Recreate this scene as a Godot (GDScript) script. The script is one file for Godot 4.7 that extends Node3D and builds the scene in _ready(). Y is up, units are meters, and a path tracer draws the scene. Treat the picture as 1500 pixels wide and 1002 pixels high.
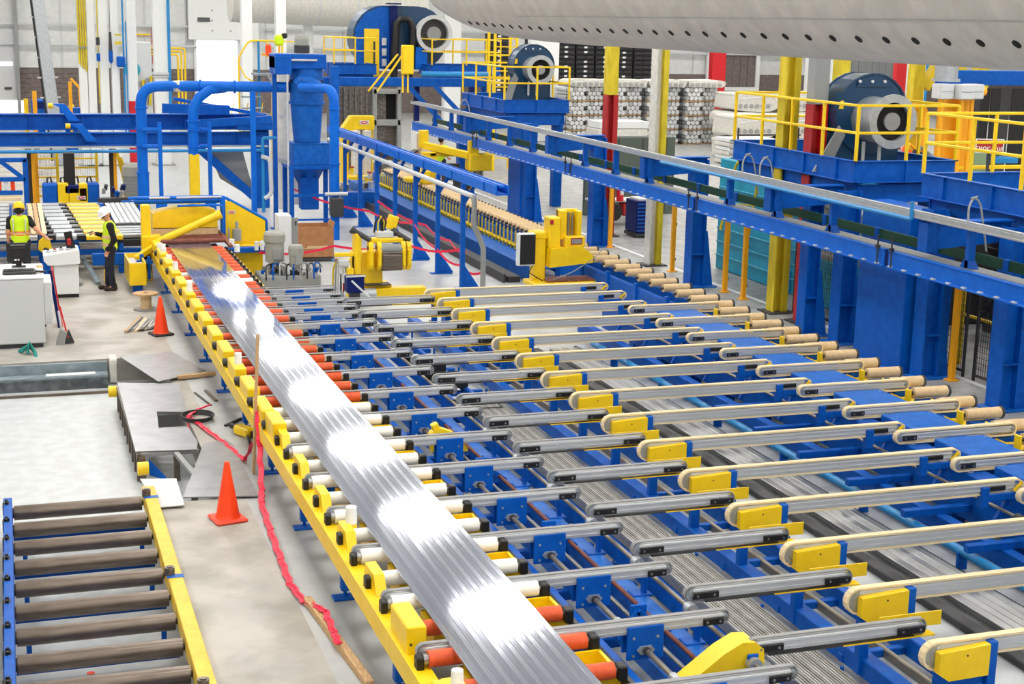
extends Node3D
# An aluminium extrusion run-out hall: roller table, transfer belts, puller rail, fan platforms.

class MB:
	var v := PackedVector3Array()
	var nn := PackedVector3Array()
	func tri(a: Vector3, b: Vector3, c: Vector3, na: Vector3, nb: Vector3, nc: Vector3) -> void:
		if (b - a).cross(c - a).dot(na + nb + nc) > 0.0:
			v.append_array([a, c, b]); nn.append_array([na, nc, nb])
		else:
			v.append_array([a, b, c]); nn.append_array([na, nb, nc])
	func quad(a: Vector3, b: Vector3, c: Vector3, d: Vector3, n: Vector3) -> void:
		tri(a, b, c, n, n, n); tri(a, c, d, n, n, n)
	func box(c: Vector3, s: Vector3, ch := 0.0, bs := Basis()) -> MB:
		var h := s * 0.5
		ch = minf(ch, minf(h.x, minf(h.y, h.z)) * 0.8)
		var E := [bs.x, bs.y, bs.z]
		var H := [h.x, h.y, h.z]
		for a in 3:
			var b: int = (a + 1) % 3
			var k: int = (a + 2) % 3
			var eb: Vector3 = E[b] * (H[b] - ch)
			var ek: Vector3 = E[k] * (H[k] - ch)
			for s1 in [-1.0, 1.0]:
				var o: Vector3 = c + E[a] * (H[a] * s1)
				quad(o - eb - ek, o + eb - ek, o + eb + ek, o - eb + ek, E[a] * s1)
			if ch > 0.0:
				var ea: Vector3 = E[a] * (H[a] - ch)
				for s1 in [-1.0, 1.0]:
					for s2 in [-1.0, 1.0]:
						var p1: Vector3 = c + E[a] * (H[a] * s1) + eb * s2
						var p2: Vector3 = c + ea * s1 + E[b] * (H[b] * s2)
						quad(p1 - ek, p1 + ek, p2 + ek, p2 - ek, (E[a] * s1 + E[b] * s2).normalized())
		if ch > 0.0:
			for sx in [-1.0, 1.0]:
				for sy in [-1.0, 1.0]:
					for sz in [-1.0, 1.0]:
						var q: Vector3 = Vector3(h.x - ch, h.y - ch, h.z - ch)
						var n: Vector3 = (bs * Vector3(sx, sy, sz)).normalized()
						tri(c + bs * Vector3(h.x * sx, q.y * sy, q.z * sz), c + bs * Vector3(q.x * sx, h.y * sy, q.z * sz), c + bs * Vector3(q.x * sx, q.y * sy, h.z * sz), n, n, n)
		return self
	func bar(a: Vector3, b: Vector3, w: float, h: float, ch := 0.0, up := Vector3.UP) -> MB:
		var z := (b - a).normalized()
		if absf(z.dot(up)) > 0.98: up = Vector3.RIGHT
		var x := up.cross(z).normalized()
		return box((a + b) * 0.5, Vector3(w, h, a.distance_to(b)), ch, Basis(x, z.cross(x), z))
	func cyl(a: Vector3, b: Vector3, r0: float, r1 := -1.0, seg := 12, caps := true) -> MB:
		if r1 < 0.0: r1 = r0
		var z := (b - a).normalized()
		var x := (Vector3.RIGHT if absf(z.y) > 0.9 else Vector3.UP).cross(z).normalized()
		var y := z.cross(x)
		var sl := (r0 - r1) / maxf(a.distance_to(b), 1e-5)
		for i in seg:
			var t0 := TAU * i / seg
			var t1 := TAU * (i + 1) / seg
			var d0 := x * cos(t0) + y * sin(t0)
			var d1 := x * cos(t1) + y * sin(t1)
			var n0 := (d0 + z * sl).normalized()
			var n1 := (d1 + z * sl).normalized()
			if r0 > 0.0: tri(a + d0 * r0, a + d1 * r0, b + d1 * r1, n0, n1, n1)
			if r1 > 0.0: tri(a + d0 * r0, b + d1 * r1, b + d0 * r1, n0, n1, n0)
			if caps:
				if r0 > 0.0: tri(a, a + d0 * r0, a + d1 * r0, -z, -z, -z)
				if r1 > 0.0: tri(b, b + d0 * r1, b + d1 * r1, z, z, z)
		return self
	func prism(poly: PackedVector2Array, xf: Transform3D, depth: float) -> MB:
		# outline in the local xy plane, thickness along local z
		var idx := Geometry2D.triangulate_polygon(poly)
		var d := depth * 0.5
		var n := xf.basis.z.normalized()
		for i in range(0, idx.size(), 3):
			for s in [-1.0, 1.0]:
				tri(xf * Vector3(poly[idx[i]].x, poly[idx[i]].y, d * s), xf * Vector3(poly[idx[i + 1]].x, poly[idx[i + 1]].y, d * s), xf * Vector3(poly[idx[i + 2]].x, poly[idx[i + 2]].y, d * s), n * s, n * s, n * s)
		var cw := Geometry2D.is_polygon_clockwise(poly)
		for i in poly.size():
			var p := poly[i]
			var q := poly[(i + 1) % poly.size()]
			var e := (q - p).normalized()
			var m := Vector2(e.y, -e.x) * (-1.0 if cw else 1.0)
			quad(xf * Vector3(p.x, p.y, -d), xf * Vector3(q.x, q.y, -d), xf * Vector3(q.x, q.y, d), xf * Vector3(p.x, p.y, d), (xf.basis * Vector3(m.x, m.y, 0)).normalized())
		return self
	func tube(pts: Array, r: float, seg := 8, ends := true) -> MB:
		var n := pts.size()
		var px: Array = []
		var pd: Array = []
		var up := Vector3.UP
		var t0: Vector3 = (pts[1] - pts[0]).normalized()
		if absf(t0.dot(up)) > 0.9: up = Vector3.RIGHT
		var x := up.cross(t0).normalized()
		for i in n:
			var t: Vector3 = (pts[mini(i + 1, n - 1)] - pts[maxi(i - 1, 0)]).normalized()
			x = (x - t * x.dot(t)).normalized()
			px.append(x); pd.append(t)
		for i in n - 1:
			for j in seg:
				var a0 := TAU * j / seg
				var a1 := TAU * (j + 1) / seg
				var y0: Vector3 = pd[i].cross(px[i])
				var y1: Vector3 = pd[i + 1].cross(px[i + 1])
				var m00: Vector3 = px[i] * cos(a0) + y0 * sin(a0)
				var m01: Vector3 = px[i] * cos(a1) + y0 * sin(a1)
				var m10: Vector3 = px[i + 1] * cos(a0) + y1 * sin(a0)
				var m11: Vector3 = px[i + 1] * cos(a1) + y1 * sin(a1)
				tri(pts[i] + m00 * r, pts[i] + m01 * r, pts[i + 1] + m11 * r, m00, m01, m11)
				tri(pts[i] + m00 * r, pts[i + 1] + m11 * r, pts[i + 1] + m10 * r, m00, m11, m10)
		if ends:
			for e in [0, n - 1]:
				var t: Vector3 = pd[e] * (-1.0 if e == 0 else 1.0)
				var y: Vector3 = pd[e].cross(px[e])
				for j in seg:
					var a0 := TAU * j / seg
					var a1 := TAU * (j + 1) / seg
					tri(pts[e], pts[e] + (px[e] * cos(a0) + y * sin(a0)) * r, pts[e] + (px[e] * cos(a1) + y * sin(a1)) * r, t, t, t)
		return self
	func lathe(prof: Array, xf: Transform3D, seg := 20) -> MB:
		# profile of Vector2(radius, height) turned round local y
		for k in prof.size() - 1:
			var p: Vector2 = prof[k]
			var q: Vector2 = prof[k + 1]
			if p.distance_to(q) < 1e-6: continue
			var e := (q - p).normalized()
			for i in seg:
				var t0 := TAU * i / seg
				var t1 := TAU * (i + 1) / seg
				var u0 := Vector3(cos(t0), 0, sin(t0))
				var u1 := Vector3(cos(t1), 0, sin(t1))
				var n0 := (xf.basis * (u0 * e.y - Vector3.UP * e.x)).normalized()
				var n1 := (xf.basis * (u1 * e.y - Vector3.UP * e.x)).normalized()
				var a := xf * (u0 * p.x + Vector3.UP * p.y)
				var b := xf * (u1 * p.x + Vector3.UP * p.y)
				var c := xf * (u1 * q.x + Vector3.UP * q.y)
				var d := xf * (u0 * q.x + Vector3.UP * q.y)
				if p.x > 0.0: tri(a, b, c, n0, n1, n1)
				if q.x > 0.0: tri(a, c, d, n0, n1, n0)
		return self
	func mesh() -> ArrayMesh:
		var arr := []
		arr.resize(Mesh.ARRAY_MAX)
		arr[Mesh.ARRAY_VERTEX] = v
		arr[Mesh.ARRAY_NORMAL] = nn
		var m := ArrayMesh.new()
		m.add_surface_from_arrays(Mesh.PRIMITIVE_TRIANGLES, arr)
		return m

var M := {}
var rng := RandomNumberGenerator.new()
const FWD := Vector3(0, 0, -1)

func V(x: float, y: float, z: float) -> Vector3: return Vector3(x, y, z)
func P2(a: Array) -> PackedVector2Array:
	var o := PackedVector2Array()
	for i in range(0, a.size(), 2): o.append(Vector2(a[i], a[i + 1]))
	return o

func noise_tex(a: Color, b: Color, freq: float, kind := FastNoiseLite.TYPE_SIMPLEX_SMOOTH, sd := 1, lo := 0.0, hi := 1.0) -> NoiseTexture2D:
	var n := FastNoiseLite.new()
	n.seed = sd; n.noise_type = kind; n.frequency = freq
	n.fractal_octaves = 5; n.fractal_gain = 0.55
	var g := Gradient.new()
	g.offsets = PackedFloat32Array([lo, hi]); g.colors = PackedColorArray([a, b])
	var t := NoiseTexture2D.new()
	t.width = 512; t.height = 512; t.seamless = true; t.noise = n; t.color_ramp = g
	return t

func mat(key: String, c: Color, rough := 0.5, metal := 0.0, vary := 0.0, scale := Vector3(0.5, 0.5, 0.5), freq := 0.012) -> StandardMaterial3D:
	var m := StandardMaterial3D.new()
	m.resource_name = key; m.roughness = rough; m.metallic = metal
	if vary > 0.0:
		m.albedo_color = Color.WHITE
		m.albedo_texture = noise_tex(c.darkened(vary), c.lightened(vary * 0.6), freq, FastNoiseLite.TYPE_SIMPLEX_SMOOTH, key.length() * 7 + 3, 0.25, 0.75)
		m.uv1_triplanar = true; m.uv1_world_triplanar = true; m.uv1_scale = scale
	else:
		m.albedo_color = c
	M[key] = m
	return m

func tag(o: Node, label: String, cat := "", group := "", kind := "") -> Node:
	if label: o.set_meta("label", label)
	if cat: o.set_meta("category", cat)
	if group: o.set_meta("group", group)
	if kind: o.set_meta("kind", kind)
	return o

var used := {}
func put(o: Node, called: String, parent: Node) -> void:
	var key := str(parent.get_instance_id()) + called
	var n: int = used.get(key, -1) + 1
	used[key] = n
	o.name = called if n == 0 else "%s_%03d" % [called, n]
	parent.add_child(o, true)

func T(called: String, label: String, cat: String, at := Vector3.ZERO, group := "", turn := 0.0) -> Node3D:
	var o := Node3D.new()
	put(o, called, self)
	o.position = at; o.rotation.y = turn
	tag(o, label, cat, group)
	return o

func part(p: Node, called: String, b: MB, m: String, label := "") -> MeshInstance3D:
	return pm(p, called, b.mesh(), m, label)
func pm(p: Node, called: String, me: Mesh, m: String, label := "") -> MeshInstance3D:
	var o := MeshInstance3D.new()
	o.mesh = me
	o.material_override = M[m]
	put(o, called, p)
	if label: o.set_meta("label", label)
	return o
func one(called: String, b: MB, m: String, label: String, cat: String, group := "", at := Vector3.ZERO) -> MeshInstance3D:
	var o := part(self, called, b, m)
	o.position = at
	tag(o, label, cat, group)
	return o
func struct(called: String, b: MB, m: String, label: String) -> MeshInstance3D:
	var o := part(self, called, b, m)
	tag(o, label, "", "", "structure")
	return o
func copy(src: Node3D, at: Vector3, label: String, group := "") -> Node3D:
	var c: Node3D = src.duplicate()
	var base := String(src.name)
	var rx := RegEx.create_from_string("_\\d{3}$")
	put(c, rx.sub(base, ""), self)
	c.position = at
	c.set_meta("label", label)
	if group: c.set_meta("group", group)
	return c
const ORD := ["first", "second", "third", "fourth", "fifth", "sixth", "seventh", "eighth", "ninth", "tenth", "eleventh", "twelfth", "thirteenth", "fourteenth", "fifteenth", "sixteenth", "seventeenth", "eighteenth", "nineteenth", "twentieth"]
func nth(i: int) -> String:
	if i < 20: return ORD[i]
	var tens := ["twenty", "thirty", "forty", "fifty"]
	if i % 10 == 9: return ["thirtieth", "fortieth", "fiftieth", "sixtieth"][i / 10 - 2]
	return tens[i / 10 - 2] + "-" + ORD[i % 10]

func B() -> MB: return MB.new()

# ---------------------------------------------------------------- text
func lettering(p: Node, called: String, s: String, size: float, xf: Transform3D, m: String) -> void:
	var t := TextMesh.new()
	var f := SystemFont.new()
	f.font_names = PackedStringArray(["Droid Sans"]); f.font_weight = 700
	t.font = f; t.text = s; t.font_size = 32; t.pixel_size = size / 32.0; t.depth = 0.004
	var o := MeshInstance3D.new()
	o.mesh = t; o.material_override = M[m]
	put(o, called, p)
	o.transform = xf

# ---------------------------------------------------------------- implicit bodies (surface nets)
func blob(bones: Array, cell: float, k := 0.03) -> MB:
	# bones: [a, b, ra, rb] tapered capsules joined by a smooth minimum
	var lo := Vector3.INF
	var hi := -Vector3.INF
	for q in bones:
		var r: float = maxf(q[2], q[3]) + k + cell * 2.0
		lo = lo.min(q[0] - Vector3.ONE * r).min(q[1] - Vector3.ONE * r)
		hi = hi.max(q[0] + Vector3.ONE * r).max(q[1] + Vector3.ONE * r)
	var nx := int((hi.x - lo.x) / cell) + 2
	var ny := int((hi.y - lo.y) / cell) + 2
	var nz := int((hi.z - lo.z) / cell) + 2
	var F := PackedFloat32Array()
	F.resize(nx * ny * nz)
	F.fill(1.0)
	for q in bones:
		var a: Vector3 = q[0]
		var ab: Vector3 = q[1] - a
		var ra: float = q[2]
		var rb: float = q[3]
		var l2 := maxf(ab.length_squared(), 1e-9)
		var r := maxf(ra, rb) + k + cell * 2.0
		var b0: Vector3 = (a.min(q[1]) - Vector3.ONE * r - lo) / cell
		var b1: Vector3 = (a.max(q[1]) + Vector3.ONE * r - lo) / cell
		for iz in range(maxi(0, int(b0.z)), mini(nz - 1, int(b1.z) + 1)):
			for iy in range(maxi(0, int(b0.y)), mini(ny - 1, int(b1.y) + 1)):
				var base := (iz * ny + iy) * nx
				for ix in range(maxi(0, int(b0.x)), mini(nx - 1, int(b1.x) + 1)):
					var pa := lo + Vector3(ix, iy, iz) * cell - a
					var t := clampf(pa.dot(ab) / l2, 0.0, 1.0)
					var d := (pa - ab * t).length() - lerpf(ra, rb, t)
					var o := F[base + ix]
					var h := maxf(k - absf(o - d), 0.0) / k
					F[base + ix] = minf(o, d) - h * h * k * 0.25
	var ids := {}
	var vs := PackedVector3Array()
	var ns := PackedVector3Array()
	var st := [1, nx, nx * ny]
	for iz in nz - 1:
		for iy in ny - 1:
			for ix in nx - 1:
				var i0 := (iz * ny + iy) * nx + ix
				var acc := Vector3.ZERO
				var cnt := 0
				var f000 := F[i0]
				var neg := 0
				for c in 8:
					if F[i0 + (c & 1) + (nx if c & 2 else 0) + (nx * ny if c & 4 else 0)] < 0.0: neg += 1
				if neg == 0 or neg == 8: continue
				for c in 8:
					for ax in 3:
						if c & (1 << ax): continue
						var c2 := c | (1 << ax)
						var va := F[i0 + (c & 1) + (nx if c & 2 else 0) + (nx * ny if c & 4 else 0)]
						var vb := F[i0 + (c2 & 1) + (nx if c2 & 2 else 0) + (nx * ny if c2 & 4 else 0)]
						if (va < 0.0) != (vb < 0.0):
							var t := va / (va - vb)
							var pa := Vector3(c & 1, (c >> 1) & 1, (c >> 2) & 1)
							var pb := Vector3(c2 & 1, (c2 >> 1) & 1, (c2 >> 2) & 1)
							acc += pa.lerp(pb, t); cnt += 1
				ids[i0] = vs.size()
				vs.append(lo + (Vector3(ix, iy, iz) + acc / cnt) * cell)
				var g := Vector3(F[i0 + 1] - f000 + F[i0 + 1 + nx] - F[i0 + nx], F[i0 + nx] - f000 + F[i0 + 1 + nx] - F[i0 + 1], F[i0 + nx * ny] - f000 + F[i0 + nx * ny + 1] - F[i0 + 1])
				ns.append(g.normalized())
	var b := MB.new()
	for i0 in ids:
		for ax in 3:
			var u: int = st[(ax + 1) % 3]
			var w: int = st[(ax + 2) % 3]
			var s: int = st[ax]
			if (F[i0] < 0.0) == (F[i0 + s] < 0.0): continue
			if not (ids.has(i0 - u) and ids.has(i0 - w) and ids.has(i0 - u - w)): continue
			var p: int = ids[i0]
			var q: int = ids[i0 - u]
			var r: int = ids[i0 - u - w]
			var t: int = ids[i0 - w]
			b.tri(vs[p], vs[q], vs[r], ns[p], ns[q], ns[r])
			b.tri(vs[p], vs[r], vs[t], ns[p], ns[r], ns[t])
	return b

func _ready() -> void:
	rng.seed = 7
	# ---- camera, world, light, exposure
	var cam := Camera3D.new()
	cam.name = "camera"
	add_child(cam)
	cam.position = Vector3(0, 5.8, 0)
	cam.basis = Basis(Vector3.UP, -0.3283) * Basis(Vector3.RIGHT, -0.2127) * Basis(Vector3(0, 0, 1), 0.0214)
	cam.fov = 25.986
	cam.near = 0.1; cam.far = 300.0
	cam.current = true
	var env := Environment.new()
	env.background_mode = Environment.BG_COLOR
	env.background_color = Color(0.9, 0.95, 1.0)
	env.background_energy_multiplier = 0.3
	env.tonemap_mode = Environment.TONE_MAPPER_LINEAR
	env.tonemap_exposure = 1.36
	env.sdfgi_enabled = true; env.ssao_enabled = true; env.ssil_enabled = true
	var we := WorldEnvironment.new()
	we.name = "world_environment"; we.environment = env
	add_child(we)
	materials()
	lamps()
	shell()
	far_hall()
	roller_table()
	transfer_arms()
	transfer_frames()
	run_out()
	puller_rail()
	fan_platforms()
	dust_collector()
	press_end()
	pullers()
	pit_side()
	far_tables()
	overhead_duct()
	workers()

func materials() -> void:
	mat("blue", Color(0.0, 0.335, 0.72), 0.45, 0.0, 0.05, Vector3(0.6, 0.6, 0.6))
	mat("blue_worn", Color(0.06, 0.37, 0.73), 0.42, 0.0, 0.07, Vector3(0.4, 0.4, 0.4), 0.02)
	mat("fan_blue", Color(0.02, 0.22, 0.36), 0.35)
	mat("cyan", Color(0.02, 0.58, 0.72), 0.45, 0.0, 0.06)
	mat("cyan_pipe", Color(0.10, 0.52, 0.78), 0.35)
	mat("yellow", Color(0.96, 0.80, 0.02), 0.38, 0.0, 0.03, Vector3(0.6, 0.6, 0.6))
	mat("amber", Color(0.95, 0.66, 0.05), 0.45)
	mat("olive_yellow", Color(0.84, 0.74, 0.08), 0.6, 0.0, 0.10, Vector3(0.3, 0.12, 0.3), 0.02)
	mat("orange", Color(0.86, 0.32, 0.13), 0.55, 0.0, 0.06, Vector3(1.5, 1.5, 1.5))
	mat("cone_orange", Color(1.0, 0.27, 0.05), 0.45)
	mat("white_roller", Color(0.93, 0.92, 0.89), 0.5)
	mat("white", Color(0.90, 0.91, 0.91), 0.5)
	mat("white_paint", Color(0.86, 0.87, 0.88), 0.55)
	mat("light_grey", Color(0.78, 0.79, 0.80), 0.5)
	mat("mid_grey", Color(0.55, 0.56, 0.56), 0.55)
	mat("motor_grey", Color(0.60, 0.60, 0.57), 0.5)
	mat("dark_grey", Color(0.20, 0.20, 0.21), 0.55)
	mat("black", Color(0.05, 0.05, 0.055), 0.5)
	mat("crate_black", Color(0.075, 0.085, 0.10), 0.55)
	mat("tan", Color(0.86, 0.74, 0.56), 0.65, 0.0, 0.06, Vector3(1.5, 1.5, 1.5))
	mat("cream", Color(0.90, 0.82, 0.66), 0.7)
	mat("belt_grey", Color(0.56, 0.56, 0.56), 0.8)
	mat("aluminium", Color(0.79, 0.81, 0.86), 0.075, 0.85)
	mat("beam_grey", Color(0.77, 0.78, 0.79), 0.42, 0.25, 0.03, Vector3(0.4, 5, 5), 0.02)
	mat("aluminium_b", Color(0.76, 0.78, 0.84), 0.06, 0.85)
	mat("aluminium_dull", Color(0.70, 0.70, 0.70), 0.4, 0.6, 0.10, Vector3(6, 6, 0.5), 0.02)
	mat("plate_dark", Color(0.60, 0.59, 0.58), 0.42, 0.55, 0.12, Vector3(6, 6, 0.5), 0.02)
	mat("blue_bright", Color(0.0, 0.40, 0.83), 0.45, 0.0, 0.04, Vector3(0.4, 0.4, 0.4))
	mat("navy_blue", Color(0.02, 0.10, 0.36), 0.5)
	mat("yellow_worn", Color(0.93, 0.76, 0.22), 0.5, 0.0, 0.08, Vector3(0.4, 0.4, 0.4), 0.02)
	mat("slate", Color(0.50, 0.56, 0.60), 0.5, 0.0, 0.12)
	mat("dark_slate", Color(0.30, 0.33, 0.35), 0.5, 0.0, 0.2)
	mat("ceiling_grey", Color(0.75, 0.76, 0.78), 0.7)
	mat("teal", Color(0.15, 0.55, 0.52), 0.8)
	mat("cone_base", Color(0.93, 0.30, 0.20), 0.55)
	mat("grey_green", Color(0.30, 0.34, 0.31), 0.6)
	mat("pale_green", Color(0.52, 0.63, 0.50), 0.5)
	mat("band_peach", Color(0.85, 0.70, 0.52), 0.45)
	mat("steel", Color(0.62, 0.62, 0.62), 0.3, 0.8)
	mat("galvanised", Color(0.70, 0.72, 0.74), 0.4, 0.6, 0.05, Vector3(0.6, 0.6, 0.6), 0.02)
	mat("old_steel", Color(0.43, 0.38, 0.34), 0.36, 0.6, 0.12, Vector3(0.25, 2, 2), 0.012)
	mat("shaft", Color(0.56, 0.53, 0.48), 0.4, 0.6)
	mat("plate", Color(0.58, 0.58, 0.60), 0.32, 0.65, 0.06, Vector3(0.3, 0.3, 0.3), 0.015)
	mat("wood", Color(0.80, 0.64, 0.45), 0.7, 0.0, 0.14, Vector3(3, 3, 0.5), 0.03)
	mat("cardboard", Color(0.69, 0.48, 0.31), 0.85, 0.0, 0.05)
	mat("heat_brown", Color(0.47, 0.22, 0.15), 0.6, 0.0, 0.12, Vector3(1, 1, 1))
	mat("furnace", Color(0.40, 0.38, 0.36), 0.75, 0.1, 0.16, Vector3(0.6, 0.6, 0.6), 0.02)
	mat("lagging", Color(0.84, 0.83, 0.80), 0.6, 0.0, 0.06, Vector3(0.5, 0.5, 0.5), 0.02)
	mat("red", Color(0.80, 0.05, 0.10), 0.5)
	mat("dull_red", Color(0.66, 0.09, 0.10), 0.55)
	mat("tape", Color(0.90, 0.10, 0.28), 0.45)
	mat("green_guard", Color(0.06, 0.28, 0.17), 0.5)
	mat("brown_wall", Color(0.45, 0.40, 0.385), 0.7, 0.0, 0.08)
	mat("wall_white", Color(0.86, 0.87, 0.87), 0.6, 0.0, 0.03, Vector3(0.3, 0.3, 0.3))
	mat("billet", Color(0.84, 0.85, 0.86), 0.45, 0.3, 0.08, Vector3(2, 2, 2), 0.03)
	mat("billet_side", Color(0.70, 0.70, 0.70), 0.45, 0.4, 0.16, Vector3(2, 2, 2), 0.03)
	mat("duct", Color(0.80, 0.79, 0.77), 0.5, 0.35, 0.07, Vector3(0.35, 0.35, 0.35), 0.02)
	mat("hole", Color(0.03, 0.03, 0.03), 0.9)
	mat("skin", Color(0.80, 0.56, 0.44), 0.55)
	mat("vest", Color(0.80, 0.92, 0.08), 0.7)
	mat("vest_orange", Color(0.95, 0.35, 0.08), 0.7)
	mat("reflective", Color(0.80, 0.80, 0.76), 0.4)
	mat("navy", Color(0.07, 0.09, 0.17), 0.8)
	mat("shirt_black", Color(0.06, 0.06, 0.07), 0.85)
	mat("hair", Color(0.06, 0.04, 0.03), 0.7)
	mat("boot", Color(0.17, 0.12, 0.09), 0.6)
	mat("hat_yellow", Color(0.97, 0.79, 0.04), 0.3)
	mat("hat_white", Color(0.94, 0.94, 0.95), 0.3)
	mat("epoxy", Color(0.70, 0.715, 0.725), 0.35, 0.0, 0.05, Vector3(0.22, 0.22, 0.22), 0.014)
	var cm := mat("concrete", Color(0.705, 0.69, 0.665), 0.6, 0.0, 0.06, Vector3(0.2, 0.2, 0.2), 0.01)
	cm.detail_enabled = true
	cm.detail_blend_mode = BaseMaterial3D.BLEND_MODE_MUL
	cm.detail_albedo = noise_tex(Color(0.90, 0.895, 0.88), Color(1, 1, 1), 0.02, FastNoiseLite.TYPE_VALUE_CUBIC, 5, 0.25, 0.6)
	var lane := mat("lane", Color(0.62, 0.625, 0.62), 0.45, 0.0, 0.12, Vector3(0.25, 0.25, 0.25), 0.015)
	lane.roughness = 0.42
	mat("pit", Color(0.76, 0.775, 0.785), 0.45, 0.0, 0.05, Vector3(0.45, 0.45, 0.45), 0.012)
	var dm := mat("door_glow", Color(0.95, 0.95, 0.95), 0.6)
	dm.emission_enabled = true; dm.emission = Color(1, 1, 1); dm.emission_energy_multiplier = 1.1
	var lm := mat("lamp", Color(1, 1, 1), 0.5)
	lm.emission_enabled = true; lm.emission = Color(1.0, 0.985, 0.95); lm.emission_energy_multiplier = 9.0
	# blown film over the sheet and bundles
	var fm := mat("film", Color(0.92, 0.94, 0.96, 0.42), 0.35)
	fm.transparency = BaseMaterial3D.TRANSPARENCY_ALPHA
	for k in ["blue", "blue_bright", "blue_worn", "navy_blue"]: M[k].metallic_specular = 0.32
	var mm := mat("mesh_wire", Color(0.10, 0.11, 0.12), 0.5)
	mm.metallic = 0.2

func lamps() -> void:
	var body := B().box(V(0, 0.12, 0), V(3.8, 0.16, 2.3), 0.03).mesh()
	var face := B().box(V(0, 0.02, 0), V(3.6, 0.03, 2.1)).mesh()
	var rod := B().cyl(V(0, 0.2, 0), V(0, 0.8, 0), 0.03, -1, 6).mesh()
	for iz in 12:
		for ix in 8:
			var at := V(-6.6 + ix * 9.6, 11.3, 5.0 - iz * 8.1)
			var t := T("ceiling_lamp", "white ceiling lamp panel, %s row from the far wall, %s from the walkway wall" % [nth(11 - iz), nth(ix)], "lamp", at, "lamp panels under the ceiling", 0.42)
			pm(t, "housing", body, "white_paint")
			pm(t, "diffuser", face, "lamp")
			pm(t, "hanger", rod, "steel")
			var l := AreaLight3D.new()
			l.name = "light"
			t.add_child(l)
			l.position = V(0, -0.02, 0)
			l.rotation_degrees = V(-90, 0, 0)
			l.area_size = Vector2(3.6, 2.1)
			l.light_color = Color(1.0, 0.985, 0.96)
			l.light_energy = 9.0
			l.area_range = 120.0
			l.area_attenuation = 2.0
			l.shadow_enabled = true

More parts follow.
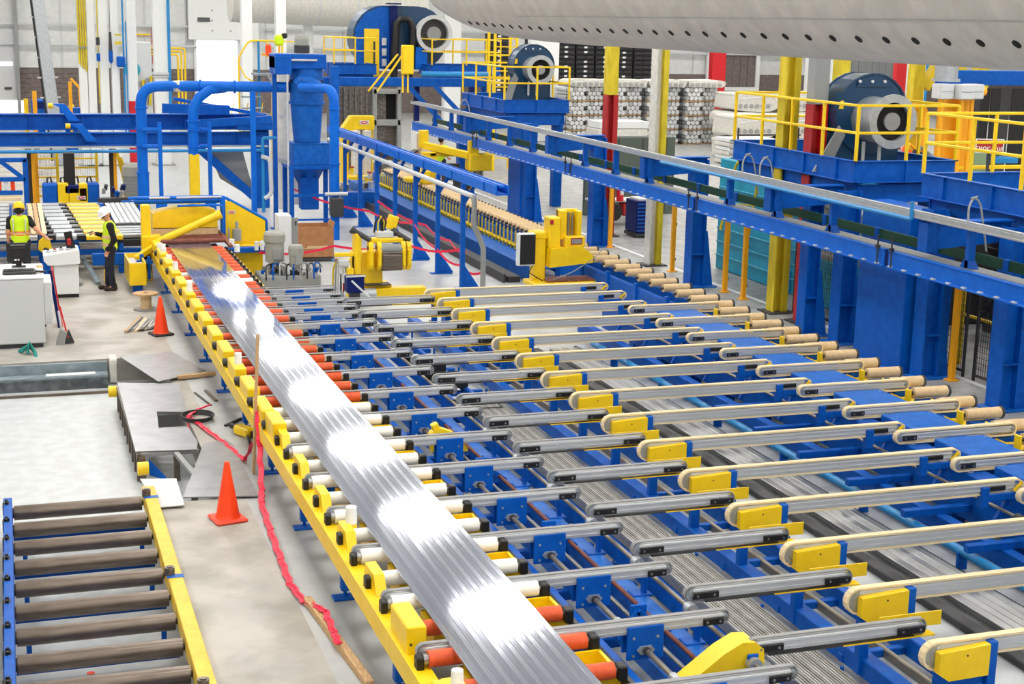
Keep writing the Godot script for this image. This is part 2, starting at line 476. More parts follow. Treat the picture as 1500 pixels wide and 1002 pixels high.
func shell() -> void:
	var x0 := -14.0
	var x1 := 76.0
	var z0 := -93.0
	var z1 := 9.0
	# floors: concrete walkway beside the roller table, epoxy under the machines, a lane past the rail
	var f := B()
	f.box(V((x0 + 2.55) / 2, -0.5, (z0 - 25.7) / 2), V(2.55 - x0, 1.0, -25.7 - z0))
	f.box(V((1.52 + 2.55) / 2, -0.5, (-17.6 + z1) / 2), V(2.55 - 1.52, 1.0, 17.6 + z1))
	f.box(V((2.30 + 2.55) / 2, -0.5, (-17.6 - 25.7) / 2), V(0.25, 1.0, 8.1))
	f.box(V((x0 - 3.5) / 2, -0.5, (-25.7 + z1) / 2), V(-3.5 - x0, 1.0, 25.7 + z1))
	struct("floor", f, "concrete", "worn pale concrete walkway between the sunken roller bed and the yellow roller table")
	var f2 := B()
	f2.box(V((2.55 + 13.9) / 2, -0.5, (z0 + z1) / 2), V(13.9 - 2.55, 1.0, z1 - z0))
	struct("floor", f2, "epoxy", "smooth grey coated floor under the roller table and transfer belts")
	var f3 := B()
	f3.box(V((13.9 + x1) / 2, -0.5, (z0 + z1) / 2), V(x1 - 13.9, 1.0, z1 - z0))
	struct("floor", f3, "lane", "grey concrete lane past the blue columns and yellow fence posts")
	var f4 := B()
	f4.box(V(-0.6, -0.6, (-25.7 + z1) / 2), V(5.8, 0.4, 25.7 + z1))
	struct("floor", f4, "pit", "pale lowered slab under the bare steel rollers")
	struct("trim", B().box(V(15.25, 0.003, -38), V(0.11, 0.006, 60)), "white_paint", "white painted line along the lane by the fence posts")
	struct("wall_back", B().box(V(31, 5.9, z0 + 0.2), V(90, 12.4, 0.4)), "wall_white", "white panelled far wall of the hall")
	struct("wall_left", B().box(V(x0 - 0.2, 5.9, -42), V(0.4, 12.4, 102.4)), "wall_white", "white side wall beyond the walkway")
	struct("wall_right", B().box(V(x1 + 0.2, 5.9, -42), V(0.4, 12.4, 102.4)), "wall_white", "white side wall beyond the billet store")
	struct("wall_front", B().box(V(31, 5.9, z1 + 0.2), V(90, 12.4, 0.4)), "wall_white", "white wall behind the camera")
	struct("ceiling", B().box(V(31, 12.25, -42), V(90.8, 0.3, 102.8)), "ceiling_grey", "pale grey ceiling over the hall")
	# far wall: brown lower band, girts, standing seams
	var w := B()
	w.box(V(5.0, 1.3, z0 + 0.46), V(12.0, 2.6, 0.12)); w.box(V(45, 1.3, z0 + 0.46), V(62, 2.6, 0.12))
	var tw := struct("trim", w, "brown_wall", "grey brown lower band of the far wall")
	for i in 9:
		part(tw, "groove", B().box(V(5.0, 0.3 + i * 0.28, z0 + 0.525), V(12.0, 0.02, 0.012)), "dark_grey")
	var g := B()
	for y in [3.95, 5.1, 7.2]:
		g.box(V(5.2, y, z0 + 0.75), V(11.6, 0.12, 0.16), 0.02); g.box(V(45, y, z0 + 0.75), V(60, 0.12, 0.16), 0.02)
	struct("trim", g, "light_grey", "grey horizontal girts along the far white wall")
	var sm: Node3D = get_node("wall_back")
	for i in 30:
		var x := -4.0 + i * 2.4
		if x > 10.4 and x < 14.0: continue
		part(sm, "seam", B().box(V(x, 7.0, z0 + 0.44), V(0.08, 8.8, 0.1)), "light_grey")
	# bright open loading door with a panel above
	var d := struct("door_1", B().box(V(12.2, 2.15, z0 + 0.5), V(2.5, 4.3, 0.1)), "door_glow", "tall loading door glowing white with daylight")
	part(d, "frame", B().box(V(10.9, 2.2, z0 + 0.55), V(0.15, 4.5, 0.25)).box(V(13.5, 2.2, z0 + 0.55), V(0.15, 4.5, 0.25)), "white_paint")
	var pn := struct("trim", B().box(V(12.6, 8.0, z0 + 0.7), V(4.2, 7.3, 0.5), 0.03), "white", "white wall panel with two dark vents over the loading door")
	for x in [11.4, 13.9]:
		var vt := part(pn, "vent", B().box(V(x, 5.55, z0 + 0.99), V(0.72, 0.24, 0.08)), "dark_grey")
		for k in 3: part(vt, "slat", B().box(V(x, 5.47 + k * 0.08, z0 + 1.04), V(0.68, 0.02, 0.03)), "mid_grey")
	for y in [4.9, 5.5, 6.1]:
		for x in [11.9, 13.0]: part(pn, "stud", B().cyl(V(x, y, z0 + 0.95), V(x, y, z0 + 0.99), 0.05, -1, 8), "mid_grey")
	var d2 := struct("door_2", B().box(V(-2.0, 2.4, z0 + 0.55), V(5.2, 4.8, 0.2)), "light_grey", "pale sectional door at the hall corner with one slit window")
	part(d2, "slit_window", B().box(V(-0.1, 2.8, z0 + 0.67), V(1.0, 0.22, 0.05)), "door_glow")
	part(d2, "gap_light", B().box(V(-0.4, 0.35, z0 + 0.67), V(3.0, 0.7, 0.05)), "door_glow")
	part(d2, "lock", B().box(V(0.1, 1.4, z0 + 0.68), V(0.4, 0.14, 0.05)), "dark_grey")
	part(d2, "edge_post", B().box(V(0.68, 4.0, z0 + 0.8), V(0.2, 8.0, 0.4)), "mid_grey")
	# right hand stretch of the far wall: louvred openings in white frames, white columns
	for q in [[46.9, 2.9, 3.4, 2.3, 0], [58.5, 3.0, 6.0, 2.2, 1]]:
		var wn := struct("window_%d" % (q[4] + 1), B().box(V(q[0], q[1], z0 + 0.6), V(q[2], q[3], 0.1)), "mid_grey" if q[4] else "brown_wall", "grey shuttered opening framed in white in the far wall" if q[4] == 0 else "grey translucent window band framed in white beyond the middle fan")
		var fr := B()
		fr.box(V(q[0], q[1] + q[3] / 2 + 0.1, z0 + 0.68), V(q[2] + 0.6, 0.25, 0.22)); fr.box(V(q[0], q[1] - q[3] / 2 - 0.1, z0 + 0.68), V(q[2] + 0.6, 0.25, 0.22))
		for s in [-1, 1]: fr.box(V(q[0] + s * (q[2] / 2 + 0.15), q[1], z0 + 0.68), V(0.3, q[3], 0.22))
		part(wn, "window_frame", fr, "white")
		for i in int(q[2] / 0.55): part(wn, "shutter_slat", B().box(V(q[0] - q[2] / 2 + 0.3 + i * 0.55, q[1], z0 + 0.67), V(0.5, q[3] - 0.1, 0.05), 0.015), "brown_wall" if q[4] == 0 else "mid_grey")

# part of thing t whose mesh is given in hall coordinates
func wp(t: Node3D, called: String, b: MB, m: String, label := "") -> MeshInstance3D:
	var o := part(t, called, b, m, label)
	o.position = -t.position
	return o

func roller_table() -> void:
	var t := T("roller_table", "long yellow railed roller table carrying the aluminium profiles, with orange and white rollers", "roller table", V(3.6, 0, -21))
	# outer rail on the walkway side
	wp(t, "side_rail", B().box(V(2.885, 0.60, -20.5), V(0.07, 0.20, 25.4), 0.012).box(V(2.93, 0.70, -20.5), V(0.16, 0.025, 25.4)).box(V(2.92, 0.51, -20.5), V(0.12, 0.03, 25.4)), "yellow")
	wp(t, "side_rail", B().box(V(4.49, 0.62, -19.0), V(0.06, 0.14, 22.4), 0.01), "dark_grey")
	wp(t, "side_rail", B().box(V(4.56, 0.56, -30.6), V(0.06, 0.24, 5.2), 0.01), "yellow")
	# legs with levelling feet
	for i in 11:
		var z := -9.6 - i * 2.22
		for x in [3.04, 4.42]:
			var lg := wp(t, "leg", B().box(V(x, 0.30, z), V(0.1, 0.42, 0.1), 0.01), "blue")
			var ft := part(lg, "foot", B().cyl(V(x, 0.02, z), V(x, 0.1, z), 0.02, -1, 8).box(V(x, 0.012, z), V(0.26, 0.024, 0.16), 0.006), "blue")
			ft.position = Vector3.ZERO
		wp(t, "cross_beam", B().box(V(3.7, 0.46, z), V(1.5, 0.1, 0.08), 0.01), "blue")
	# rollers
	var body := B().cyl(V(-0.68, 0, 0), V(0.68, 0, 0), 0.07, -1, 20).mesh()
	var pin := B().cyl(V(-0.78, 0, 0), V(0.80, 0, 0), 0.022, -1, 8).cyl(V(-0.72, 0, 0), V(-0.68, 0, 0), 0.05, -1, 10).mesh()
	var bearing := B().box(V(-0.75, -0.02, 0), V(0.06, 0.12, 0.11), 0.012).mesh()
	var bearing2 := B().box(V(0.75, -0.02, 0), V(0.08, 0.13, 0.12), 0.012).mesh()
	var zs := []
	for k in range(-2, 28): zs.append(-10.11 - k * 0.603)
	var z := -26.75
	while z > -33.0:
		zs.append(z); z -= 0.42
	for zz in zs:
		var white: bool = (zz < -11.8 and zz > -18.9) or absf(zz + 28.43) < 0.1 or absf(zz + 29.27) < 0.1
		var r := pm(t, "roller", body, "white_roller" if white else "orange", "white plastic roller" if white else "orange sleeved roller")
		r.position = V(3.67, 0.78, zz) - t.position
		pm(r, "journal", pin, "steel")
		pm(r, "bearing", bearing, "black")
		pm(r, "bearing", bearing2, "black")
	# yellow trays between paired rollers, where no belt arm passes
	for k in range(0, 15):
		var zc := -10.41 - k * 1.206
		var tr := B()
		tr.box(V(4.44, 0.62, zc), V(0.03, 0.2, 0.46)).box(V(3.25, 0.62, zc), V(0.03, 0.2, 0.46))
		tr.box(V(3.84, 0.62, zc - 0.22), V(1.2, 0.2, 0.03)).box(V(3.84, 0.62, zc + 0.22), V(1.2, 0.2, 0.03)).box(V(3.84, 0.53, zc), V(1.2, 0.03, 0.44))
		wp(t, "drip_tray", tr, "yellow")
	# chain guards over the near roller ends, caps on some
	for k in range(7, 20):
		var zc := -18.55 - (k - 7) * 1.19
		var g := wp(t, "chain_guard", B().box(V(2.955, 0.75, zc), V(0.17, 0.36, 0.76), 0.02), "yellow")
		part(g, "drive_hub", B().cyl(V(2.95, 0.78, zc + 0.50), V(2.85, 0.78, zc + 0.50), 0.06, -1, 14).cyl(V(2.86, 0.78, zc + 0.50), V(2.84, 0.78, zc + 0.50), 0.025, -1, 10), "dark_grey")
		if k in [9, 14, 16, 18]:
			part(g, "cap", B().cyl(V(2.96, 0.92, zc + 0.1), V(2.96, 1.09, zc + 0.1), 0.055, 0.05, 14), "white")
	for q in [[-11.25, 0.55], [-17.75, 0.62], [-9.35, 1.3]]:
		var g := wp(t, "chain_guard", B().box(V(2.97, 0.73, q[0]), V(0.17, 0.44, q[1]), 0.012), "yellow")
		for s in [-1, 1]:
			part(g, "screw", B().cyl(V(2.97 + s * 0.05, 0.80, q[0] + q[1] / 2 - 0.0), V(2.97 + s * 0.05, 0.80, q[0] + q[1] / 2 + 0.006), 0.012, -1, 8), "dark_grey")
		if q[1] > 1.0: part(g, "cap", B().cyl(V(2.98, 0.95, -9.85), V(2.98, 1.07, -9.85), 0.05, 0.045, 14), "white")
	for k in 5:
		var zc := -12.7 - k * 1.2
		wp(t, "guard_wedge", B().prism(P2([-0.28, 0, 0.28, 0, 0.12, 0.2, -0.22, 0.2]), Transform3D(Basis(V(0, 0, 1), V(0, 1, 0), V(-1, 0, 0)), V(2.99, 0.68, zc + 0.2)), 0.10), "yellow")
	# white post cap beside the belt arm in the middle of the table
	wp(t, "post_cap", B().box(V(3.06, 0.80, -13.85), V(0.1, 0.14, 0.12), 0.01), "yellow")
	wp(t, "cap", B().cyl(V(3.06, 0.87, -13.85), V(3.06, 1.04, -13.85), 0.06, 0.055, 16), "white")
	wp(t, "strut_post", B().box(V(2.86, 0.78, -9.9), V(0.10, 0.34, 0.16), 0.01), "yellow")
	wp(t, "infeed_bed", B().box(V(3.6, 0.70, -33.3), V(1.5, 0.10, 0.9), 0.02), "heat_brown")
	# small drive motor hung on the near end
	var m := T("gear_motor", "small ribbed gear motor hanging on the outside of the yellow roller table rail", "motor", V(2.62, 0.30, -10.75))
	var mb := B()
	part(m, "housing", B().cyl(V(0, 0.12, -0.16), V(0, 0.12, 0.16), 0.10, -1, 18), "motor_grey")
	for i in 6: mb.cyl(V(0, 0.12, -0.13 + i * 0.05), V(0, 0.12, -0.115 + i * 0.05), 0.115, -1, 18)
	part(m, "cooling_fin", mb, "galvanised")
	part(m, "gearbox", B().box(V(0.02, -0.06, 0.03), V(0.2, 0.2, 0.22), 0.03), "motor_grey")
	part(m, "shaft", B().cyl(V(0, 0.12, 0), V(0.26, 0.12, 0), 0.03, -1, 10), "steel")
	var jb := T("junction_box", "beige junction box clamped to the rail beside the small gear motor", "control box", V(2.68, 0.40, -9.78))
	part(jb, "body", B().box(V(0, 0.12, 0), V(0.2, 0.24, 0.16), 0.012), "lagging")
	part(jb, "lid", B().box(V(0, 0.25, 0), V(0.215, 0.03, 0.175), 0.008), "light_grey")
	part(jb, "screw", B().cyl(V(-0.07, 0.262, 0.05), V(-0.07, 0.272, 0.05), 0.012, -1, 8).cyl(V(0.07, 0.262, -0.05), V(0.07, 0.272, -0.05), 0.012, -1, 8), "dark_grey")
	# the profiles
	var kinds := []
	for j in 3:
		var b := B()
		var w := 0.0262
		var p := PackedVector2Array([Vector2(-w, 0), Vector2(w, 0), Vector2(w, 0.019), Vector2(w - 0.0015, 0.0205), Vector2(w - 0.004, 0.0205), Vector2(w - 0.006, 0.018)])
		if j == 0: p.append_array([Vector2(0.003, 0.018), Vector2(0.002, 0.0195), Vector2(-0.002, 0.0195), Vector2(-0.003, 0.018)])
		if j == 1: p.append_array([Vector2(0.010, 0.018), Vector2(0.009, 0.0195), Vector2(0.006, 0.0195), Vector2(0.005, 0.018)])
		p.append_array([Vector2(-w + 0.006, 0.018), Vector2(-w + 0.004, 0.0205), Vector2(-w + 0.0015, 0.0205), Vector2(-w, 0.019)])
		# slight sag between rollers so the lamps reflect in soft bands
		var steps := 60
		var l := 25.2
		for i in steps:
			var za := -l * i / steps
			var zb := -l * (i + 1) / steps
			for e in p.size():
				var a := p[e]
				var c := p[(e + 1) % p.size()]
				var dn := (c - a).normalized()
				var n := V(dn.y, -dn.x, 0)
				var ya := 0.0003 * sin(za * 1.7 + j)
				var yb := 0.0003 * sin(zb * 1.7 + j)
				b.quad(V(a.x, a.y + ya, za), V(c.x, c.y + ya, za), V(c.x, c.y + yb, zb), V(a.x, a.y + yb, zb), n)
		kinds.append(b.mesh())
	for i in 17:
		var o := pm(self, "aluminium_profile", kinds[i % 3], "aluminium" if i % 2 == 0 else "aluminium_b")
		o.position = V(3.215 + i * 0.0535, 0.852, -8.0)
		o.rotation.z = rng.randf_range(-0.004, 0.004)
		tag(o, "long bright aluminium profile on the roller table, %s of seventeen from the yellow rail" % nth(i), "profile", "aluminium profiles side by side on the roller table")

func za(k: int) -> float: return -9.65 - 1.19 * k

# one belt arm along x: aluminium beam, belt loop, end blocks
func belt_arm(called: String, l: float, belt: String, r: float, beam_h: float, cat := "belt conveyor") -> Node3D:
	var t := T(called, "belt arm", cat)
	# origin at the left end of the loop, on the belt's top level; local x runs along the arm
	part(t, "beam", B().box(V(l / 2, -0.075, 0), V(l - 2.0 * r, beam_h, 0.062), 0.006).box(V(l / 2, -0.045, 0.034), V(l - 2.0 * r, 0.012, 0.006)).box(V(l / 2, -0.095, 0.034), V(l - 2.0 * r, 0.012, 0.006)), "beam_grey")
	var b := B()
	var tuck := belt == "cream" and l > 3.0
	var th := 0.020 if belt == "cream" else 0.012
	var w := 0.074 if belt == "cream" else 0.05
	var pts := []
	for i in 9:
		var a := PI / 2 + PI * i / 8
		pts.append(V(r + cos(a) * r, -r + sin(a) * r, 0))
	if tuck:
		pts.append(V(0.45, -2.0 * r, 0)); pts.append(V(0.72, -0.142, 0)); pts.append(V(l - 0.08, -0.142, 0)); pts.append(V(l - 0.01, -0.11, 0)); pts.append(V(l, -0.07, 0)); pts.append(V(l - 0.01, -0.03, 0)); pts.append(V(l - 0.07, 0, 0))
	else:
		for i in 9:
			var a := -PI / 2 + PI * i / 8
			pts.append(V(l - r * 0.8 + cos(a) * r * 0.8, -r * 0.8 + sin(a) * r * 0.8 - (0.4 * r - 0.4 * r * (1.0 + sin(a)) / 2), 0))
	for i in pts.size():
		var p: Vector3 = pts[i]
		var q: Vector3 = pts[(i + 1) % pts.size()]
		b.bar(p, q, w, th, 0.0, V(0, 0, 1).cross(q - p).normalized())
	part(t, "belt", b, belt)
	for e in [[r, r * 0.82], [l - r * 0.8, r * 0.62]]:
		var y: float = -r if e[0] == r else -r * 0.95
		var pl := part(t, "pulley", B().cyl(V(e[0], y, -0.022), V(e[0], y, 0.026), e[1], -1, 18).cyl(V(e[0], y, 0.026), V(e[0], y, 0.034), e[1] * 0.55, -1, 14), "galvanised")
		part(pl, "axle", B().cyl(V(e[0], y, -0.05), V(e[0], y, 0.055), 0.014, -1, 8), "steel")
	return t

func end_block(t: Node3D, x: float, w: float, y := -0.085) -> void:
	var e := part(t, "end_block", B().box(V(x, y, 0.045), V(w, 0.062, 0.022), 0.005), "black")
	part(e, "bolt", B().cyl(V(x - w * 0.32, y, 0.05), V(x - w * 0.32, y, 0.062), 0.012, -1, 8).cyl(V(x + w * 0.32, y, 0.05), V(x + w * 0.32, y, 0.062), 0.012, -1, 8), "steel")

func transfer_arms() -> void:
	# A: from between the rollers to the middle
	var a := belt_arm("belt_conveyor", 2.80, "belt_grey", 0.06, 0.10)
	end_block(a, 2.64, 0.19)
	var hp := part(a, "hanger_plate", B().box(V(2.0, -0.20, 0.050), V(0.34, 0.30, 0.02), 0.006).box(V(2.0, -0.20, -0.06), V(0.34, 0.24, 0.02), 0.006), "blue")
	part(hp, "bolt", B().cyl(V(1.89, -0.15, 0.06), V(1.89, -0.15, 0.07), 0.012, -1, 8).cyl(V(2.11, -0.15, 0.06), V(2.11, -0.15, 0.07), 0.012, -1, 8).cyl(V(1.89, -0.31, 0.06), V(1.89, -0.31, 0.07), 0.012, -1, 8), "galvanised")
	var bf := part(a, "bearing_flange", B().prism(P2([-0.08, 0, -0.05, 0.035, 0.05, 0.035, 0.08, 0, 0.05, -0.035, -0.05, -0.035]), Transform3D(Basis(), V(2.0, -0.26, 0.07)), 0.03), "galvanised")
	part(bf, "hub", B().cyl(V(2.0, -0.26, 0.05), V(2.0, -0.26, 0.12), 0.035, -1, 14), "dark_grey")
	var zl := []
	for k in range(0, 13): zl.append(za(k))
	zl.append_array([-24.72, -25.35, -25.95, -26.55, -27.2])
	for i in zl.size():
		var lb := "grey belt arm on a blue plate beside the aluminium profiles, %s from the front" % nth(i)
		var o: Node3D = a if i == 0 else copy(a, Vector3.ZERO, lb)
		o.position = V(2.93, 0.86, zl[i])
		tag(o, lb, "", "belt arms beside the aluminium profiles")
	# B: middle arms, offset half a bay
	var b := belt_arm("belt_conveyor", 1.72, "belt_grey", 0.075, 0.10)
	end_block(b, 0.20, 0.26); end_block(b, 1.56, 0.27)
	part(b, "under_tray", B().box(V(1.35, -0.15, 0.0), V(0.9, 0.012, 0.10)).box(V(1.65, -0.07, -0.11), V(0.62, 0.13, 0.012)), "yellow", "yellow guide plate")
	part(b, "return_strip", B().box(V(0.9, -0.148, 0.02), V(1.4, 0.014, 0.05)), "dark_grey")
	for k in range(0, 14):
		var lb := "short grey belt arm of the middle row with black blocks, %s from the front" % nth(k)
		var o: Node3D = b if k == 0 else copy(b, Vector3.ZERO, lb)
		o.position = V(5.57, 0.86, -10.2 - 1.205 * k)
		tag(o, lb, "", "middle row of grey belt arms")
	# C: long cream belts with yellow drive boxes
	var c := belt_arm("cream_belt_conveyor", 3.66, "cream", 0.115, 0.115)
	var bx := part(c, "drive_cover", B().prism(P2([0.10, -0.06, 0.58, -0.03, 0.58, -0.30, 0.20, -0.31, 0.10, -0.24]), Transform3D(Basis(), V(0, 0, 0.075)), 0.075), "yellow")
	part(bx, "screw", B().cyl(V(0.36, -0.10, 0.11), V(0.36, -0.10, 0.118), 0.009, -1, 8), "dark_grey")
	part(c, "blue_post", B().box(V(0.625, -0.22, 0.05), V(0.085, 0.40, 0.10), 0.008), "blue")
	part(c, "support_leg", B().box(V(0.20, -0.55, 0.0), V(0.10, 0.55, 0.09), 0.008).box(V(0.42, -0.36, 0.0), V(0.55, 0.09, 0.09), 0.008), "blue")
	part(c, "bearing_block", B().box(V(3.28, -0.075, 0.048), V(0.26, 0.055, 0.03), 0.006), "black")
	part(c, "end_bracket", B().box(V(3.15, -0.17, 0.02), V(0.10, 0.24, 0.10), 0.008).box(V(3.35, -0.18, 0.02), V(0.42, 0.09, 0.09), 0.008), "blue")
	part(c, "belt_scraper", B().bar(V(3.52, -0.12, 0.06), V(3.62, -0.03, 0.06), 0.02, 0.03), "yellow")
	for k in range(0, 13):
		var z := -9.60 - 1.215 * k
		var lb := "long cream belt arm with a yellow drive cover, %s from the front" % nth(k)
		var o: Node3D = c if k == 0 else copy(c, Vector3.ZERO, lb)
		o.position = V(6.86 + 0.018 * (-z - 9.6), 0.92, z)
		tag(o, lb, "", "long cream belt arms")
	for q in [[-25.2, "second last"], [-26.1, "last"]]:
		var o := copy(c, V(7.15, 0.92, q[0]), "long cream belt arm with a yellow drive cover, %s before the pullers" % q[1])
		o.set_meta("group", "long cream belt arms")
	# D: short cream belts over the run-out rollers
	var d := belt_arm("short_belt_conveyor", 1.78, "cream", 0.075, 0.09)
	end_block(d, 0.19, 0.20)
	part(d, "spring_mount", B().cyl(V(0.25, -0.15, 0), V(0.25, -0.36, 0), 0.05, -1, 12), "galvanised")
	part(d, "beam_foot", B().box(V(0.9, -0.16, 0), V(0.3, 0.10, 0.08), 0.008), "blue")
	for k in range(3, 13):
		var lb := "short cream belt arm beside the tan rollers, %s from the front" % nth(k - 3)
		var o: Node3D = d if k == 3 else copy(d, Vector3.ZERO, lb)
		o.position = V(10.31, 0.90, -9.60 - 1.215 * k + 0.31)
		tag(o, lb, "", "short cream belt arms")

func beam_z(t: Node3D, x: float, y: float, w: float, h: float, zf: float, zn: float, m := "blue", called := "long_beam") -> MeshInstance3D:
	return wp(t, called, B().box(V(x, y, (zf + zn) / 2), V(w, h, zn - zf), 0.01), m)

func transfer_frames() -> void:
	# lower frame under the first belt arms
	var t := T("transfer_table", "blue steel lower frame with long beams and triangular brackets under the grey belt arms", "steel frame", V(5.1, 0, -18))
	beam_z(t, 4.70, 0.40, 0.11, 0.20, -27.6, -8.2)
	beam_z(t, 5.10, 0.34, 0.10, 0.16, -27.6, -8.2, "blue_worn")
	beam_z(t, 5.30, 0.28, 0.05, 0.22, -27.6, -8.2)
	beam_z(t, 5.58, 0.30, 0.20, 0.16, -27.6, -8.2, "blue_worn")
	beam_z(t, 5.82, 0.40, 0.04, 0.20, -27.6, -8.2)
	wp(t, "copper_pipe", B().cyl(V(5.42, 0.44, -27), V(5.42, 0.44, -8.2), 0.022, -1, 8), "heat_brown")
	wp(t, "air_pipe", B().cyl(V(5.22, 0.46, -27), V(5.22, 0.46, -8.2), 0.016, -1, 8), "shaft")
	for k in range(-1, 15):
		var z := za(k) + 0.5
		var br := B()
		br.bar(V(5.02, 0.36, z), V(5.18, 0.62, z), 0.06, 0.05).bar(V(5.18, 0.62, z), V(5.50, 0.38, z), 0.06, 0.05)
		br.box(V(5.20, 0.5, z - 0.03), V(0.16, 0.34, 0.03), 0.006)
		if k % 2 == 0: wp(t, "bracket", br, "blue")
		wp(t, "cross_beam", B().box(V(5.15, 0.24, z - 0.25), V(1.3, 0.10, 0.09), 0.008), "blue")
		wp(t, "bearing_stand", B().box(V(5.66, 0.50, z + 0.25), V(0.03, 0.28, 0.10), 0.006).box(V(5.62, 0.38, z + 0.25), V(0.2, 0.03, 0.16), 0.006), "blue")
		var lg := wp(t, "leg", B().box(V(4.72, 0.17, z), V(0.09, 0.28, 0.09), 0.006).box(V(4.72, 0.012, z), V(0.2, 0.024, 0.16)), "blue")
		if k % 3 != 0: lg.queue_free(); t.remove_child(lg)
	var s := T("drive_shaft", "long round drive shaft running through the blue hanger plates of the belt arms", "shaft", V(4.93, 0.6, -18))
	wp(s, "rod", B().cyl(V(4.93, 0.60, -27.4), V(4.93, 0.60, -8.2), 0.026, -1, 12), "shaft")
	for k in range(0, 14): wp(s, "coupling", B().cyl(V(4.93, 0.60, za(k) + 0.62), V(4.93, 0.60, za(k) + 0.78), 0.042, -1, 12), "galvanised")
	var s2 := T("drive_shaft", "thin jointed drive shaft along the ends of the grey belt arms, below the pulleys", "shaft", V(5.60, 0.66, -18))
	wp(s2, "rod", B().cyl(V(5.60, 0.68, -26.4), V(5.60, 0.68, -8.2), 0.022, -1, 12), "shaft")
	for k in range(0, 14): wp(s2, "bearing_ring", B().cyl(V(5.60, 0.68, -10.2 - 1.205 * k + 0.05), V(5.60, 0.68, -10.2 - 1.205 * k + 0.14), 0.06, -1, 14), "galvanised")
	# guards over the drive chains
	var arc := PackedVector2Array()
	for i in 9:
		var an := PI * 0.5 + PI * 0.75 * i / 8.0
		arc.append(Vector2(cos(an), sin(an)) * 0.16)
	var g := T("chain_cover", "rounded yellow chain cover standing between two blue hanger plates near the roller table", "guard", V(4.93, 0.50, -17.2))
	var p1 := PackedVector2Array(arc)
	p1.append_array([Vector2(-0.12, -0.14), Vector2(0.36, -0.16), Vector2(0.34, -0.10), Vector2(0.16, 0.10)])
	part(g, "shell", B().prism(p1, Transform3D(Basis(), V(0, 0.17, 0)), 0.12), "yellow")
	part(g, "spout", B().box(V(-0.06, 0.34, 0), V(0.09, 0.10, 0.10), 0.01, Basis(V(0, 0, 1), 0.4)), "yellow")
	part(g, "hub", B().cyl(V(0.06, 0.10, 0.05), V(0.06, 0.10, 0.075), 0.03, -1, 12), "dark_grey")
	var g2 := T("chain_cover", "large sloping yellow chain cover with a rounded top beside the front grey belt arms", "guard", V(5.35, 0.36, -10.25))
	part(g2, "shell", B().prism(P2([-0.42, 0.12, 0.0, 0.42, 0.16, 0.50, 0.28, 0.49, 0.36, 0.42, 0.37, 0.30, 0.26, 0.10, 0.1, 0.02, -0.42, 0.02]), Transform3D(Basis(), V(0, 0, 0)), 0.22), "yellow")
	part(g2, "mount_plate", B().box(V(0.25, 0.22, 0.13), V(0.10, 0.36, 0.02), 0.006).box(V(0.12, 0.10, 0.16), V(0.22, 0.03, 0.10)), "blue")
	part(g2, "sprocket", B().cyl(V(0.38, 0.22, 0.05), V(0.38, 0.22, 0.16), 0.08, -1, 16), "galvanised")
	# flat stock lying in the second bay
	var prof := B()
	prof.box(V(0, 0.05, 0), V(0.058, 0.10, 11.5)).box(V(-0.018, 0.105, 0), V(0.012, 0.012, 11.5)).box(V(0.016, 0.105, 0), V(0.012, 0.012, 11.5))
	var pm1 := prof.mesh()
	for i in 8:
		var o := pm(self, "aluminium_strip", pm1, "plate_dark" if i % 2 else "aluminium_dull")
		o.position = V(6.07 + i * 0.061, 0.34, -14.0)
		tag(o, "dull aluminium strip below the middle belt arms, %s of eight from the drive shaft" % nth(i), "strip", "dull aluminium strips below the middle belt arms")
	var t2 := T("strip_stand", "low blue stand with levelling feet carrying the dull aluminium strips", "steel frame", V(6.6, 0, -16))
	beam_z(t2, 6.05, 0.28, 0.05, 0.10, -27, -8.2)
	beam_z(t2, 6.45, 0.28, 0.06, 0.10, -27, -8.2)
	for k in range(-1, 12):
		var z := -9.2 - k * 1.5
		wp(t2, "cross_beam", B().box(V(6.3, 0.20, z), V(0.9, 0.08, 0.08), 0.008), "blue")
		wp(t2, "foot", B().cyl(V(6.82, 0.02, z), V(6.82, 0.24, z), 0.018, -1, 8).box(V(6.82, 0.015, z), V(0.18, 0.03, 0.14), 0.006), "blue")
	for q in [[-19.6, 0.62], [-21.3, 0.62], [-22.4, 0.55]]:
		var bx := T("black_tray", "open black plastic tray below the middle belt arms, %s from the pullers" % ["third", "second", "first"][[-19.6, -21.3, -22.4].find(q[0])], "tray", V(6.15, 0.32, q[0]), "black trays below the middle belt arms")
		part(bx, "tray", B().box(V(0, 0.02, 0), V(q[1], 0.03, 0.55)).box(V(0, 0.08, -0.27), V(q[1], 0.12, 0.02)).box(V(0, 0.08, 0.27), V(q[1], 0.12, 0.02)).box(V(-q[1] / 2, 0.08, 0), V(0.02, 0.12, 0.55)).box(V(q[1] / 2, 0.08, 0), V(0.02, 0.12, 0.55)), "black")
		part(bx, "liner", B().box(V(0.05, 0.05, 0), V(0.3, 0.03, 0.35), 0.01), "mid_grey")
	# frame of the third bay
	var t3 := T("cooling_stand", "low blue frame of long beams on the floor under the yellow drive covers", "steel frame", V(7.4, 0, -16))
	beam_z(t3, 7.15, 0.16, 0.16, 0.18, -27, -8.2)
	beam_z(t3, 7.52, 0.12, 0.05, 0.10, -27, -8.2, "shaft")
	beam_z(t3, 7.80, 0.16, 0.12, 0.20, -27, -8.2)
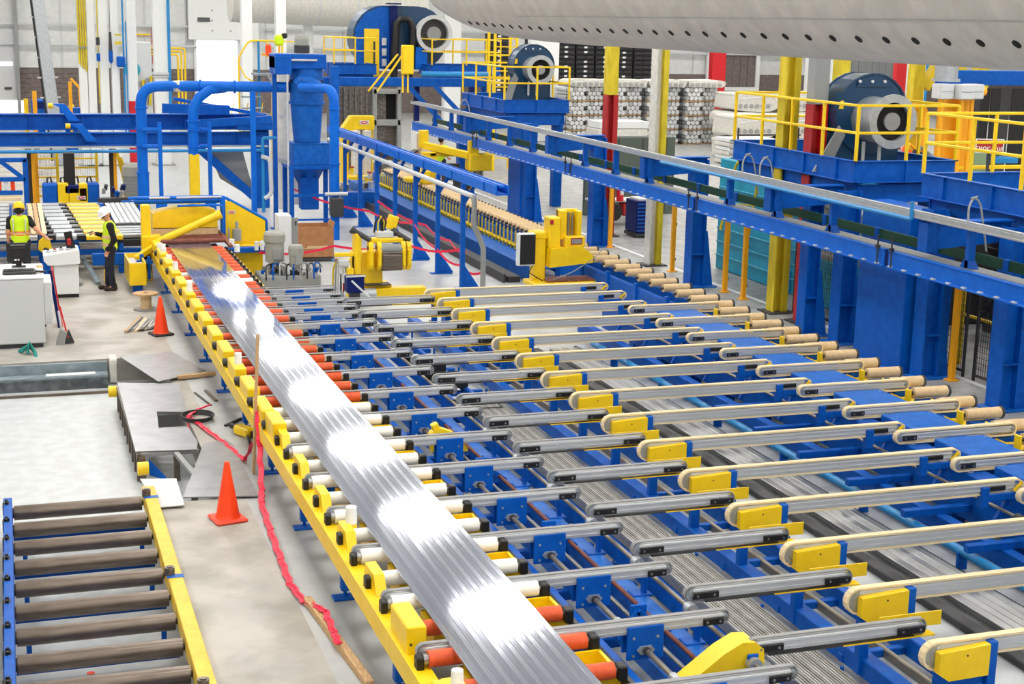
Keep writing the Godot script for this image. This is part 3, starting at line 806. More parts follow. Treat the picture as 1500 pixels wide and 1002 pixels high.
	for k in range(-1, 14):
		var z := -9.60 - 1.215 * k
		wp(t3, "cross_beam", B().box(V(7.45, 0.12, z - 0.3), V(0.8, 0.08, 0.08), 0.008), "blue")
		wp(t3, "foot", B().cyl(V(8.1, 0.02, z + 0.4), V(8.1, 0.2, z + 0.4), 0.016, -1, 8).box(V(8.1, 0.015, z + 0.4), V(0.18, 0.03, 0.14), 0.006).box(V(7.95, 0.17, z + 0.4), V(0.4, 0.03, 0.05)), "blue")
	# strips, pipe and box beam of the fourth bay
	var t4 := T("stacker_stand", "heavy blue box beam and cross frame below the far ends of the cream belt arms", "steel frame", V(10.3, 0, -16))
	beam_z(t4, 10.62, 0.45, 0.30, 0.55, -25.5, -8.2)
	beam_z(t4, 10.05, 0.22, 0.14, 0.20, -25.5, -8.2)
	for k in range(0, 13):
		var z := -9.60 - 1.215 * k
		wp(t4, "post", B().box(V(10.62, 0.10, z), V(0.2, 0.2, 0.2), 0.01), "blue")
		wp(t4, "cross_beam", B().box(V(10.0, 0.36, z + 0.5), V(0.9, 0.09, 0.09), 0.008), "blue")
		wp(t4, "brace", B().bar(V(10.2, 0.34, z + 0.02), V(10.42, 0.72, z + 0.02), 0.05, 0.05), "blue")
	var sh := T("drive_shaft", "slim drive shaft under the far ends of the long cream belt arms", "shaft", V(10.22, 0.62, -16))
	wp(sh, "rod", B().cyl(V(10.25, 0.62, -24), V(10.25, 0.62, -8.2), 0.02, -1, 10), "shaft")
	for k in range(0, 12): wp(sh, "bearing", B().cyl(V(10.25, 0.62, -9.2 - 1.215 * k), V(10.25, 0.62, -9.1 - 1.215 * k), 0.05, -1, 12), "dark_grey")
	var cp := one("air_pipe", B().cyl(V(0, 0, -8), V(0, 0, 8), 0.05, -1, 12), "cyan_pipe", "light blue compressed air pipe along the floor below the cream belt arms", "pipe", "", V(9.70, 0.22, -16))
	for k in 8: part(cp, "clip", B().box(V(0, -0.1, -7 + k * 2.0), V(0.12, 0.2, 0.05), 0.005), "blue")
	for i in 5:
		var o := pm(self, "polished_strip", B().box(V(0, 0.03, 0), V(0.10, 0.06, 15.5), 0.006).mesh(), "steel" if i % 2 == 0 else "aluminium_dull")
		o.position = V(9.02 + i * 0.108, 0.06, -16.5)
		tag(o, "polished strip on the floor under the cream belts, %s of five from the drive covers" % nth(i), "strip", "polished strips on the floor")
	one("floor_channel", B().box(V(0, 0.04, 0), V(0.16, 0.08, 16), 0.01), "dark_grey", "dark steel channel on the floor beside the polished strips", "channel", "", V(8.78, 0, -16.5))
	one("floor_channel", B().box(V(0, 0.04, 0), V(0.07, 0.08, 16), 0.01), "black", "black cable channel on the floor between the polished strips and the light blue pipe", "channel", "", V(9.56, 0, -16.5))
	for k in range(3, 13):
		var z := -9.60 - 1.215 * k + 0.31
		var pl := one("cover_plate", B().box(V(0, 0, 0), V(0.74, 0.16, 0.92), 0.012), "blue_worn", "flat scuffed blue cover plate between short cream belt arms, %s from the front" % nth(k - 3), "cover plate", "blue cover plates", V(11.16, 0.74, z + 0.60))
		part(pl, "bolt", B().cyl(V(-0.3, 0.08, 0.35), V(-0.3, 0.09, 0.35), 0.014, -1, 8).cyl(V(0.3, 0.08, -0.35), V(0.3, 0.09, -0.35), 0.014, -1, 8), "galvanised")
		part(pl, "stand", B().box(V(0, -0.41, 0), V(0.3, 0.66, 0.2), 0.01), "blue")

func run_out() -> void:
	var t := T("run_out_conveyor", "blue conveyor bed with a long row of tan rollers beside the big blue columns", "roller conveyor", V(12.1, 0, -30))
	beam_z(t, 11.86, 0.40, 0.10, 0.46, -50, -8.5)
	beam_z(t, 12.30, 0.40, 0.10, 0.46, -50, -8.5)
	for i in 28:
		wp(t, "post", B().box(V(11.80, 0.36, -9.0 - i * 1.5), V(0.08, 0.72, 0.12), 0.008).box(V(12.34, 0.3, -9.0 - i * 1.5), V(0.08, 0.6, 0.1), 0.008), "blue")
	wp(t, "bed_plate", B().box(V(11.42, 0.30, -41), V(0.70, 0.04, 19), 0.01).box(V(11.09, 0.18, -41), V(0.05, 0.36, 19), 0.01), "blue_worn")
	wp(t, "floor_channel", B().box(V(10.75, 0.07, -41), V(0.30, 0.14, 19), 0.01).box(V(10.52, 0.10, -41), V(0.05, 0.2, 19)), "dark_grey")
	var body := B().cyl(V(-0.27, 0, 0), V(0.27, 0, 0), 0.078, -1, 18).mesh()
	var pin := B().cyl(V(-0.33, 0, 0), V(0.33, 0, 0), 0.03, -1, 10).cyl(V(0.27, 0, 0), V(0.31, 0, 0), 0.085, -1, 14).mesh()
	var brk := B().box(V(-0.34, -0.07, 0), V(0.03, 0.26, 0.13), 0.008).box(V(-0.33, -0.23, 0), V(0.07, 0.12, 0.2), 0.01).mesh()
	var saddle := B().box(V(0.02, -0.16, 0), V(0.44, 0.12, 0.12), 0.01).mesh()
	var tray := B().box(V(0.0, -0.20, 0.3), V(0.60, 0.03, 0.36)).box(V(-0.30, -0.17, 0.3), V(0.02, 0.1, 0.36)).mesh()
	var cylm := B().cyl(V(-0.37, -0.06, 0.02), V(-0.37, -0.52, 0.02), 0.022, -1, 8).cyl(V(-0.37, -0.44, 0.02), V(-0.37, -0.70, 0.02), 0.034, -1, 10).mesh()
	var clamp := B().box(V(-0.37, -0.42, 0.03), V(0.12, 0.05, 0.16), 0.008).box(V(-0.40, -0.58, 0.08), V(0.05, 0.12, 0.05), 0.006).mesh()
	var zz := []
	for i in 38: zz.append(-9.4 - i * 0.605)
	for i in 54: zz.append(-32.2 - i * 0.305)
	for i in zz.size():
		var z: float = zz[i]
		var r := pm(t, "roller", body, "tan")
		r.position = V(12.09, 0.84, z) - t.position
		pm(r, "journal", pin, "dark_grey")
		if z > -24.5:
			pm(r, "bracket", brk, "yellow")
			pm(r, "saddle", saddle, "blue")
			if i % 2 == 0: pm(r, "drip_tray", tray, "yellow")
		elif z < -32.0:
			pm(r, "lift_cylinder", cylm, "olive_yellow")
			pm(r, "clamp", clamp, "yellow")

func puller_rail() -> void:
	var t := T("puller_rail", "long blue overhead rail beam with grey tray and posts running past the blue columns", "rail", V(13.3, 2.1, -28))
	var ends := [-50.0, -42.5, -34.6, -27.4, -20.3, -13.0, -5.5]
	for i in 6:
		var zf: float = ends[i] + 0.06
		var zn: float = ends[i + 1] - 0.06
		var zm := (zf + zn) / 2
		wp(t, "rail_beam", B().box(V(13.22, 2.23, zm), V(0.03, 0.25, zn - zf)).box(V(13.30, 2.36, zm), V(0.24, 0.025, zn - zf), 0.006).box(V(13.30, 2.10, zm), V(0.26, 0.03, zn - zf), 0.006), "blue_bright")
		wp(t, "joint_plate", B().box(V(13.27, 2.23, ends[i + 1]), V(0.10, 0.24, 0.12)), "navy_blue")
		wp(t, "tie_rod", B().cyl(V(13.16, 2.12, ends[i + 1] + 0.2), V(13.16, 2.62, ends[i + 1] + 0.2), 0.014, -1, 8).cyl(V(13.16, 2.12, ends[i + 1] - 0.2), V(13.16, 2.58, ends[i + 1] - 0.2), 0.014, -1, 8).box(V(13.16, 2.40, ends[i + 1] + 0.2), V(0.06, 0.05, 0.06)).box(V(13.16, 2.40, ends[i + 1] - 0.2), V(0.06, 0.05, 0.06)), "dark_grey")
	wp(t, "walk_strip", B().box(V(13.42, 2.378, -28), V(0.30, 0.012, 44)), "mid_grey")
	var bl := B()
	for i in 110: bl.box(V(13.185, 2.122, -49 + i * 0.39), V(0.05, 0.022, 0.09))
	tag(wp(t, "flange_bolt", bl, "light_grey"), "", "", "", "stuff")
	for i in 22:
		var z := -47.6 + i * 1.95
		if i % 4 == 2: continue
		var ps := wp(t, "post", B().box(V(13.36, 2.66, z), V(0.12, 0.56, 0.10), 0.008), "blue")
		part(ps, "gusset", B().prism(P2([-0.16, 0, 0.16, 0, 0.06, 0.12, -0.06, 0.12]), Transform3D(Basis(V(0, 0, 1), V(0, 1, 0), V(-1, 0, 0)), V(13.36, 2.38, z)), 0.12), "blue")
	wp(t, "cable_tray", B().box(V(13.24, 2.99, -28), V(0.16, 0.035, 44), 0.006).box(V(13.17, 3.02, -28), V(0.015, 0.09, 44)).box(V(13.31, 3.02, -28), V(0.015, 0.09, 44)).box(V(13.40, 3.03, -28), V(0.10, 0.05, 44), 0.008), "galvanised")
	wp(t, "conduit", B().cyl(V(13.14, 2.95, -29), V(13.14, 2.95, -19.6), 0.032, -1, 10).cyl(V(13.14, 2.95, -19.6), V(13.14, 3.22, -19.6), 0.032, -1, 10), "cyan_pipe")
	var gb := wp(t, "belt_guard", B().box(V(13.95, 2.42, -28), V(0.03, 0.16, 44)), "green_guard")
	for i in 24: part(gb, "divider", B().box(V(13.94, 2.42, -48 + i * 1.75), V(0.06, 0.18, 0.12), 0.005), "blue")
	for q in [-43.8, -36.4, -30.2, -24.4, -19.4]:
		var br := wp(t, "bracket", B().prism(P2([0, 0, 0, 0.42, 1.5, 0.42, 1.5, 0.10]), Transform3D(Basis(), V(13.30, 2.50, q)), 0.10).box(V(13.32, 2.70, q), V(0.18, 0.46, 0.26), 0.01), "blue")
		part(br, "top_flange", B().box(V(14.05, 2.93, q), V(1.55, 0.03, 0.26), 0.006), "blue")
	for z in [-44.6, -25.6, -24.9, -18.4]:
		wp(t, "cable_loop", B().tube(pipe_bend([V(13.32, 3.0, z), V(13.36, 3.38, z - 0.1), V(13.62, 3.42, z - 0.2), V(13.75, 2.6, z - 0.1)], 0.22, 5), 0.016, 6), "mid_grey")
	# columns carrying the rail and fans
	var n := 0
	for q in [[14.60, -18.95, 0.34], [14.66, -21.15, 0.34], [14.70, -23.95, 0.34], [14.42, -24.75, 0.30], [14.62, -30.2, 0.36], [14.68, -36.4, 0.36], [14.55, -41.5, 0.36], [14.5, -42.7, 0.30], [14.6, -48.5, 0.36]]:
		var c := T("rail_column", "tall blue steel column with a flared foot under the rail, %s from the front" % nth(n), "column", V(q[0], 0, q[1]), "blue columns along the rail")
		n += 1
		var w: float = q[2]
		part(c, "shaft", B().box(V(-w / 2 + 0.02, 1.45, 0), V(0.03, 2.86, w)).box(V(w / 2 - 0.02, 1.45, 0), V(0.03, 2.86, w)).box(V(0, 1.45, 0.02), V(w - 0.06, 2.86, 0.03)), "blue")
		part(c, "stiffener", B().box(V(0, 0.75, 0.10), V(w - 0.06, 0.02, 0.15)).box(V(0, 1.9, 0.10), V(w - 0.06, 0.02, 0.15)), "blue")
		part(c, "gusset", B().prism(P2([0, 0, 0.22, 0, 0.04, 1.25, 0, 1.25]), Transform3D(Basis(), V(w / 2, 0.03, w / 2 - 0.03)), 0.02), "blue")
		part(c, "base_plate", B().box(V(0.08, 0.015, 0), V(w + 0.4, 0.03, w + 0.2), 0.005), "blue_worn")
	for q in [[14.63, -22.2, 1.5, "in the middle of the rail"], [14.6, -42.1, 0.9, "beyond the tan rollers"]]:
		var c := T("rail_column", "broad blue plate column %s" % q[3], "column", V(q[0], 0, q[1]))
		part(c, "shaft", B().box(V(0, 1.4, 0), V(0.52, 2.8, q[2]), 0.012), "blue")
		part(c, "base_plate", B().box(V(0, 0.015, 0), V(0.8, 0.03, q[2] + 0.3), 0.005), "blue_worn")
		part(c, "cap_plate", B().box(V(0, 2.82, 0), V(0.6, 0.03, q[2] + 0.06), 0.005), "blue")
	# amber light-curtain posts along the lane
	n = 0
	for z in [-20.8, -28.45, -29.35, -32.15, -36.1, -43.0]:
		var c := T("fence_post", "slim amber fence post along the lane, %s from the front" % nth(n), "post", V(14.98, 0, z), "amber fence posts along the lane")
		n += 1
		part(c, "upright", B().box(V(0, 0.95, 0), V(0.10, 1.9, 0.10), 0.008), "amber")
		part(c, "foot", B().box(V(0, 0.012, 0), V(0.2, 0.024, 0.18), 0.004), "amber")
		part(c, "clip", B().box(V(0.06, 0.3, 0), V(0.03, 0.07, 0.05)).box(V(0.06, 1.15, 0), V(0.03, 0.07, 0.05)), "black")
	# wire mesh panels
	n = 0
	for q in [[-26.9, -21.0], [-20.7, -16.8]]:
		var f := T("mesh_fence", ["dark wire mesh fence panel between the broad blue column and the red column", "dark wire mesh fence panel behind the front amber post"][n], "fence", V(15.35, 0, (q[0] + q[1]) / 2))
		n += 1
		var l: float = q[1] - q[0]
		var w := B()
		for i in int(l / 0.06): w.box(V(0, 0.85, -l / 2 + i * 0.06), V(0.006, 1.5, 0.006))
		for i in 16: w.box(V(0, 0.12 + i * 0.1, 0), V(0.006, 0.006, l))
		tag(part(f, "wire", w, "mesh_wire"), "", "", "", "stuff")
		part(f, "frame", B().box(V(0, 1.62, 0), V(0.03, 0.04, l)).box(V(0, 0.1, 0), V(0.03, 0.04, l)).box(V(0, 0.82, -l / 2), V(0.04, 1.64, 0.04)).box(V(0, 0.82, l / 2), V(0.04, 1.64, 0.04)), "dark_grey")
	n = 0
	for q in [[15.9, -20.6, 2.6], [15.75, -24.1, 1.3]]:
		var f := T("guard_rail", ["yellow pipe guard rail behind the wire mesh by the front amber post", "yellow pipe guard rail glimpsed between two blue columns"][n], "railing", V(q[0], 0, q[1]))
		n += 1
		var l: float = q[2]
		part(f, "post", B().cyl(V(0, 0, -l / 2), V(0, 1.5, -l / 2), 0.035, -1, 8), "yellow"); part(f, "post", B().cyl(V(0, 0, l / 2), V(0, 1.5, l / 2), 0.035, -1, 8), "yellow")
		part(f, "rail", B().cyl(V(0, 1.5, -l / 2), V(0, 1.5, l / 2), 0.035, -1, 8), "yellow"); part(f, "rail", B().cyl(V(0, 0.9, -l / 2), V(0, 0.9, l / 2), 0.03, -1, 8), "yellow")
	# hall columns
	for q in [[14.92, -33.2, "tall hall column with a white flank and a yellow face behind the rail", "lagging", "olive_yellow", 12.0, "olive_yellow", 0.0], [15.72, -38.2, "tall hall column painted red below and yellow above, beside the middle fan", "dull_red", "dull_red", 3.9, "olive_yellow", 12.0], [15.0, -27.0, "tall weathered yellow hall column behind the big fan platform", "olive_yellow", "olive_yellow", 12.0, "olive_yellow", 0.0], [15.02, -25.9, "grey hall column with a red lower half by the big fan", "dull_red", "red", 4.35, "mid_grey", 12.0]]:
		var c := T("hall_column", q[2], "column", V(q[0], 0, q[1]))
		var h: float = q[5]
		part(c, "web", B().box(V(-0.02, h / 2, -0.02), V(0.22, h, 0.04)), q[3])
		part(c, "flange", B().box(V(-0.14, h / 2, 0), V(0.04, h, 0.30)), q[3])
		part(c, "flange", B().box(V(0.11, h / 2, 0), V(0.14, h, 0.30), 0.01), q[4])
		if q[7] > 0.0: part(c, "upper_shaft", B().box(V(0, (h + q[7]) / 2, 0), V(0.32, q[7] - h, 0.30), 0.01), q[6])
		part(c, "base_plate", B().box(V(0, 0.015, 0), V(0.6, 0.03, 0.55)), "dark_grey")

func platform(label: String, x0: float, x1: float, zf: float, zn: float, gate := false) -> Node3D:
	var xm := (x0 + x1) / 2
	var zm := (zf + zn) / 2
	var w := x1 - x0
	var l := zn - zf
	var t := T("fan_platform", label, "platform", V(xm, 2.72, zm))
	wp(t, "deck", B().box(V(xm, 3.06, zm), V(w - 0.1, 0.05, l - 0.1)), "mid_grey")
	for s in [0, 1, 2, 3]:
		var c: Vector3 = [V(x0, 3.21, zm), V(x1, 3.21, zm), V(xm, 3.21, zf), V(xm, 3.21, zn)][s]
		var ax: bool = s < 2
		var b := B()
		b.box(c, V(0.02, 0.40, l) if ax else V(w, 0.40, 0.02))
		for y in [3.41, 3.02]: b.box(V(c.x, y, c.z), V(0.10, 0.02, l + 0.1) if ax else V(w + 0.1, 0.02, 0.10), 0.004)
		var e := wp(t, "edge_channel", b, "blue")
		var k := int((l if ax else w) / 1.15)
		for i in k: part(e, "stiffener", B().box(c + (V(-0.03 if s == 0 else 0.03, 0, -l / 2 + (i + 0.5) * l / k) if ax else V(-w / 2 + (i + 0.5) * w / k, 0, 0.03 if s == 3 else -0.03)), V(0.05, 0.38, 0.03) if ax else V(0.03, 0.38, 0.05)), "blue")
	for s in [-1, 1]:
		wp(t, "main_beam", B().box(V(xm + s * (w / 2 - 0.14), 2.86, zm), V(0.03, 0.28, l - 0.1)).box(V(xm + s * (w / 2 - 0.14), 2.74, zm), V(0.16, 0.02, l - 0.1)).box(V(xm + s * (w / 2 - 0.14), 2.99, zm), V(0.16, 0.02, l - 0.1)), "blue")
		wp(t, "cross_beam", B().box(V(xm, 2.80, zm + s * (l / 2 - 0.1)), V(w - 0.2, 0.34, 0.03)).box(V(xm, 2.64, zm + s * (l / 2 - 0.1)), V(w - 0.2, 0.02, 0.16)), "blue")
		for q in ([1] if gate else [-1, 1]):
			wp(t, "stub_leg", B().box(V(xm + q * (w / 2 - 0.2), 1.38, zm + s * (l / 2 - 0.45)), V(0.30, 2.76, 0.30), 0.01), "blue")
	# railing
	var px := []
	for s in [x0, x1]:
		var k := int(l / 1.15)
		for i in k + 1: px.append(V(s, 3.41, zf + l * i / k))
	px.append(V(xm, 3.41, zn)); px.append(V(xm, 3.41, zf))
	for p in px: wp(t, "rail_post", B().box(p + V(0, 0.50, 0), V(0.055, 1.04, 0.055), 0.006), "yellow")
	for y in [4.43, 3.93]:
		for s in [x0, x1]: wp(t, "hand_rail", B().box(V(s, y, zm), V(0.05, 0.05, l), 0.008), "yellow")
		for s in [zf, zn]: wp(t, "hand_rail", B().box(V(xm, y, s), V(w, 0.05, 0.05), 0.008), "yellow")
	return t

func fan(label: String, at: Vector3, sc := 1.0) -> Node3D:
	# at: centre of the inlet ring; the inlet faces +z
	var t := T("blower_fan", label, "fan", at)
	var R := 0.72 * sc
	# scroll casing: spiral disc with thickness along z
	var sp := PackedVector2Array()
	for i in 28:
		var a := -0.35 + TAU * i / 28.0
		sp.append(Vector2(cos(a), sin(a)) * R * (0.92 + 0.10 * sin(a * 0.5 + 0.6)) + Vector2(0.02 * sc, 0.06 * sc))
	part(t, "scroll_casing", B().prism(sp, Transform3D(Basis(), V(0, 0, -1.0 * sc)), 0.6 * sc), "fan_blue")
	var rim := B()
	for z in [-0.70, -1.30]:
		for i in 28: rim.bar(V(sp[i].x, sp[i].y, z * sc), V(sp[(i + 1) % 28].x, sp[(i + 1) % 28].y, z * sc), 0.05 * sc, 0.03 * sc, 0.0, V(sp[i].x, sp[i].y, 0).normalized())
	part(t, "casing_flange", rim, "fan_blue")
	var st := part(t, "casing_plate", B().prism(P2([-0.35 * sc, 0.62 * sc, 0.35 * sc, 0.62 * sc, 0.24 * sc, 0.76 * sc, 0.0, 0.82 * sc, -0.24 * sc, 0.76 * sc]), Transform3D(Basis(), V(0.0, -0.06, -0.68 * sc)), 0.03), "fan_blue")
	for i in 3: part(st, "lug", B().cyl(V(-0.3 * sc + i * 0.25 * sc, 0.66 * sc, -0.66 * sc), V(-0.3 * sc + i * 0.25 * sc, 0.66 * sc, -0.63 * sc), 0.03, -1, 10), "light_grey")
	# silencer drum with a flanged mouth and a round core
	part(t, "inlet_drum", B().lathe([Vector2(0.40, -0.72), Vector2(0.40, -0.02), Vector2(0.47, -0.02), Vector2(0.47, 0.03), Vector2(0.33, 0.03), Vector2(0.31, -0.25)], Transform3D(Basis(V(sc, 0, 0), V(0, 0, sc), V(0, -sc, 0)), V(0, 0, 0)), 32), "galvanised")
	part(t, "inlet_throat", B().cyl(V(0, 0, -0.10 * sc), V(0, 0, -0.05 * sc), 0.335 * sc, -1, 24), "hole")
	part(t, "inlet_core", B().cyl(V(0, 0, -0.08 * sc), V(0, 0, 0.0), 0.155 * sc, -1, 20), "mid_grey")
	part(t, "drum_stand", B().box(V(0, -0.62 * sc, -0.35 * sc), V(0.05, 0.46 * sc, 0.05)), "light_grey")
	part(t, "drum_stand", B().box(V(-0.2, -0.62 * sc, -0.58 * sc), V(0.05, 0.46 * sc, 0.05)), "light_grey")
	var fh := at.y - 3.09
	part(t, "casing_stand", B().prism(P2([-0.85 * sc, -fh, 0.62 * sc, -fh, 0.62 * sc, -0.2, -0.62 * sc, -0.3]), Transform3D(Basis(), V(0, 0, -1.0 * sc)), 0.54 * sc), "fan_blue")
	part(t, "side_brace", B().prism(P2([-1.15 * sc, -fh, -0.86 * sc, -fh, -0.55 * sc, -0.30, -0.68 * sc, -0.12]), Transform3D(Basis(), V(0, 0, -0.62 * sc)), 0.04), "mid_grey")
	part(t, "name_plate", B().box(V(-0.62 * sc, 0.25 * sc, -0.69 * sc), V(0.10, 0.16, 0.01)), "yellow")
	return t

func fan_platforms() -> void:
	platform("blue fan platform with a yellow railing carrying the big fan beyond the rail", 14.8, 16.95, -28.9, -24.0, true)
	fan("big dark blue blower fan with a shiny inlet drum on the fan platform", V(15.98, 4.09, -24.7), 1.10)
	platform("blue railed platform at the front of the rail, without a fan in view", 14.82, 17.6, -21.85, -16.6)
	platform("small blue fan platform with a yellow railing in front of the black crate stacks", 14.7, 16.85, -48.9, -44.4, true)
	fan("dark blue blower fan with a shiny inlet drum in front of the black crate stacks", V(16.2, 4.32, -45.3), 0.98)
	# far furnace platform with its huge blower
	var t := platform("far blue furnace platform with yellow railings round the huge double blower", 12.3, 14.0, -60.55, -58.6, true)
	var t2 := platform("far blue platform with a yellow railing under the round mouth of the huge blower", 16.3, 19.2, -60.55, -58.6, true)
	for q in [t, t2]: q.position.y += 0.62
	var bw := T("furnace_blower", "huge dark blue furnace blower casing with a grey ringed mouth and a yellow panel", "blower", V(15.5, 3.7, -61.2))
	var o := PackedVector2Array()
	for i in 13: o.append(Vector2(0.72 + cos(PI * 0.5 - PI * i / 12) * 1.28, 1.36 + sin(PI * 0.5 - PI * i / 12) * 1.28))
	for i in 13: o.append(Vector2(-0.72 + cos(-PI * 0.5 - PI * i / 12) * 1.28, 1.36 + sin(-PI * 0.5 - PI * i / 12) * 1.28))
	part(bw, "casing", B().prism(o, Transform3D(Basis(), V(0, 0, 0)), 1.2), "fan_blue")
	part(bw, "casing_cover", B().prism(P2([-1.95, 0.1, -0.5, 0.1, -0.5, 2.6, -0.9, 2.58, -1.5, 2.3, -1.9, 1.7]), Transform3D(Basis(), V(0, 0, 0.64)), 0.1), "blue")
	part(bw, "mouth_ring", B().lathe([Vector2(0.68, -0.9), Vector2(0.68, 0.0), Vector2(0.76, 0.0), Vector2(0.76, 0.05), Vector2(0.60, 0.05), Vector2(0.58, -0.2)], Transform3D(Basis(V(1, 0, 0), V(0, 0, 1), V(0, -1, 0)), V(1.28, 1.55, 1.2)), 32), "light_grey")
	part(bw, "mouth_throat", B().cyl(V(1.28, 1.55, 0.9), V(1.28, 1.55, 0.98), 0.6, -1, 28), "dark_grey")
	part(bw, "mouth_core", B().cyl(V(1.28, 1.55, 0.95), V(1.28, 1.55, 1.2), 0.29, -1, 22), "mid_grey")
	part(bw, "yellow_panel", B().box(V(-1.25, 0.75, 0.74), V(0.62, 1.9, 0.1), 0.01), "yellow")
	part(bw, "handle", B().box(V(-1.15, 0.65, 0.82), V(0.07, 1.1, 0.06)), "dark_grey")
	part(bw, "cable_mast", B().box(V(-0.35, 1.4, 0.8), V(0.3, 2.5, 0.2)).box(V(-0.35, 2.72, 0.8), V(0.56, 0.06, 0.4)), "navy_blue")
	for i in 3: part(bw, "port", B().box(V(-0.72, 0.35 + i * 0.42, 0.75), V(0.2, 0.3, 0.06), 0.02), "light_grey")
	var hose := [V(-0.40, -0.35, 1.1), V(-0.38, 0.6, 1.1), V(-0.32, 1.5, 1.1), V(-0.30, 1.95, 1.1), V(-0.10, 2.12, 1.1), V(0.22, 2.08, 1.1), V(0.38, 1.8, 1.1), V(0.38, 1.0, 1.1), V(0.30, 0.2, 1.1), V(0.2, -0.35, 1.1)]
	part(bw, "cable_chain", B().tube(hose, 0.15, 10), "black")
	part(bw, "blue_cabinet", B().box(V(0.75, 0.55, 1.0), V(0.5, 0.9, 0.3), 0.02), "blue_bright")
	# furnace body below
	var fu := T("furnace", "grey ribbed furnace body with a dark open mouth below the huge blower", "furnace", V(13.4, 0, -57.0))
	part(fu, "shell", B().box(V(-0.35, 1.6, -1.0), V(2.0, 3.2, 1.8), 0.03), "furnace")
	for i in 8: part(fu, "rib", B().box(V(-1.25 + i * 0.22, 1.75, -0.06), V(0.08, 2.9, 0.08), 0.01), "furnace")
	part(fu, "side_frame", B().box(V(0.62, 3.05, 0), V(1.1, 0.2, 0.3), 0.02).box(V(0.62, 1.85, 0), V(1.1, 0.24, 0.3), 0.02).box(V(0.14, 1.6, 0), V(0.16, 3.2, 0.3), 0.02).box(V(1.12, 1.6, 0), V(0.16, 3.2, 0.3), 0.02), "mid_grey")
	part(fu, "mouth", B().box(V(0.62, 2.45, -0.4), V(0.9, 1.0, 0.4)), "hole")
	part(fu, "mouth_lower", B().box(V(0.62, 0.9, -0.4), V(0.9, 1.6, 0.4)), "old_steel")
	part(fu, "corner_post", B().box(V(-1.5, 2.0, 0.3), V(0.34, 4.0, 0.34), 0.01), "blue")
	part(fu, "side_beam", B().box(V(1.6, 3.4, -0.3), V(7.0, 0.34, 0.3), 0.02), "blue")
	for s in [1.5, 2.6]: part(fu, "brace", B().bar(V(s, 3.3, -0.2), V(s + 1.4, 1.9, -0.2), 0.14, 0.16), "blue")
	part(fu, "frame_leg", B().box(V(4.2, 1.7, -0.3), V(0.22, 3.4, 0.22)).box(V(2.0, 1.7, -0.6), V(0.2, 3.4, 0.2)), "navy_blue")
	part(fu, "air_main", B().cyl(V(1.9, 3.75, 0.5), V(4.6, 3.75, 0.5), 0.10, -1, 12), "cyan_pipe")
	part(fu, "stair_rail", B().bar(V(-0.3, 3.1, 0.9), V(0.85, 4.5, 0.9), 0.06, 0.06).bar(V(0.05, 3.1, 0.9), V(1.05, 4.5, 0.9), 0.06, 0.06).box(V(1.05, 3.8, 0.9), V(0.06, 1.5, 0.06)).box(V(1.25, 3.8, 0.9), V(0.06, 1.5, 0.06)), "yellow")
	part(fu, "yellow_box", B().box(V(1.2, 4.3, 1.0), V(0.45, 1.1, 0.3), 0.04), "yellow")
	# yellow portal in front of the furnace with two lagged pipes
	var po := T("yellow_portal", "yellow portal frame with a small oval badge straddling two white wrapped pipes", "machine frame", V(11.8, 0, -52.2))
	part(po, "head", B().prism(P2([-0.62, 1.55, -0.62, 1.95, -0.28, 2.42, 0.55, 2.42, 0.55, 1.95, -0.16, 1.95, -0.36, 1.55]), Transform3D(Basis(), V(0, 0, 0)), 0.5), "yellow")
	part(po, "leg", B().box(V(-0.5, 0.8, 0), V(0.26, 1.6, 0.4), 0.02), "yellow"); part(po, "leg", B().box(V(0.48, 1.2, -0.1), V(0.16, 1.6, 0.3), 0.02), "yellow")
	part(po, "base", B().box(V(0.1, 0.2, 0.3), V(1.3, 0.3, 0.9), 0.02).box(V(0.9, 0.1, 0.6), V(0.8, 0.25, 0.6), 0.02), "yellow")
	badge(po, V(0.18, 2.20, 0.26), 0.34)
	for x in [-0.12, 0.28]:
		var pp := T("lagged_pipe", "white wrapped upright pipe inside the yellow portal, on the %s side" % ("duct leg" if x < 0 else "furnace mouth"), "pipe", V(11.8 + x, 0, -52.0))
		part(pp, "lagging", B().lathe([Vector2(0.0, 0.35), Vector2(0.16, 0.35), Vector2(0.17, 0.9), Vector2(0.155, 1.4), Vector2(0.17, 1.9), Vector2(0.0, 1.95)], Transform3D(), 18), "lagging")
		part(pp, "strap", B().cyl(V(0, 0.9, 0), V(0, 0.95, 0), 0.175, -1, 18).cyl(V(0, 1.5, 0), V(0, 1.55, 0), 0.17, -1, 18), "light_grey")
	var wp2 := T("lagged_pipe", "tall white column with two red bands behind the blue tray line", "pipe", V(14.2, 0, -53.0))
	part(wp2, "lagging", B().cyl(V(0, 0, 0), V(0, 2.0, 0), 0.22, -1, 20), "white_paint")
	part(wp2, "red_band", B().cyl(V(0, 0.98, 0), V(0, 1.06, 0), 0.225, -1, 20).cyl(V(0, 0.72, 0), V(0, 0.80, 0), 0.225, -1, 20), "tape")
	# yellow access tower by the far platforms
	var tw := T("access_tower", "yellow caged access ladder tower between the two far fan platforms", "ladder", V(18.6, 0, -56.5))
	for x in [-0.45, 0.45]:
		for z in [-0.4, 0.4]: part(tw, "upright", B().box(V(x, 3.0, z), V(0.09, 6.0, 0.09)), "yellow")
	for i in 18: part(tw, "rung", B().box(V(0, 0.5 + i * 0.31, 0.4), V(0.8, 0.04, 0.04)), "yellow")
	for i in 5: part(tw, "hoop", B().box(V(0, 1.2 + i * 1.1, -0.4), V(0.9, 0.06, 0.04)).box(V(0.45, 1.2 + i * 1.1, 0), V(0.04, 0.06, 0.8)), "yellow")
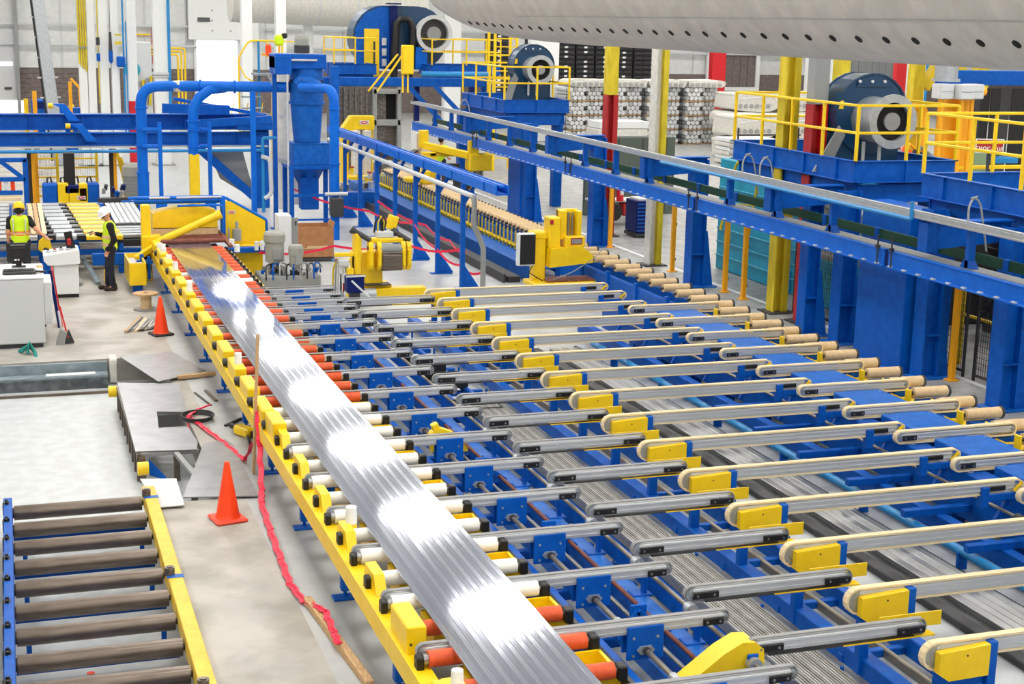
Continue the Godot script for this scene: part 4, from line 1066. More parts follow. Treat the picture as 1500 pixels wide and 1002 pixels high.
	# tray line with its posts
	var tl := T("tray_line", "blue cable channel on posts with a white pipe beneath, along the aisle beside the pullers", "cable tray", V(9.35, 0, -36))
	wp(tl, "channel", B().box(V(9.40, 2.42, -37.3), V(0.03, 0.20, 17.0)).box(V(9.53, 2.33, -37.3), V(0.26, 0.03, 17.0)).box(V(9.66, 2.42, -37.3), V(0.03, 0.2, 17.0)).box(V(9.53, 2.50, -37.0), V(0.1, 0.04, 16.4)), "blue_bright")
	for i in 7: wp(tl, "seam", B().box(V(9.38, 2.42, -44 + i * 2.4), V(0.02, 0.2, 0.06)), "blue")
	wp(tl, "white_pipe", B().cyl(V(9.26, 2.17, -45), V(9.26, 2.17, -29.9), 0.055, -1, 12), "light_grey")
	wp(tl, "down_pipe", B().tube([V(9.26, 2.17, -30.0), V(9.26, 2.12, -29.88), V(9.26, 2.0, -29.84), V(9.26, 1.55, -29.84), V(9.42, 1.25, -29.9), V(9.50, 1.05, -29.92), V(9.50, 0, -29.92)], 0.06, 12), "mid_grey")
	for i in 8:
		var z := -31.0 - i * 2.02
		var ps := wp(tl, "post", B().box(V(9.36, 1.16, z), V(0.10, 2.32, 0.10), 0.008).bar(V(9.38, 1.9, z), V(9.62, 2.28, z), 0.07, 0.07), "blue")
		part(ps, "foot", B().prism(P2([0, 0, 0.34, 0, 0, 0.5]), Transform3D(Basis(), V(9.41, 0.02, z)), 0.05).box(V(9.45, 0.012, z), V(0.5, 0.024, 0.2)), "blue")
	var sg := one("paper_sign", B().box(V(0, 0, 0), V(0.34, 0.24, 0.004)), "white", "blank white sheet hanging on the red tape beside the yellow clamp head", "sign", "", V(8.60, 0.62, -32.9))
	sg.rotation.y = 0.3
	# red barrier tape along the aisle
	for q in [[[V(7.6, 1.02, -42), V(8.9, 0.85, -38.0), V(9.33, 0.92, -35.1), V(9.33, 0.60, -33.0), V(9.6, 0.35, -32), V(9.9, 0.28, -31.3)], "red barrier tape sagging from the dust collector along the tray line posts"], [[V(5.2, 0.62, -33.0), V(7.0, 0.66, -33.4), V(8.6, 0.72, -32.9), V(9.36, 0.86, -31.1)], "red barrier tape stretched behind the yellow clamp head to the tray post"], [[V(9.36, 1.0, -39), V(9.9, 0.72, -36), V(9.8, 0.70, -33.5), V(9.45, 0.80, -31.0)], "loose red barrier tape hanging past the grey floor channel"]]:
		var b := B()
		var pts: Array = q[0]
		for i in pts.size() - 1:
			for s in 5:
				var p: Vector3 = pts[i].lerp(pts[i + 1], s / 5.0) - V(0, 0.10 * sin(PI * s / 5.0), 0)
				var r: Vector3 = pts[i].lerp(pts[i + 1], (s + 1) / 5.0) - V(0, 0.10 * sin(PI * (s + 1) / 5.0), 0)
				b.bar(p, r, 0.006, 0.055)
		one("barrier_tape", b, "tape", q[1], "tape")

func badge(p: Node, at: Vector3, w: float) -> void:
	# white plate with a red oval and a pale bar
	var pl := part(p, "badge_plate", B().box(at, V(w, w * 0.42, 0.012), 0.003), "light_grey")
	var o := PackedVector2Array()
	for i in 20: o.append(Vector2(cos(TAU * i / 20) * w * 0.36, sin(TAU * i / 20) * w * 0.15))
	part(pl, "badge_oval", B().prism(o, Transform3D(Basis(), at + V(0, 0.0, 0.009)), 0.006), "red")
	part(pl, "badge_bar", B().box(at + V(0, 0, 0.014), V(w * 0.42, w * 0.06, 0.004)), "white")

func pipe_bend(c: Array, r: float, seg := 8) -> Array:
	# rounds the corners of a polyline with radius r
	var out: Array = [c[0]]
	for i in range(1, c.size() - 1):
		var a: Vector3 = (c[i - 1] - c[i]).normalized()
		var b: Vector3 = (c[i + 1] - c[i]).normalized()
		for s in seg + 1:
			var t := float(s) / seg
			out.append((c[i] + a * r).lerp(c[i], t).lerp(c[i].lerp(c[i] + b * r, t), t))
	out.append(c[c.size() - 1])
	return out

func dust_collector() -> void:
	var t := T("dust_collector", "blue cyclone dust collector with a tapering drum on a blue stand", "dust collector", V(7.87, 0, -41.2))
	part(t, "drum", B().lathe([Vector2(0, 4.42), Vector2(0.46, 4.42), Vector2(0.46, 3.52), Vector2(0.50, 3.52), Vector2(0.50, 3.46), Vector2(0.45, 3.46), Vector2(0.42, 3.1), Vector2(0.37, 2.42), Vector2(0, 2.42)], Transform3D(), 30), "blue_worn")
	part(t, "collar_band", B().cyl(V(0, 4.05, 0), V(0, 4.12, 0), 0.48, -1, 28), "navy_blue")
	part(t, "head_box", B().box(V(-0.24, 4.62, 0), V(1.42, 0.40, 0.95), 0.02).box(V(-0.72, 4.52, 0.05), V(0.46, 0.5, 1.0), 0.02), "blue")
	var mo := part(t, "fan_motor", B().lathe([Vector2(0, 5.32), Vector2(0.16, 5.32), Vector2(0.20, 5.22), Vector2(0.20, 4.84), Vector2(0.24, 4.82), Vector2(0, 4.82)], Transform3D(Basis(), V(-0.12, 0, 0)), 20), "motor_grey")
	part(mo, "motor_skirt", B().cyl(V(-0.12, 4.84, 0), V(-0.12, 5.05, 0), 0.215, -1, 20), "dark_grey")
	part(t, "bin", B().box(V(0.04, 2.10, 0), V(1.02, 0.56, 0.8), 0.015).box(V(0.04, 2.39, 0), V(1.06, 0.03, 0.84)).box(V(0.04, 1.83, 0), V(1.1, 0.04, 0.9)), "blue_worn")
	part(t, "hopper", B().lathe([Vector2(0.52, 1.72), Vector2(0.26, 1.25), Vector2(0.24, 0.75), Vector2(0.0, 0.75)], Transform3D(), 4), "blue")
	part(t, "discharge", B().box(V(0.02, 1.0, 0.1), V(0.5, 0.9, 0.4), 0.02), "blue")
	part(t, "stand_frame", B().box(V(0.06, 1.75, 0.0), V(1.35, 0.10, 1.2), 0.01).box(V(0.06, 0.98, 0.55), V(1.2, 0.08, 0.08)).box(V(0.06, 0.30, 0.55), V(1.2, 0.05, 0.05)), "blue")
	for x in [-0.54, 0.62]:
		for z in [-0.5, 0.55]: part(t, "leg", B().box(V(x, 0.88, z), V(0.12, 1.76, 0.12), 0.01), "blue")
	part(t, "elbow", B().tube([V(-0.35, 4.0, 0.5), V(-0.25, 4.12, 0.52), V(-0.02, 4.08, 0.6), V(0.2, 3.95, 0.7)], 0.16, 14), "blue_worn")
	part(t, "white_conduit", B().tube(pipe_bend([V(0.2, 4.66, 0.52), V(-0.62, 4.66, 0.52), V(-0.62, 0.1, 0.52)], 0.1), 0.028, 8), "light_grey")
	var fc := T("filter_column", "tall white wrapped filter column beside the cyclone dust collector", "filter", V(7.62, 0, -43.2))
	part(fc, "wrap", B().lathe([Vector2(0, 0.3), Vector2(0.24, 0.3), Vector2(0.22, 1.2), Vector2(0.25, 2.0), Vector2(0.23, 3.0), Vector2(0.25, 4.25), Vector2(0, 4.3)], Transform3D(), 18), "lagging")
	part(fc, "band", B().cyl(V(0, 1.5, 0), V(0, 1.54, 0), 0.25, -1, 18).cyl(V(0, 3.0, 0), V(0, 3.04, 0), 0.25, -1, 18), "light_grey")
	part(fc, "lower_tank", B().cyl(V(0.25, 0.5, 0.5), V(0.25, 1.45, 0.5), 0.22, -1, 18), "lagging")
	var bp := T("blue_post", "slim blue post rising beside the white filter column up to the collector head", "post", V(6.98, 0, -41.2))
	part(bp, "shaft", B().box(V(0, 2.2, 0), V(0.12, 4.4, 0.12), 0.01), "blue")
	part(bp, "base_plate", B().box(V(0, 0.012, 0), V(0.3, 0.024, 0.3)), "blue")
	part(bp, "strut", B().bar(V(0.0, 1.95, 0), V(0.6, 1.75, 0), 0.10, 0.12).bar(V(-0.2, 4.3, 0), V(0.0, 3.9, 0), 0.05, 0.05), "galvanised")
	# ducting
	var d := T("extraction_duct", "big blue extraction duct running level to the cyclone with two drop legs", "duct", V(5.2, 0, -42.0))
	var r := 0.145
	var y := 3.86
	wp(d, "main_run", B().tube(pipe_bend([V(3.475, 0.6, -42.2), V(3.475, y, -42.2), V(4.6, y + 0.02, -42.15), V(7.4, y + 0.05, -41.2)], 0.5, 8), r, 18), "blue_bright")
	wp(d, "clear_section", B().cyl(V(4.36, y + 0.012, -42.16), V(4.66, y + 0.022, -42.13), r + 0.008, -1, 18), "galvanised")
	wp(d, "band", B().cyl(V(4.42, y + 0.012, -42.16), V(4.54, y + 0.022, -42.14), r + 0.014, -1, 18), "cream")
	wp(d, "branch", B().tube([V(5.75, y, -41.9), V(5.3, y - 0.06, -41.85), V(5.0, y - 0.28, -41.8), V(4.86, y - 0.55, -41.8), V(4.83, y - 0.85, -41.8), V(4.82, 2.02, -41.8)], 0.14, 18), "blue_bright")
	wp(d, "yellow_shroud", B().box(V(4.83, 1.35, -41.8), V(0.27, 1.4, 0.27), 0.015), "yellow")
	for q in [[3.475, 3.28, -42.2, 1], [3.475, 2.72, -42.2, 1], [3.475, 2.24, -42.2, 1], [3.475, 1.5, -42.2, 1], [4.83, 2.95, -41.8, 1], [4.83, 2.70, -41.8, 1], [4.83, 2.24, -41.8, 1]]:
		wp(d, "flange", B().cyl(V(q[0], q[1] - 0.02, q[2]), V(q[0], q[1] + 0.02, q[2]), 0.18, -1, 18), "blue_bright")
	for x in [5.05, 5.95]: wp(d, "flange", B().cyl(V(x, y + 0.03, -42.15 + (x - 4.6) * 0.34), V(x + 0.03, y + 0.03, -42.14 + (x - 4.6) * 0.34), 0.185, -1, 18), "blue_bright")
	wp(d, "lower_sleeve", B().cyl(V(3.475, 0.4, -42.2), V(3.475, 1.5, -42.2), 0.16, -1, 18), "blue_bright")
	for q in [[3.475, 4.0], [4.83, 5.35]]:
		for yy in [2.70, 2.24]: wp(d, "stay", B().cyl(V(q[0], yy, -42.0), V(q[1] - 0.02, yy, -42.0), 0.06, -1, 12), "blue_bright")
		wp(d, "stay_post", B().box(V(q[1] - 0.06, 1.45, -42.0), V(0.11, 2.9, 0.11), 0.01).box(V(q[1] - 0.06, 0.6, -42.0), V(0.3, 0.5, 0.12), 0.01), "blue_bright")
	var d2 := T("extraction_duct", "blue duct leg bending down from the cyclone to the floor behind the cardboard box", "duct", V(8.16, 0, -38.8))
	wp(d2, "leg", B().tube(pipe_bend([V(7.55, 3.95, -40.3), V(8.15, 3.98, -38.85), V(8.15, 0.0, -38.8)], 0.42, 8), 0.125, 18), "blue_bright")
	for yy in [2.0, 3.45]: wp(d2, "flange", B().cyl(V(8.15, yy, -38.82), V(8.15, yy + 0.04, -38.82), 0.15, -1, 18), "blue_bright")
	wp(d2, "base_valve", B().box(V(8.15, 0.9, -38.6), V(0.34, 0.5, 0.3), 0.03), "dark_grey")
	wp(d2, "base_handle", B().cyl(V(7.85, 1.25, -38.6), V(8.45, 1.25, -38.6), 0.05, -1, 10), "light_grey")
	var pst := T("blue_post", "thin blue post with cyan pipes in front of the crane leg", "post", V(6.35, 0, -41.0))
	part(pst, "shaft", B().box(V(0, 1.9, 0), V(0.14, 3.8, 0.14), 0.01), "blue_bright")
	part(pst, "base_plate", B().box(V(0, 0.012, 0), V(0.3, 0.024, 0.3)), "blue")
	part(pst, "cyan_riser", B().tube(pipe_bend([V(0.62, 2.55, 0.1), V(0.24, 2.55, 0.1), V(0.24, 0.5, 0.1)], 0.08), 0.045, 8), "cyan_pipe")
	part(pst, "grey_hose", B().tube(pipe_bend([V(0.18, 2.05, 0.2), V(0.42, 2.0, 0.2), V(0.45, 1.0, 0.2), V(0.25, 0.9, 0.2)], 0.15), 0.06, 10), "light_grey")
	# crane gantry
	var c := T("gantry_beams", "pair of long blue gantry beams one above the other across the aisle behind the ducts", "gantry", V(3.2, 1.95, -46))
	for q in [[2.40, 2.84, -46.3], [1.98, 2.34, -45.7]]:
		var h: float = q[1] - q[0]
		var g := wp(c, "girder", B().box(V(3.0, (q[0] + q[1]) / 2, q[2]), V(9.0, h, 0.04)).box(V(3.0, q[1], q[2]), V(9.0, 0.03, 0.3), 0.006).box(V(3.0, q[0], q[2]), V(9.0, 0.03, 0.3), 0.006), "blue")
		for i in 6: part(g, "stiffener", B().box(V(-0.9 + i * 1.5, (q[0] + q[1]) / 2, q[2] + 0.06), V(0.03, h - 0.04, 0.1)), "blue")
	wp(c, "cyan_line", B().cyl(V(-1.5, 1.82, -45.4), V(7.3, 1.82, -45.4), 0.05, -1, 10), "cyan_pipe")
	wp(c, "white_lip", B().box(V(3.0, 1.93, -45.6), V(9.0, 0.05, 0.1)), "light_grey")
	for q in [[1.25, 2.75, -46.0], [1.7, 2.2, -45.4]]:
		var e := wp(c, "end_stop", B().prism(P2([0, 0, 0.35, 0, 0.75, -0.5, 0.45, -0.5, 0.2, -0.1]), Transform3D(Basis(), V(q[0], q[1] + 0.42, q[2])), 0.2), "blue_bright")
		part(e, "bumper", B().cyl(V(q[0] - 0.12, q[1] + 0.36, q[2] + 0.02), V(q[0] + 0.02, q[1] + 0.36, q[2] + 0.02), 0.08, -1, 14), "yellow")
	var l := T("gantry_leg", "blue gantry end frame with a diagonal brace and stepped beams on top", "gantry", V(7.0, 0, -46))
	part(l, "post", B().box(V(0.35, 1.35, 0), V(0.45, 2.7, 0.4), 0.015).box(V(0.15, 2.55, 0.2), V(1.2, 0.25, 0.8), 0.02), "blue")
	part(l, "brace", B().bar(V(-1.6, 1.9, 0.2), V(0.2, 0.25, 0.2), 0.22, 0.26), "blue")
	part(l, "hopper_plate", B().prism(P2([-1.25, 1.75, -0.2, 1.75, 0.2, 0.2, -0.9, 0.9]), Transform3D(Basis(), V(0, 0, -0.1)), 0.05), "mid_grey")
	part(l, "top_beam", B().bar(V(-2.6, 3.05, 0.1), V(-0.6, 3.0, 0.1), 0.2, 0.28).bar(V(-1.9, 2.6, 0.5), V(0.6, 2.75, 0.5), 0.25, 0.22).bar(V(-2.2, 3.3, -0.5), V(0.6, 2.8, -0.5), 0.3, 0.1), "blue")

func press_end() -> void:
	var t := T("press_gantry", "yellow press exit gantry with a hood and slanting boom over the roller table", "press", V(3.8, 0, -33.8))
	wp(t, "hood", B().prism(P2([2.96, 1.12, 4.40, 1.10, 4.40, 1.46, 4.25, 1.52, 3.9, 1.60, 3.2, 1.50, 2.96, 1.44]), Transform3D(Basis(), V(0, 0, -34.1)), 0.6), "yellow")
	wp(t, "hood_lip", B().box(V(3.68, 1.01, -34.05), V(1.46, 0.16, 0.5), 0.01), "tan", "tan lower lip of the hood")
	wp(t, "boom", B().cyl(V(2.95, 0.86, -33.25), V(4.36, 1.44, -33.35), 0.085, -1, 16).cyl(V(4.30, 1.415, -33.35), V(4.42, 1.465, -33.35), 0.105, -1, 16), "yellow")
	wp(t, "boom_arm", B().bar(V(3.0, 0.84, -33.2), V(2.50, 0.58, -32.9), 0.12, 0.12, 0.01), "yellow")
	wp(t, "left_column", B().box(V(2.78, 0.95, -33.5), V(0.20, 1.46, 0.3), 0.015).box(V(2.88, 0.82, -33.4), V(0.42, 0.40, 0.36), 0.015).box(V(2.74, 0.3, -33.5), V(0.3, 0.6, 0.3), 0.015), "yellow")
	wp(t, "top_beam", B().box(V(3.55, 1.70, -34.2), V(1.9, 0.16, 0.2), 0.015), "blue")
	wp(t, "pipe_frame", B().tube(pipe_bend([V(2.45, 1.78, -33.9), V(4.56, 1.78, -33.9), V(5.52, 1.24, -33.9), V(5.52, 0.7, -33.9)], 0.06, 3), 0.035, 10).tube([V(2.3, 1.72, -33.85), V(4.50, 1.72, -33.85)], 0.02, 8), "blue_bright")
	wp(t, "pipe_frame", B().tube(pipe_bend([V(3.5, 1.62, -33.7), V(4.50, 1.62, -33.7), V(4.50, 0.9, -33.7)], 0.08, 3), 0.025, 8).box(V(4.53, 1.32, -33.9), V(0.10, 0.9, 0.2), 0.01), "blue_bright")
	wp(t, "clear_tube", B().cyl(V(2.9, 1.79, -33.82), V(3.35, 1.79, -33.82), 0.025, -1, 8).cyl(V(3.5, 1.79, -33.82), V(4.5, 1.79, -33.82), 0.022, -1, 8), "light_grey")
	var sp := wp(t, "side_panel", B().prism(P2([4.58, 0.72, 4.58, 1.68, 4.70, 1.68, 5.48, 1.22, 5.48, 0.82, 5.25, 0.70]), Transform3D(Basis(), V(0, 0, -33.95)), 0.25).box(V(5.05, 0.38, -33.7), V(0.62, 0.66, 0.5), 0.015), "yellow")
	var o := Node3D.new()
	badge(t, V(4.72, 1.44, -33.81) - t.position, 0.17)
	o.free()
	wp(t, "motor", B().cyl(V(4.80, 0.82, -33.6), V(4.80, 1.08, -33.6), 0.10, -1, 18).cyl(V(4.80, 1.08, -33.6), V(4.80, 1.25, -33.6), 0.04, -1, 10).box(V(4.62, 0.95, -33.6), V(0.04, 0.3, 0.05)), "motor_grey")
	wp(t, "heat_mat", B().box(V(3.78, 0.92, -34.4), V(1.5, 0.04, 2.2)).prism(P2([-0.9, 0.0, 0.8, 0.0, 0.8, 0.05, -0.9, 0.14]), Transform3D(Basis(V(0, 0, 1), V(0, 1, 0), V(-1, 0, 0)), V(4.48, 0.86, -33.1)), 0.08), "heat_brown")
	for i in 6: wp(t, "heat_strip", B().cyl(V(3.05, 0.92, -33.0 - i * 0.28), V(4.45, 0.92, -33.0 - i * 0.28), 0.05, -1, 10), "heat_brown")
	wp(t, "blue_bed", B().box(V(5.0, 0.66, -33.25), V(0.95, 0.12, 0.25), 0.015).box(V(2.6, 0.42, -32.6), V(0.08, 0.6, 0.1)).box(V(2.75, 0.42, -32.6), V(0.06, 0.5, 0.1)).box(V(2.66, 0.55, -32.6), V(0.34, 0.08, 0.12)), "blue")
	for i in 2: wp(t, "white_filter", B().cyl(V(5.16 + i * 0.13, 0.66, -33.1), V(5.16 + i * 0.13, 0.86, -33.1), 0.045, -1, 12), "white")
	for q in [[4.54, -32.6], [4.54, -31.8], [2.96, -32.3], [2.96, -31.5], [2.98, -30.6]]:
		wp(t, "white_cap", B().cyl(V(q[0], 0.84, q[1]), V(q[0], 1.0, q[1]), 0.06, -1, 14), "white")
	var tb := T("yellow_trough", "open yellow trough box with a grey lining beside the man in the white hard hat", "trough", V(2.45, 0.18, -32.5))
	part(tb, "shell", B().box(V(0, 0.24, 0.70), V(0.34, 0.48, 0.03), 0.006).box(V(0, 0.24, -0.70), V(0.34, 0.48, 0.03)).box(V(-0.16, 0.24, 0), V(0.03, 0.48, 1.4)).box(V(0.16, 0.24, 0), V(0.03, 0.48, 1.4)), "yellow")
	part(tb, "lining", B().box(V(0, 0.36, 0), V(0.29, 0.04, 1.36)), "light_grey")
	part(tb, "leg", B().box(V(0, -0.08, 0.5), V(0.2, 0.2, 0.1)).box(V(0, -0.08, -0.5), V(0.2, 0.2, 0.1)), "blue")
	# hydraulic unit
	var h := T("hydraulic_unit", "hydraulic power unit with two upright grey motors over a tangle of blue and chrome fittings", "hydraulic unit", V(5.6, 0, -32.2))
	part(h, "tank", B().box(V(0.1, 0.14, 0.0), V(1.3, 0.28, 0.9), 0.02), "mid_grey")
	for q in [[-0.16, -0.15, 0.22, 0.52, 1.20], [0.24, 0.25, 0.155, 0.45, 0.95]]:
		var m := part(h, "motor", B().lathe([Vector2(0, q[3]), Vector2(q[2] * 0.95, q[3]), Vector2(q[2] * 0.95, q[4] - 0.25), Vector2(q[2] * 1.08, q[4] - 0.24), Vector2(q[2] * 1.08, q[4] - 0.08), Vector2(q[2] * 0.9, q[4] - 0.02), Vector2(0, q[4])], Transform3D(Basis(), V(q[0], 0, q[1])), 22), "motor_grey")
		part(m, "terminal_box", B().box(V(q[0] + 0.02, q[3] + 0.18, q[1] + q[2]), V(q[2] * 0.9, 0.24, 0.06), 0.01), "mid_grey")
		part(h, "pump", B().cyl(V(q[0], 0.28, q[1]), V(q[0], q[3], q[1]), q[2] * 0.6, -1, 14), "dark_grey")
	for i in 16:
		var p := V(rng.randf_range(-0.5, 0.75), rng.randf_range(0.28, 0.42), rng.randf_range(-0.1, 0.44))
		var n := part(h, "fitting", B().box(p, V(0.10, 0.10, 0.10), 0.015, Basis(V(0.3, 1, 0).normalized(), rng.randf() * 3.0)), ["blue", "steel", "dark_grey", "light_grey"][i % 4])
		part(n, "stub", B().cyl(p, p + V(rng.randf_range(-0.15, 0.15), 0.13, 0.05), 0.03, -1, 8), "steel")
	for i in 8:
		var x := -0.45 + i * 0.15
		part(h, "hose", B().tube(pipe_bend([V(x, 0.2, 0.45), V(x, 0.52 + 0.03 * (i % 3), 0.40), V(x + 0.2, 0.50, 0.1), V(x + 0.25, 0.25, -0.1)], 0.12, 4), 0.018, 6), ["black", "blue", "galvanised"][i % 3])
	var hb := T("hose_bundle", "bundle of hanging grey and red hoses on a yellow bracket beside the yellow clamp head", "hoses", V(6.55, 0, -30.9))
	part(hb, "bracket", B().box(V(0.25, 0.72, 0), V(0.6, 0.10, 0.1), 0.01), "yellow")
	for i in 7: part(hb, "hose", B().tube(pipe_bend([V(0.25, 0.72, 0.06), V(-0.02 - i * 0.03, 0.78, 0.08), V(-0.12 + i * 0.055, 0.62, 0.1), V(-0.14 + i * 0.06, 0.05, 0.1)], 0.12, 4), 0.02, 6), ["olive_yellow", "mid_grey", "light_grey", "dark_grey", "dull_red", "mid_grey", "cyan_pipe"][i])
	var cb := T("control_cabinet", "white control cabinet with an open grey door behind the two upright motors", "cabinet", V(5.9, 0, -33.6))
	part(cb, "body", B().box(V(-0.05, 0.75, 0), V(0.3, 1.30, 0.5), 0.015).box(V(0, 0.08, 0), V(0.3, 0.1, 0.4)), "white_paint")
	part(cb, "door", B().box(V(0.18, 0.80, 0.1), V(0.20, 1.05, 0.03), 0.006, Basis(V(0, 1, 0), 0.2)), "mid_grey")
	part(cb, "handle", B().box(V(0.22, 1.2, 0.14), V(0.03, 0.10, 0.02)), "dark_grey")
	var bx := T("cardboard_box", "large open brown cardboard carton on a pallet beside the white cabinet", "carton", V(6.9, 0, -35.65))
	var w := 0.94
	part(bx, "carton", B().box(V(0, 0.48, 0.36), V(w, 0.74, 0.02)).box(V(0, 0.48, -0.36), V(w, 0.74, 0.02)).box(V(-w / 2, 0.48, 0), V(0.02, 0.74, 0.72)).box(V(w / 2, 0.48, 0), V(0.02, 0.74, 0.72)).box(V(0, 0.12, 0), V(w, 0.02, 0.72)), "cardboard")
	part(bx, "flap", B().box(V(w / 2 + 0.03, 0.88, 0), V(0.02, 0.14, 0.6), 0.0, Basis(V(0, 0, 1), -0.3)), "cardboard")
	part(bx, "tape_strip", B().box(V(0.08, 0.36, 0.372), V(0.5, 0.05, 0.003)).box(V(-0.02, 0.33, 0.371), V(0.9, 0.02, 0.003)), "tan")
	part(bx, "pallet", B().box(V(0, 0.05, 0), V(1.0, 0.08, 0.8), 0.01), "dark_grey")
	var bt := T("black_tray", "small black bin with a grey rim where the grey belt arms end", "bin", V(6.55, 0, -29.3))
	part(bt, "tray", B().box(V(0, 0.5, 0), V(0.36, 0.34, 0.3), 0.02), "navy_blue")
	part(bt, "stand", B().box(V(0, 0.17, 0), V(0.2, 0.34, 0.2), 0.01), "dark_grey")
	part(bt, "rim", B().box(V(0, 0.68, 0.15), V(0.40, 0.03, 0.03)).bar(V(-0.1, 0.6, 0.2), V(0.3, 0.2, 0.5), 0.03, 0.03), "light_grey")
	var cone := T("traffic_cone", "small orange traffic cone far behind the cyclone, at the foot of the yellow portal aisle", "traffic cone", V(9.55, 0, -45.3))
	cone_parts(cone, "red")

func cone_parts(t: Node3D, base_m: String) -> void:
	part(t, "base", B().box(V(0, 0.022, 0), V(0.38, 0.044, 0.38), 0.018), base_m)
	part(t, "shell", B().lathe([Vector2(0.150, 0.044), Vector2(0.135, 0.08), Vector2(0.030, 0.70), Vector2(0.022, 0.715), Vector2(0.0, 0.715)], Transform3D(), 28), "cone_orange")

func pullers() -> void:
	var t := T("clamp_puller", "yellow puller head on a square column with a dark brown clamp block", "puller", V(7.1, 0, -30.4))
	part(t, "base_beam", B().box(V(0.45, 0.12, 0.15), V(1.5, 0.22, 0.3), 0.015).box(V(0.1, 0.26, -0.1), V(0.75, 0.08, 0.5), 0.015), "yellow")
	part(t, "column", B().box(V(-0.02, 0.62, -0.1), V(0.62, 0.72, 0.4), 0.015).box(V(-0.26, 0.95, 0.05), V(0.14, 0.9, 0.3), 0.015), "yellow")
	part(t, "foot_plate", B().box(V(0.15, 0.31, 0.15), V(0.55, 0.02, 0.3)), "dark_grey")
	for x in [-0.02, 0.16, 0.68, 0.80]:
		var ck := part(t, "cheek", B().box(V(x, 0.90, 0.25), V(0.08, 0.36, 0.34), 0.02).cyl(V(x - 0.045, 1.10, 0.25), V(x + 0.045, 1.10, 0.25), 0.13, -1, 18).cyl(V(x - 0.045, 0.74, 0.25), V(x + 0.045, 0.74, 0.25), 0.13, -1, 18), "yellow")
		part(ck, "pin", B().cyl(V(x - 0.06, 1.10, 0.25), V(x + 0.06, 1.10, 0.25), 0.04, -1, 12), "dark_grey")
	part(t, "clamp_block", B().box(V(0.42, 0.82, 0.34), V(0.46, 0.40, 0.12), 0.02).box(V(0.42, 0.80, 0.30), V(0.42, 0.34, 0.3), 0.02), "old_steel", "dark brown clamp block")
	part(t, "roll", B().cyl(V(0.16, 1.08, 0.28), V(0.68, 1.08, 0.28), 0.10, -1, 20), "mid_grey")
	part(t, "top_plate", B().box(V(0.35, 1.24, 0.1), V(0.7, 0.10, 0.3), 0.02), "yellow")
	for s in [[-0.35, 1.46, -0.02, 1.26], [0.52, 1.42, 0.84, 1.22]]:
		part(t, "hydraulic_rod", B().cyl(V(s[0], s[1], 0.1), V(s[2], s[3], 0.25), 0.055, -1, 14).cyl(V(s[0] - 0.04, s[1] + 0.025, 0.09), V(s[0] + 0.02, s[1] - 0.02, 0.1), 0.08, -1, 14), "dark_grey")
	part(t, "manifold", B().box(V(0.32, 1.36, 0.1), V(0.36, 0.14, 0.2), 0.02), "light_grey")
	part(t, "switch_box", B().box(V(0.50, 1.60, 0.05), V(0.22, 0.30, 0.14), 0.02, Basis(V(0, 0, 1), -0.3)), "yellow")
	part(t, "switch_box_side", B().box(V(0.58, 1.57, 0.0), V(0.10, 0.28, 0.16), 0.01, Basis(V(0, 0, 1), -0.3)), "dark_grey")
	for i in 3: part(t, "hose", B().tube([V(0.1 + i * 0.08, 1.4, 0.1), V(0.12 + i * 0.06, 1.62, 0.12), V(0.2 + i * 0.05, 1.74, 0.1), V(0.28 + i * 0.04, 1.62, 0.08), V(0.3, 1.42, 0.1)], 0.02, 6), ["black", "olive_yellow", "black"][i])
	part(t, "side_valve", B().box(V(-0.55, 0.78, 0.1), V(0.22, 0.16, 0.2), 0.03).cyl(V(-0.6, 0.55, 0.1), V(-0.6, 0.85, 0.1), 0.05, -1, 12).box(V(-0.52, 0.45, 0.1), V(0.14, 0.2, 0.16), 0.02), "light_grey")
	part(t, "side_frame", B().box(V(-0.44, 0.35, 0.2), V(0.14, 0.66, 0.12), 0.01).box(V(-0.5, 0.95, 0.1), V(0.5, 0.08, 0.1), 0.01), "yellow")
	part(t, "motor", B().cyl(V(-0.3, 0.14, 0.42), V(0.05, 0.14, 0.42), 0.13, -1, 18), "galvanised")
	var u := T("saw_machine", "yellow saw machine with a hopper shaped guard and a black screen panel", "saw", V(10.78, 0.28, -29.6))
	for x in [-0.25, 0.35, 0.95]: part(u, "leg", B().box(V(x, -0.13, 0.1), V(0.12, 0.30, 0.5), 0.01), "yellow")
	part(u, "column", B().box(V(-0.14, 0.60, -0.05), V(0.26, 1.14, 0.3), 0.015).box(V(-0.12, 1.08, -0.05), V(0.42, 0.14, 0.34), 0.015), "yellow")
	part(u, "base", B().box(V(0.35, 0.06, 0.1), V(1.5, 0.10, 0.7), 0.015), "yellow")
	part(u, "base_plate", B().box(V(0.5, 0.13, 0.1), V(1.1, 0.03, 0.55), 0.006), "heat_brown", "brown base plate")
	part(u, "guard", B().prism(P2([0.0, 0.42, 0.98, 0.50, 0.98, 0.66, 0.72, 0.86, 0.02, 0.82]), Transform3D(Basis(), V(0, 0, 0.1)), 0.5), "yellow")
	part(u, "slide_housing", B().box(V(0.14, 1.15, 0.05), V(0.26, 0.66, 0.36), 0.02).box(V(0.58, 0.95, 0.12), V(0.44, 0.24, 0.4), 0.02).box(V(0.36, 1.30, 0.0), V(0.14, 0.62, 0.3), 0.01).box(V(0.52, 1.32, -0.08), V(0.46, 0.6, 0.1), 0.01).box(V(0.70, 1.30, 0.06), V(0.10, 0.60, 0.3), 0.01), "yellow")
	part(u, "slide_rod", B().cyl(V(0.50, 1.05, 0.06), V(0.50, 1.56, 0.06), 0.03, -1, 10).cyl(V(0.59, 1.05, 0.06), V(0.59, 1.56, 0.06), 0.025, -1, 10), "steel")
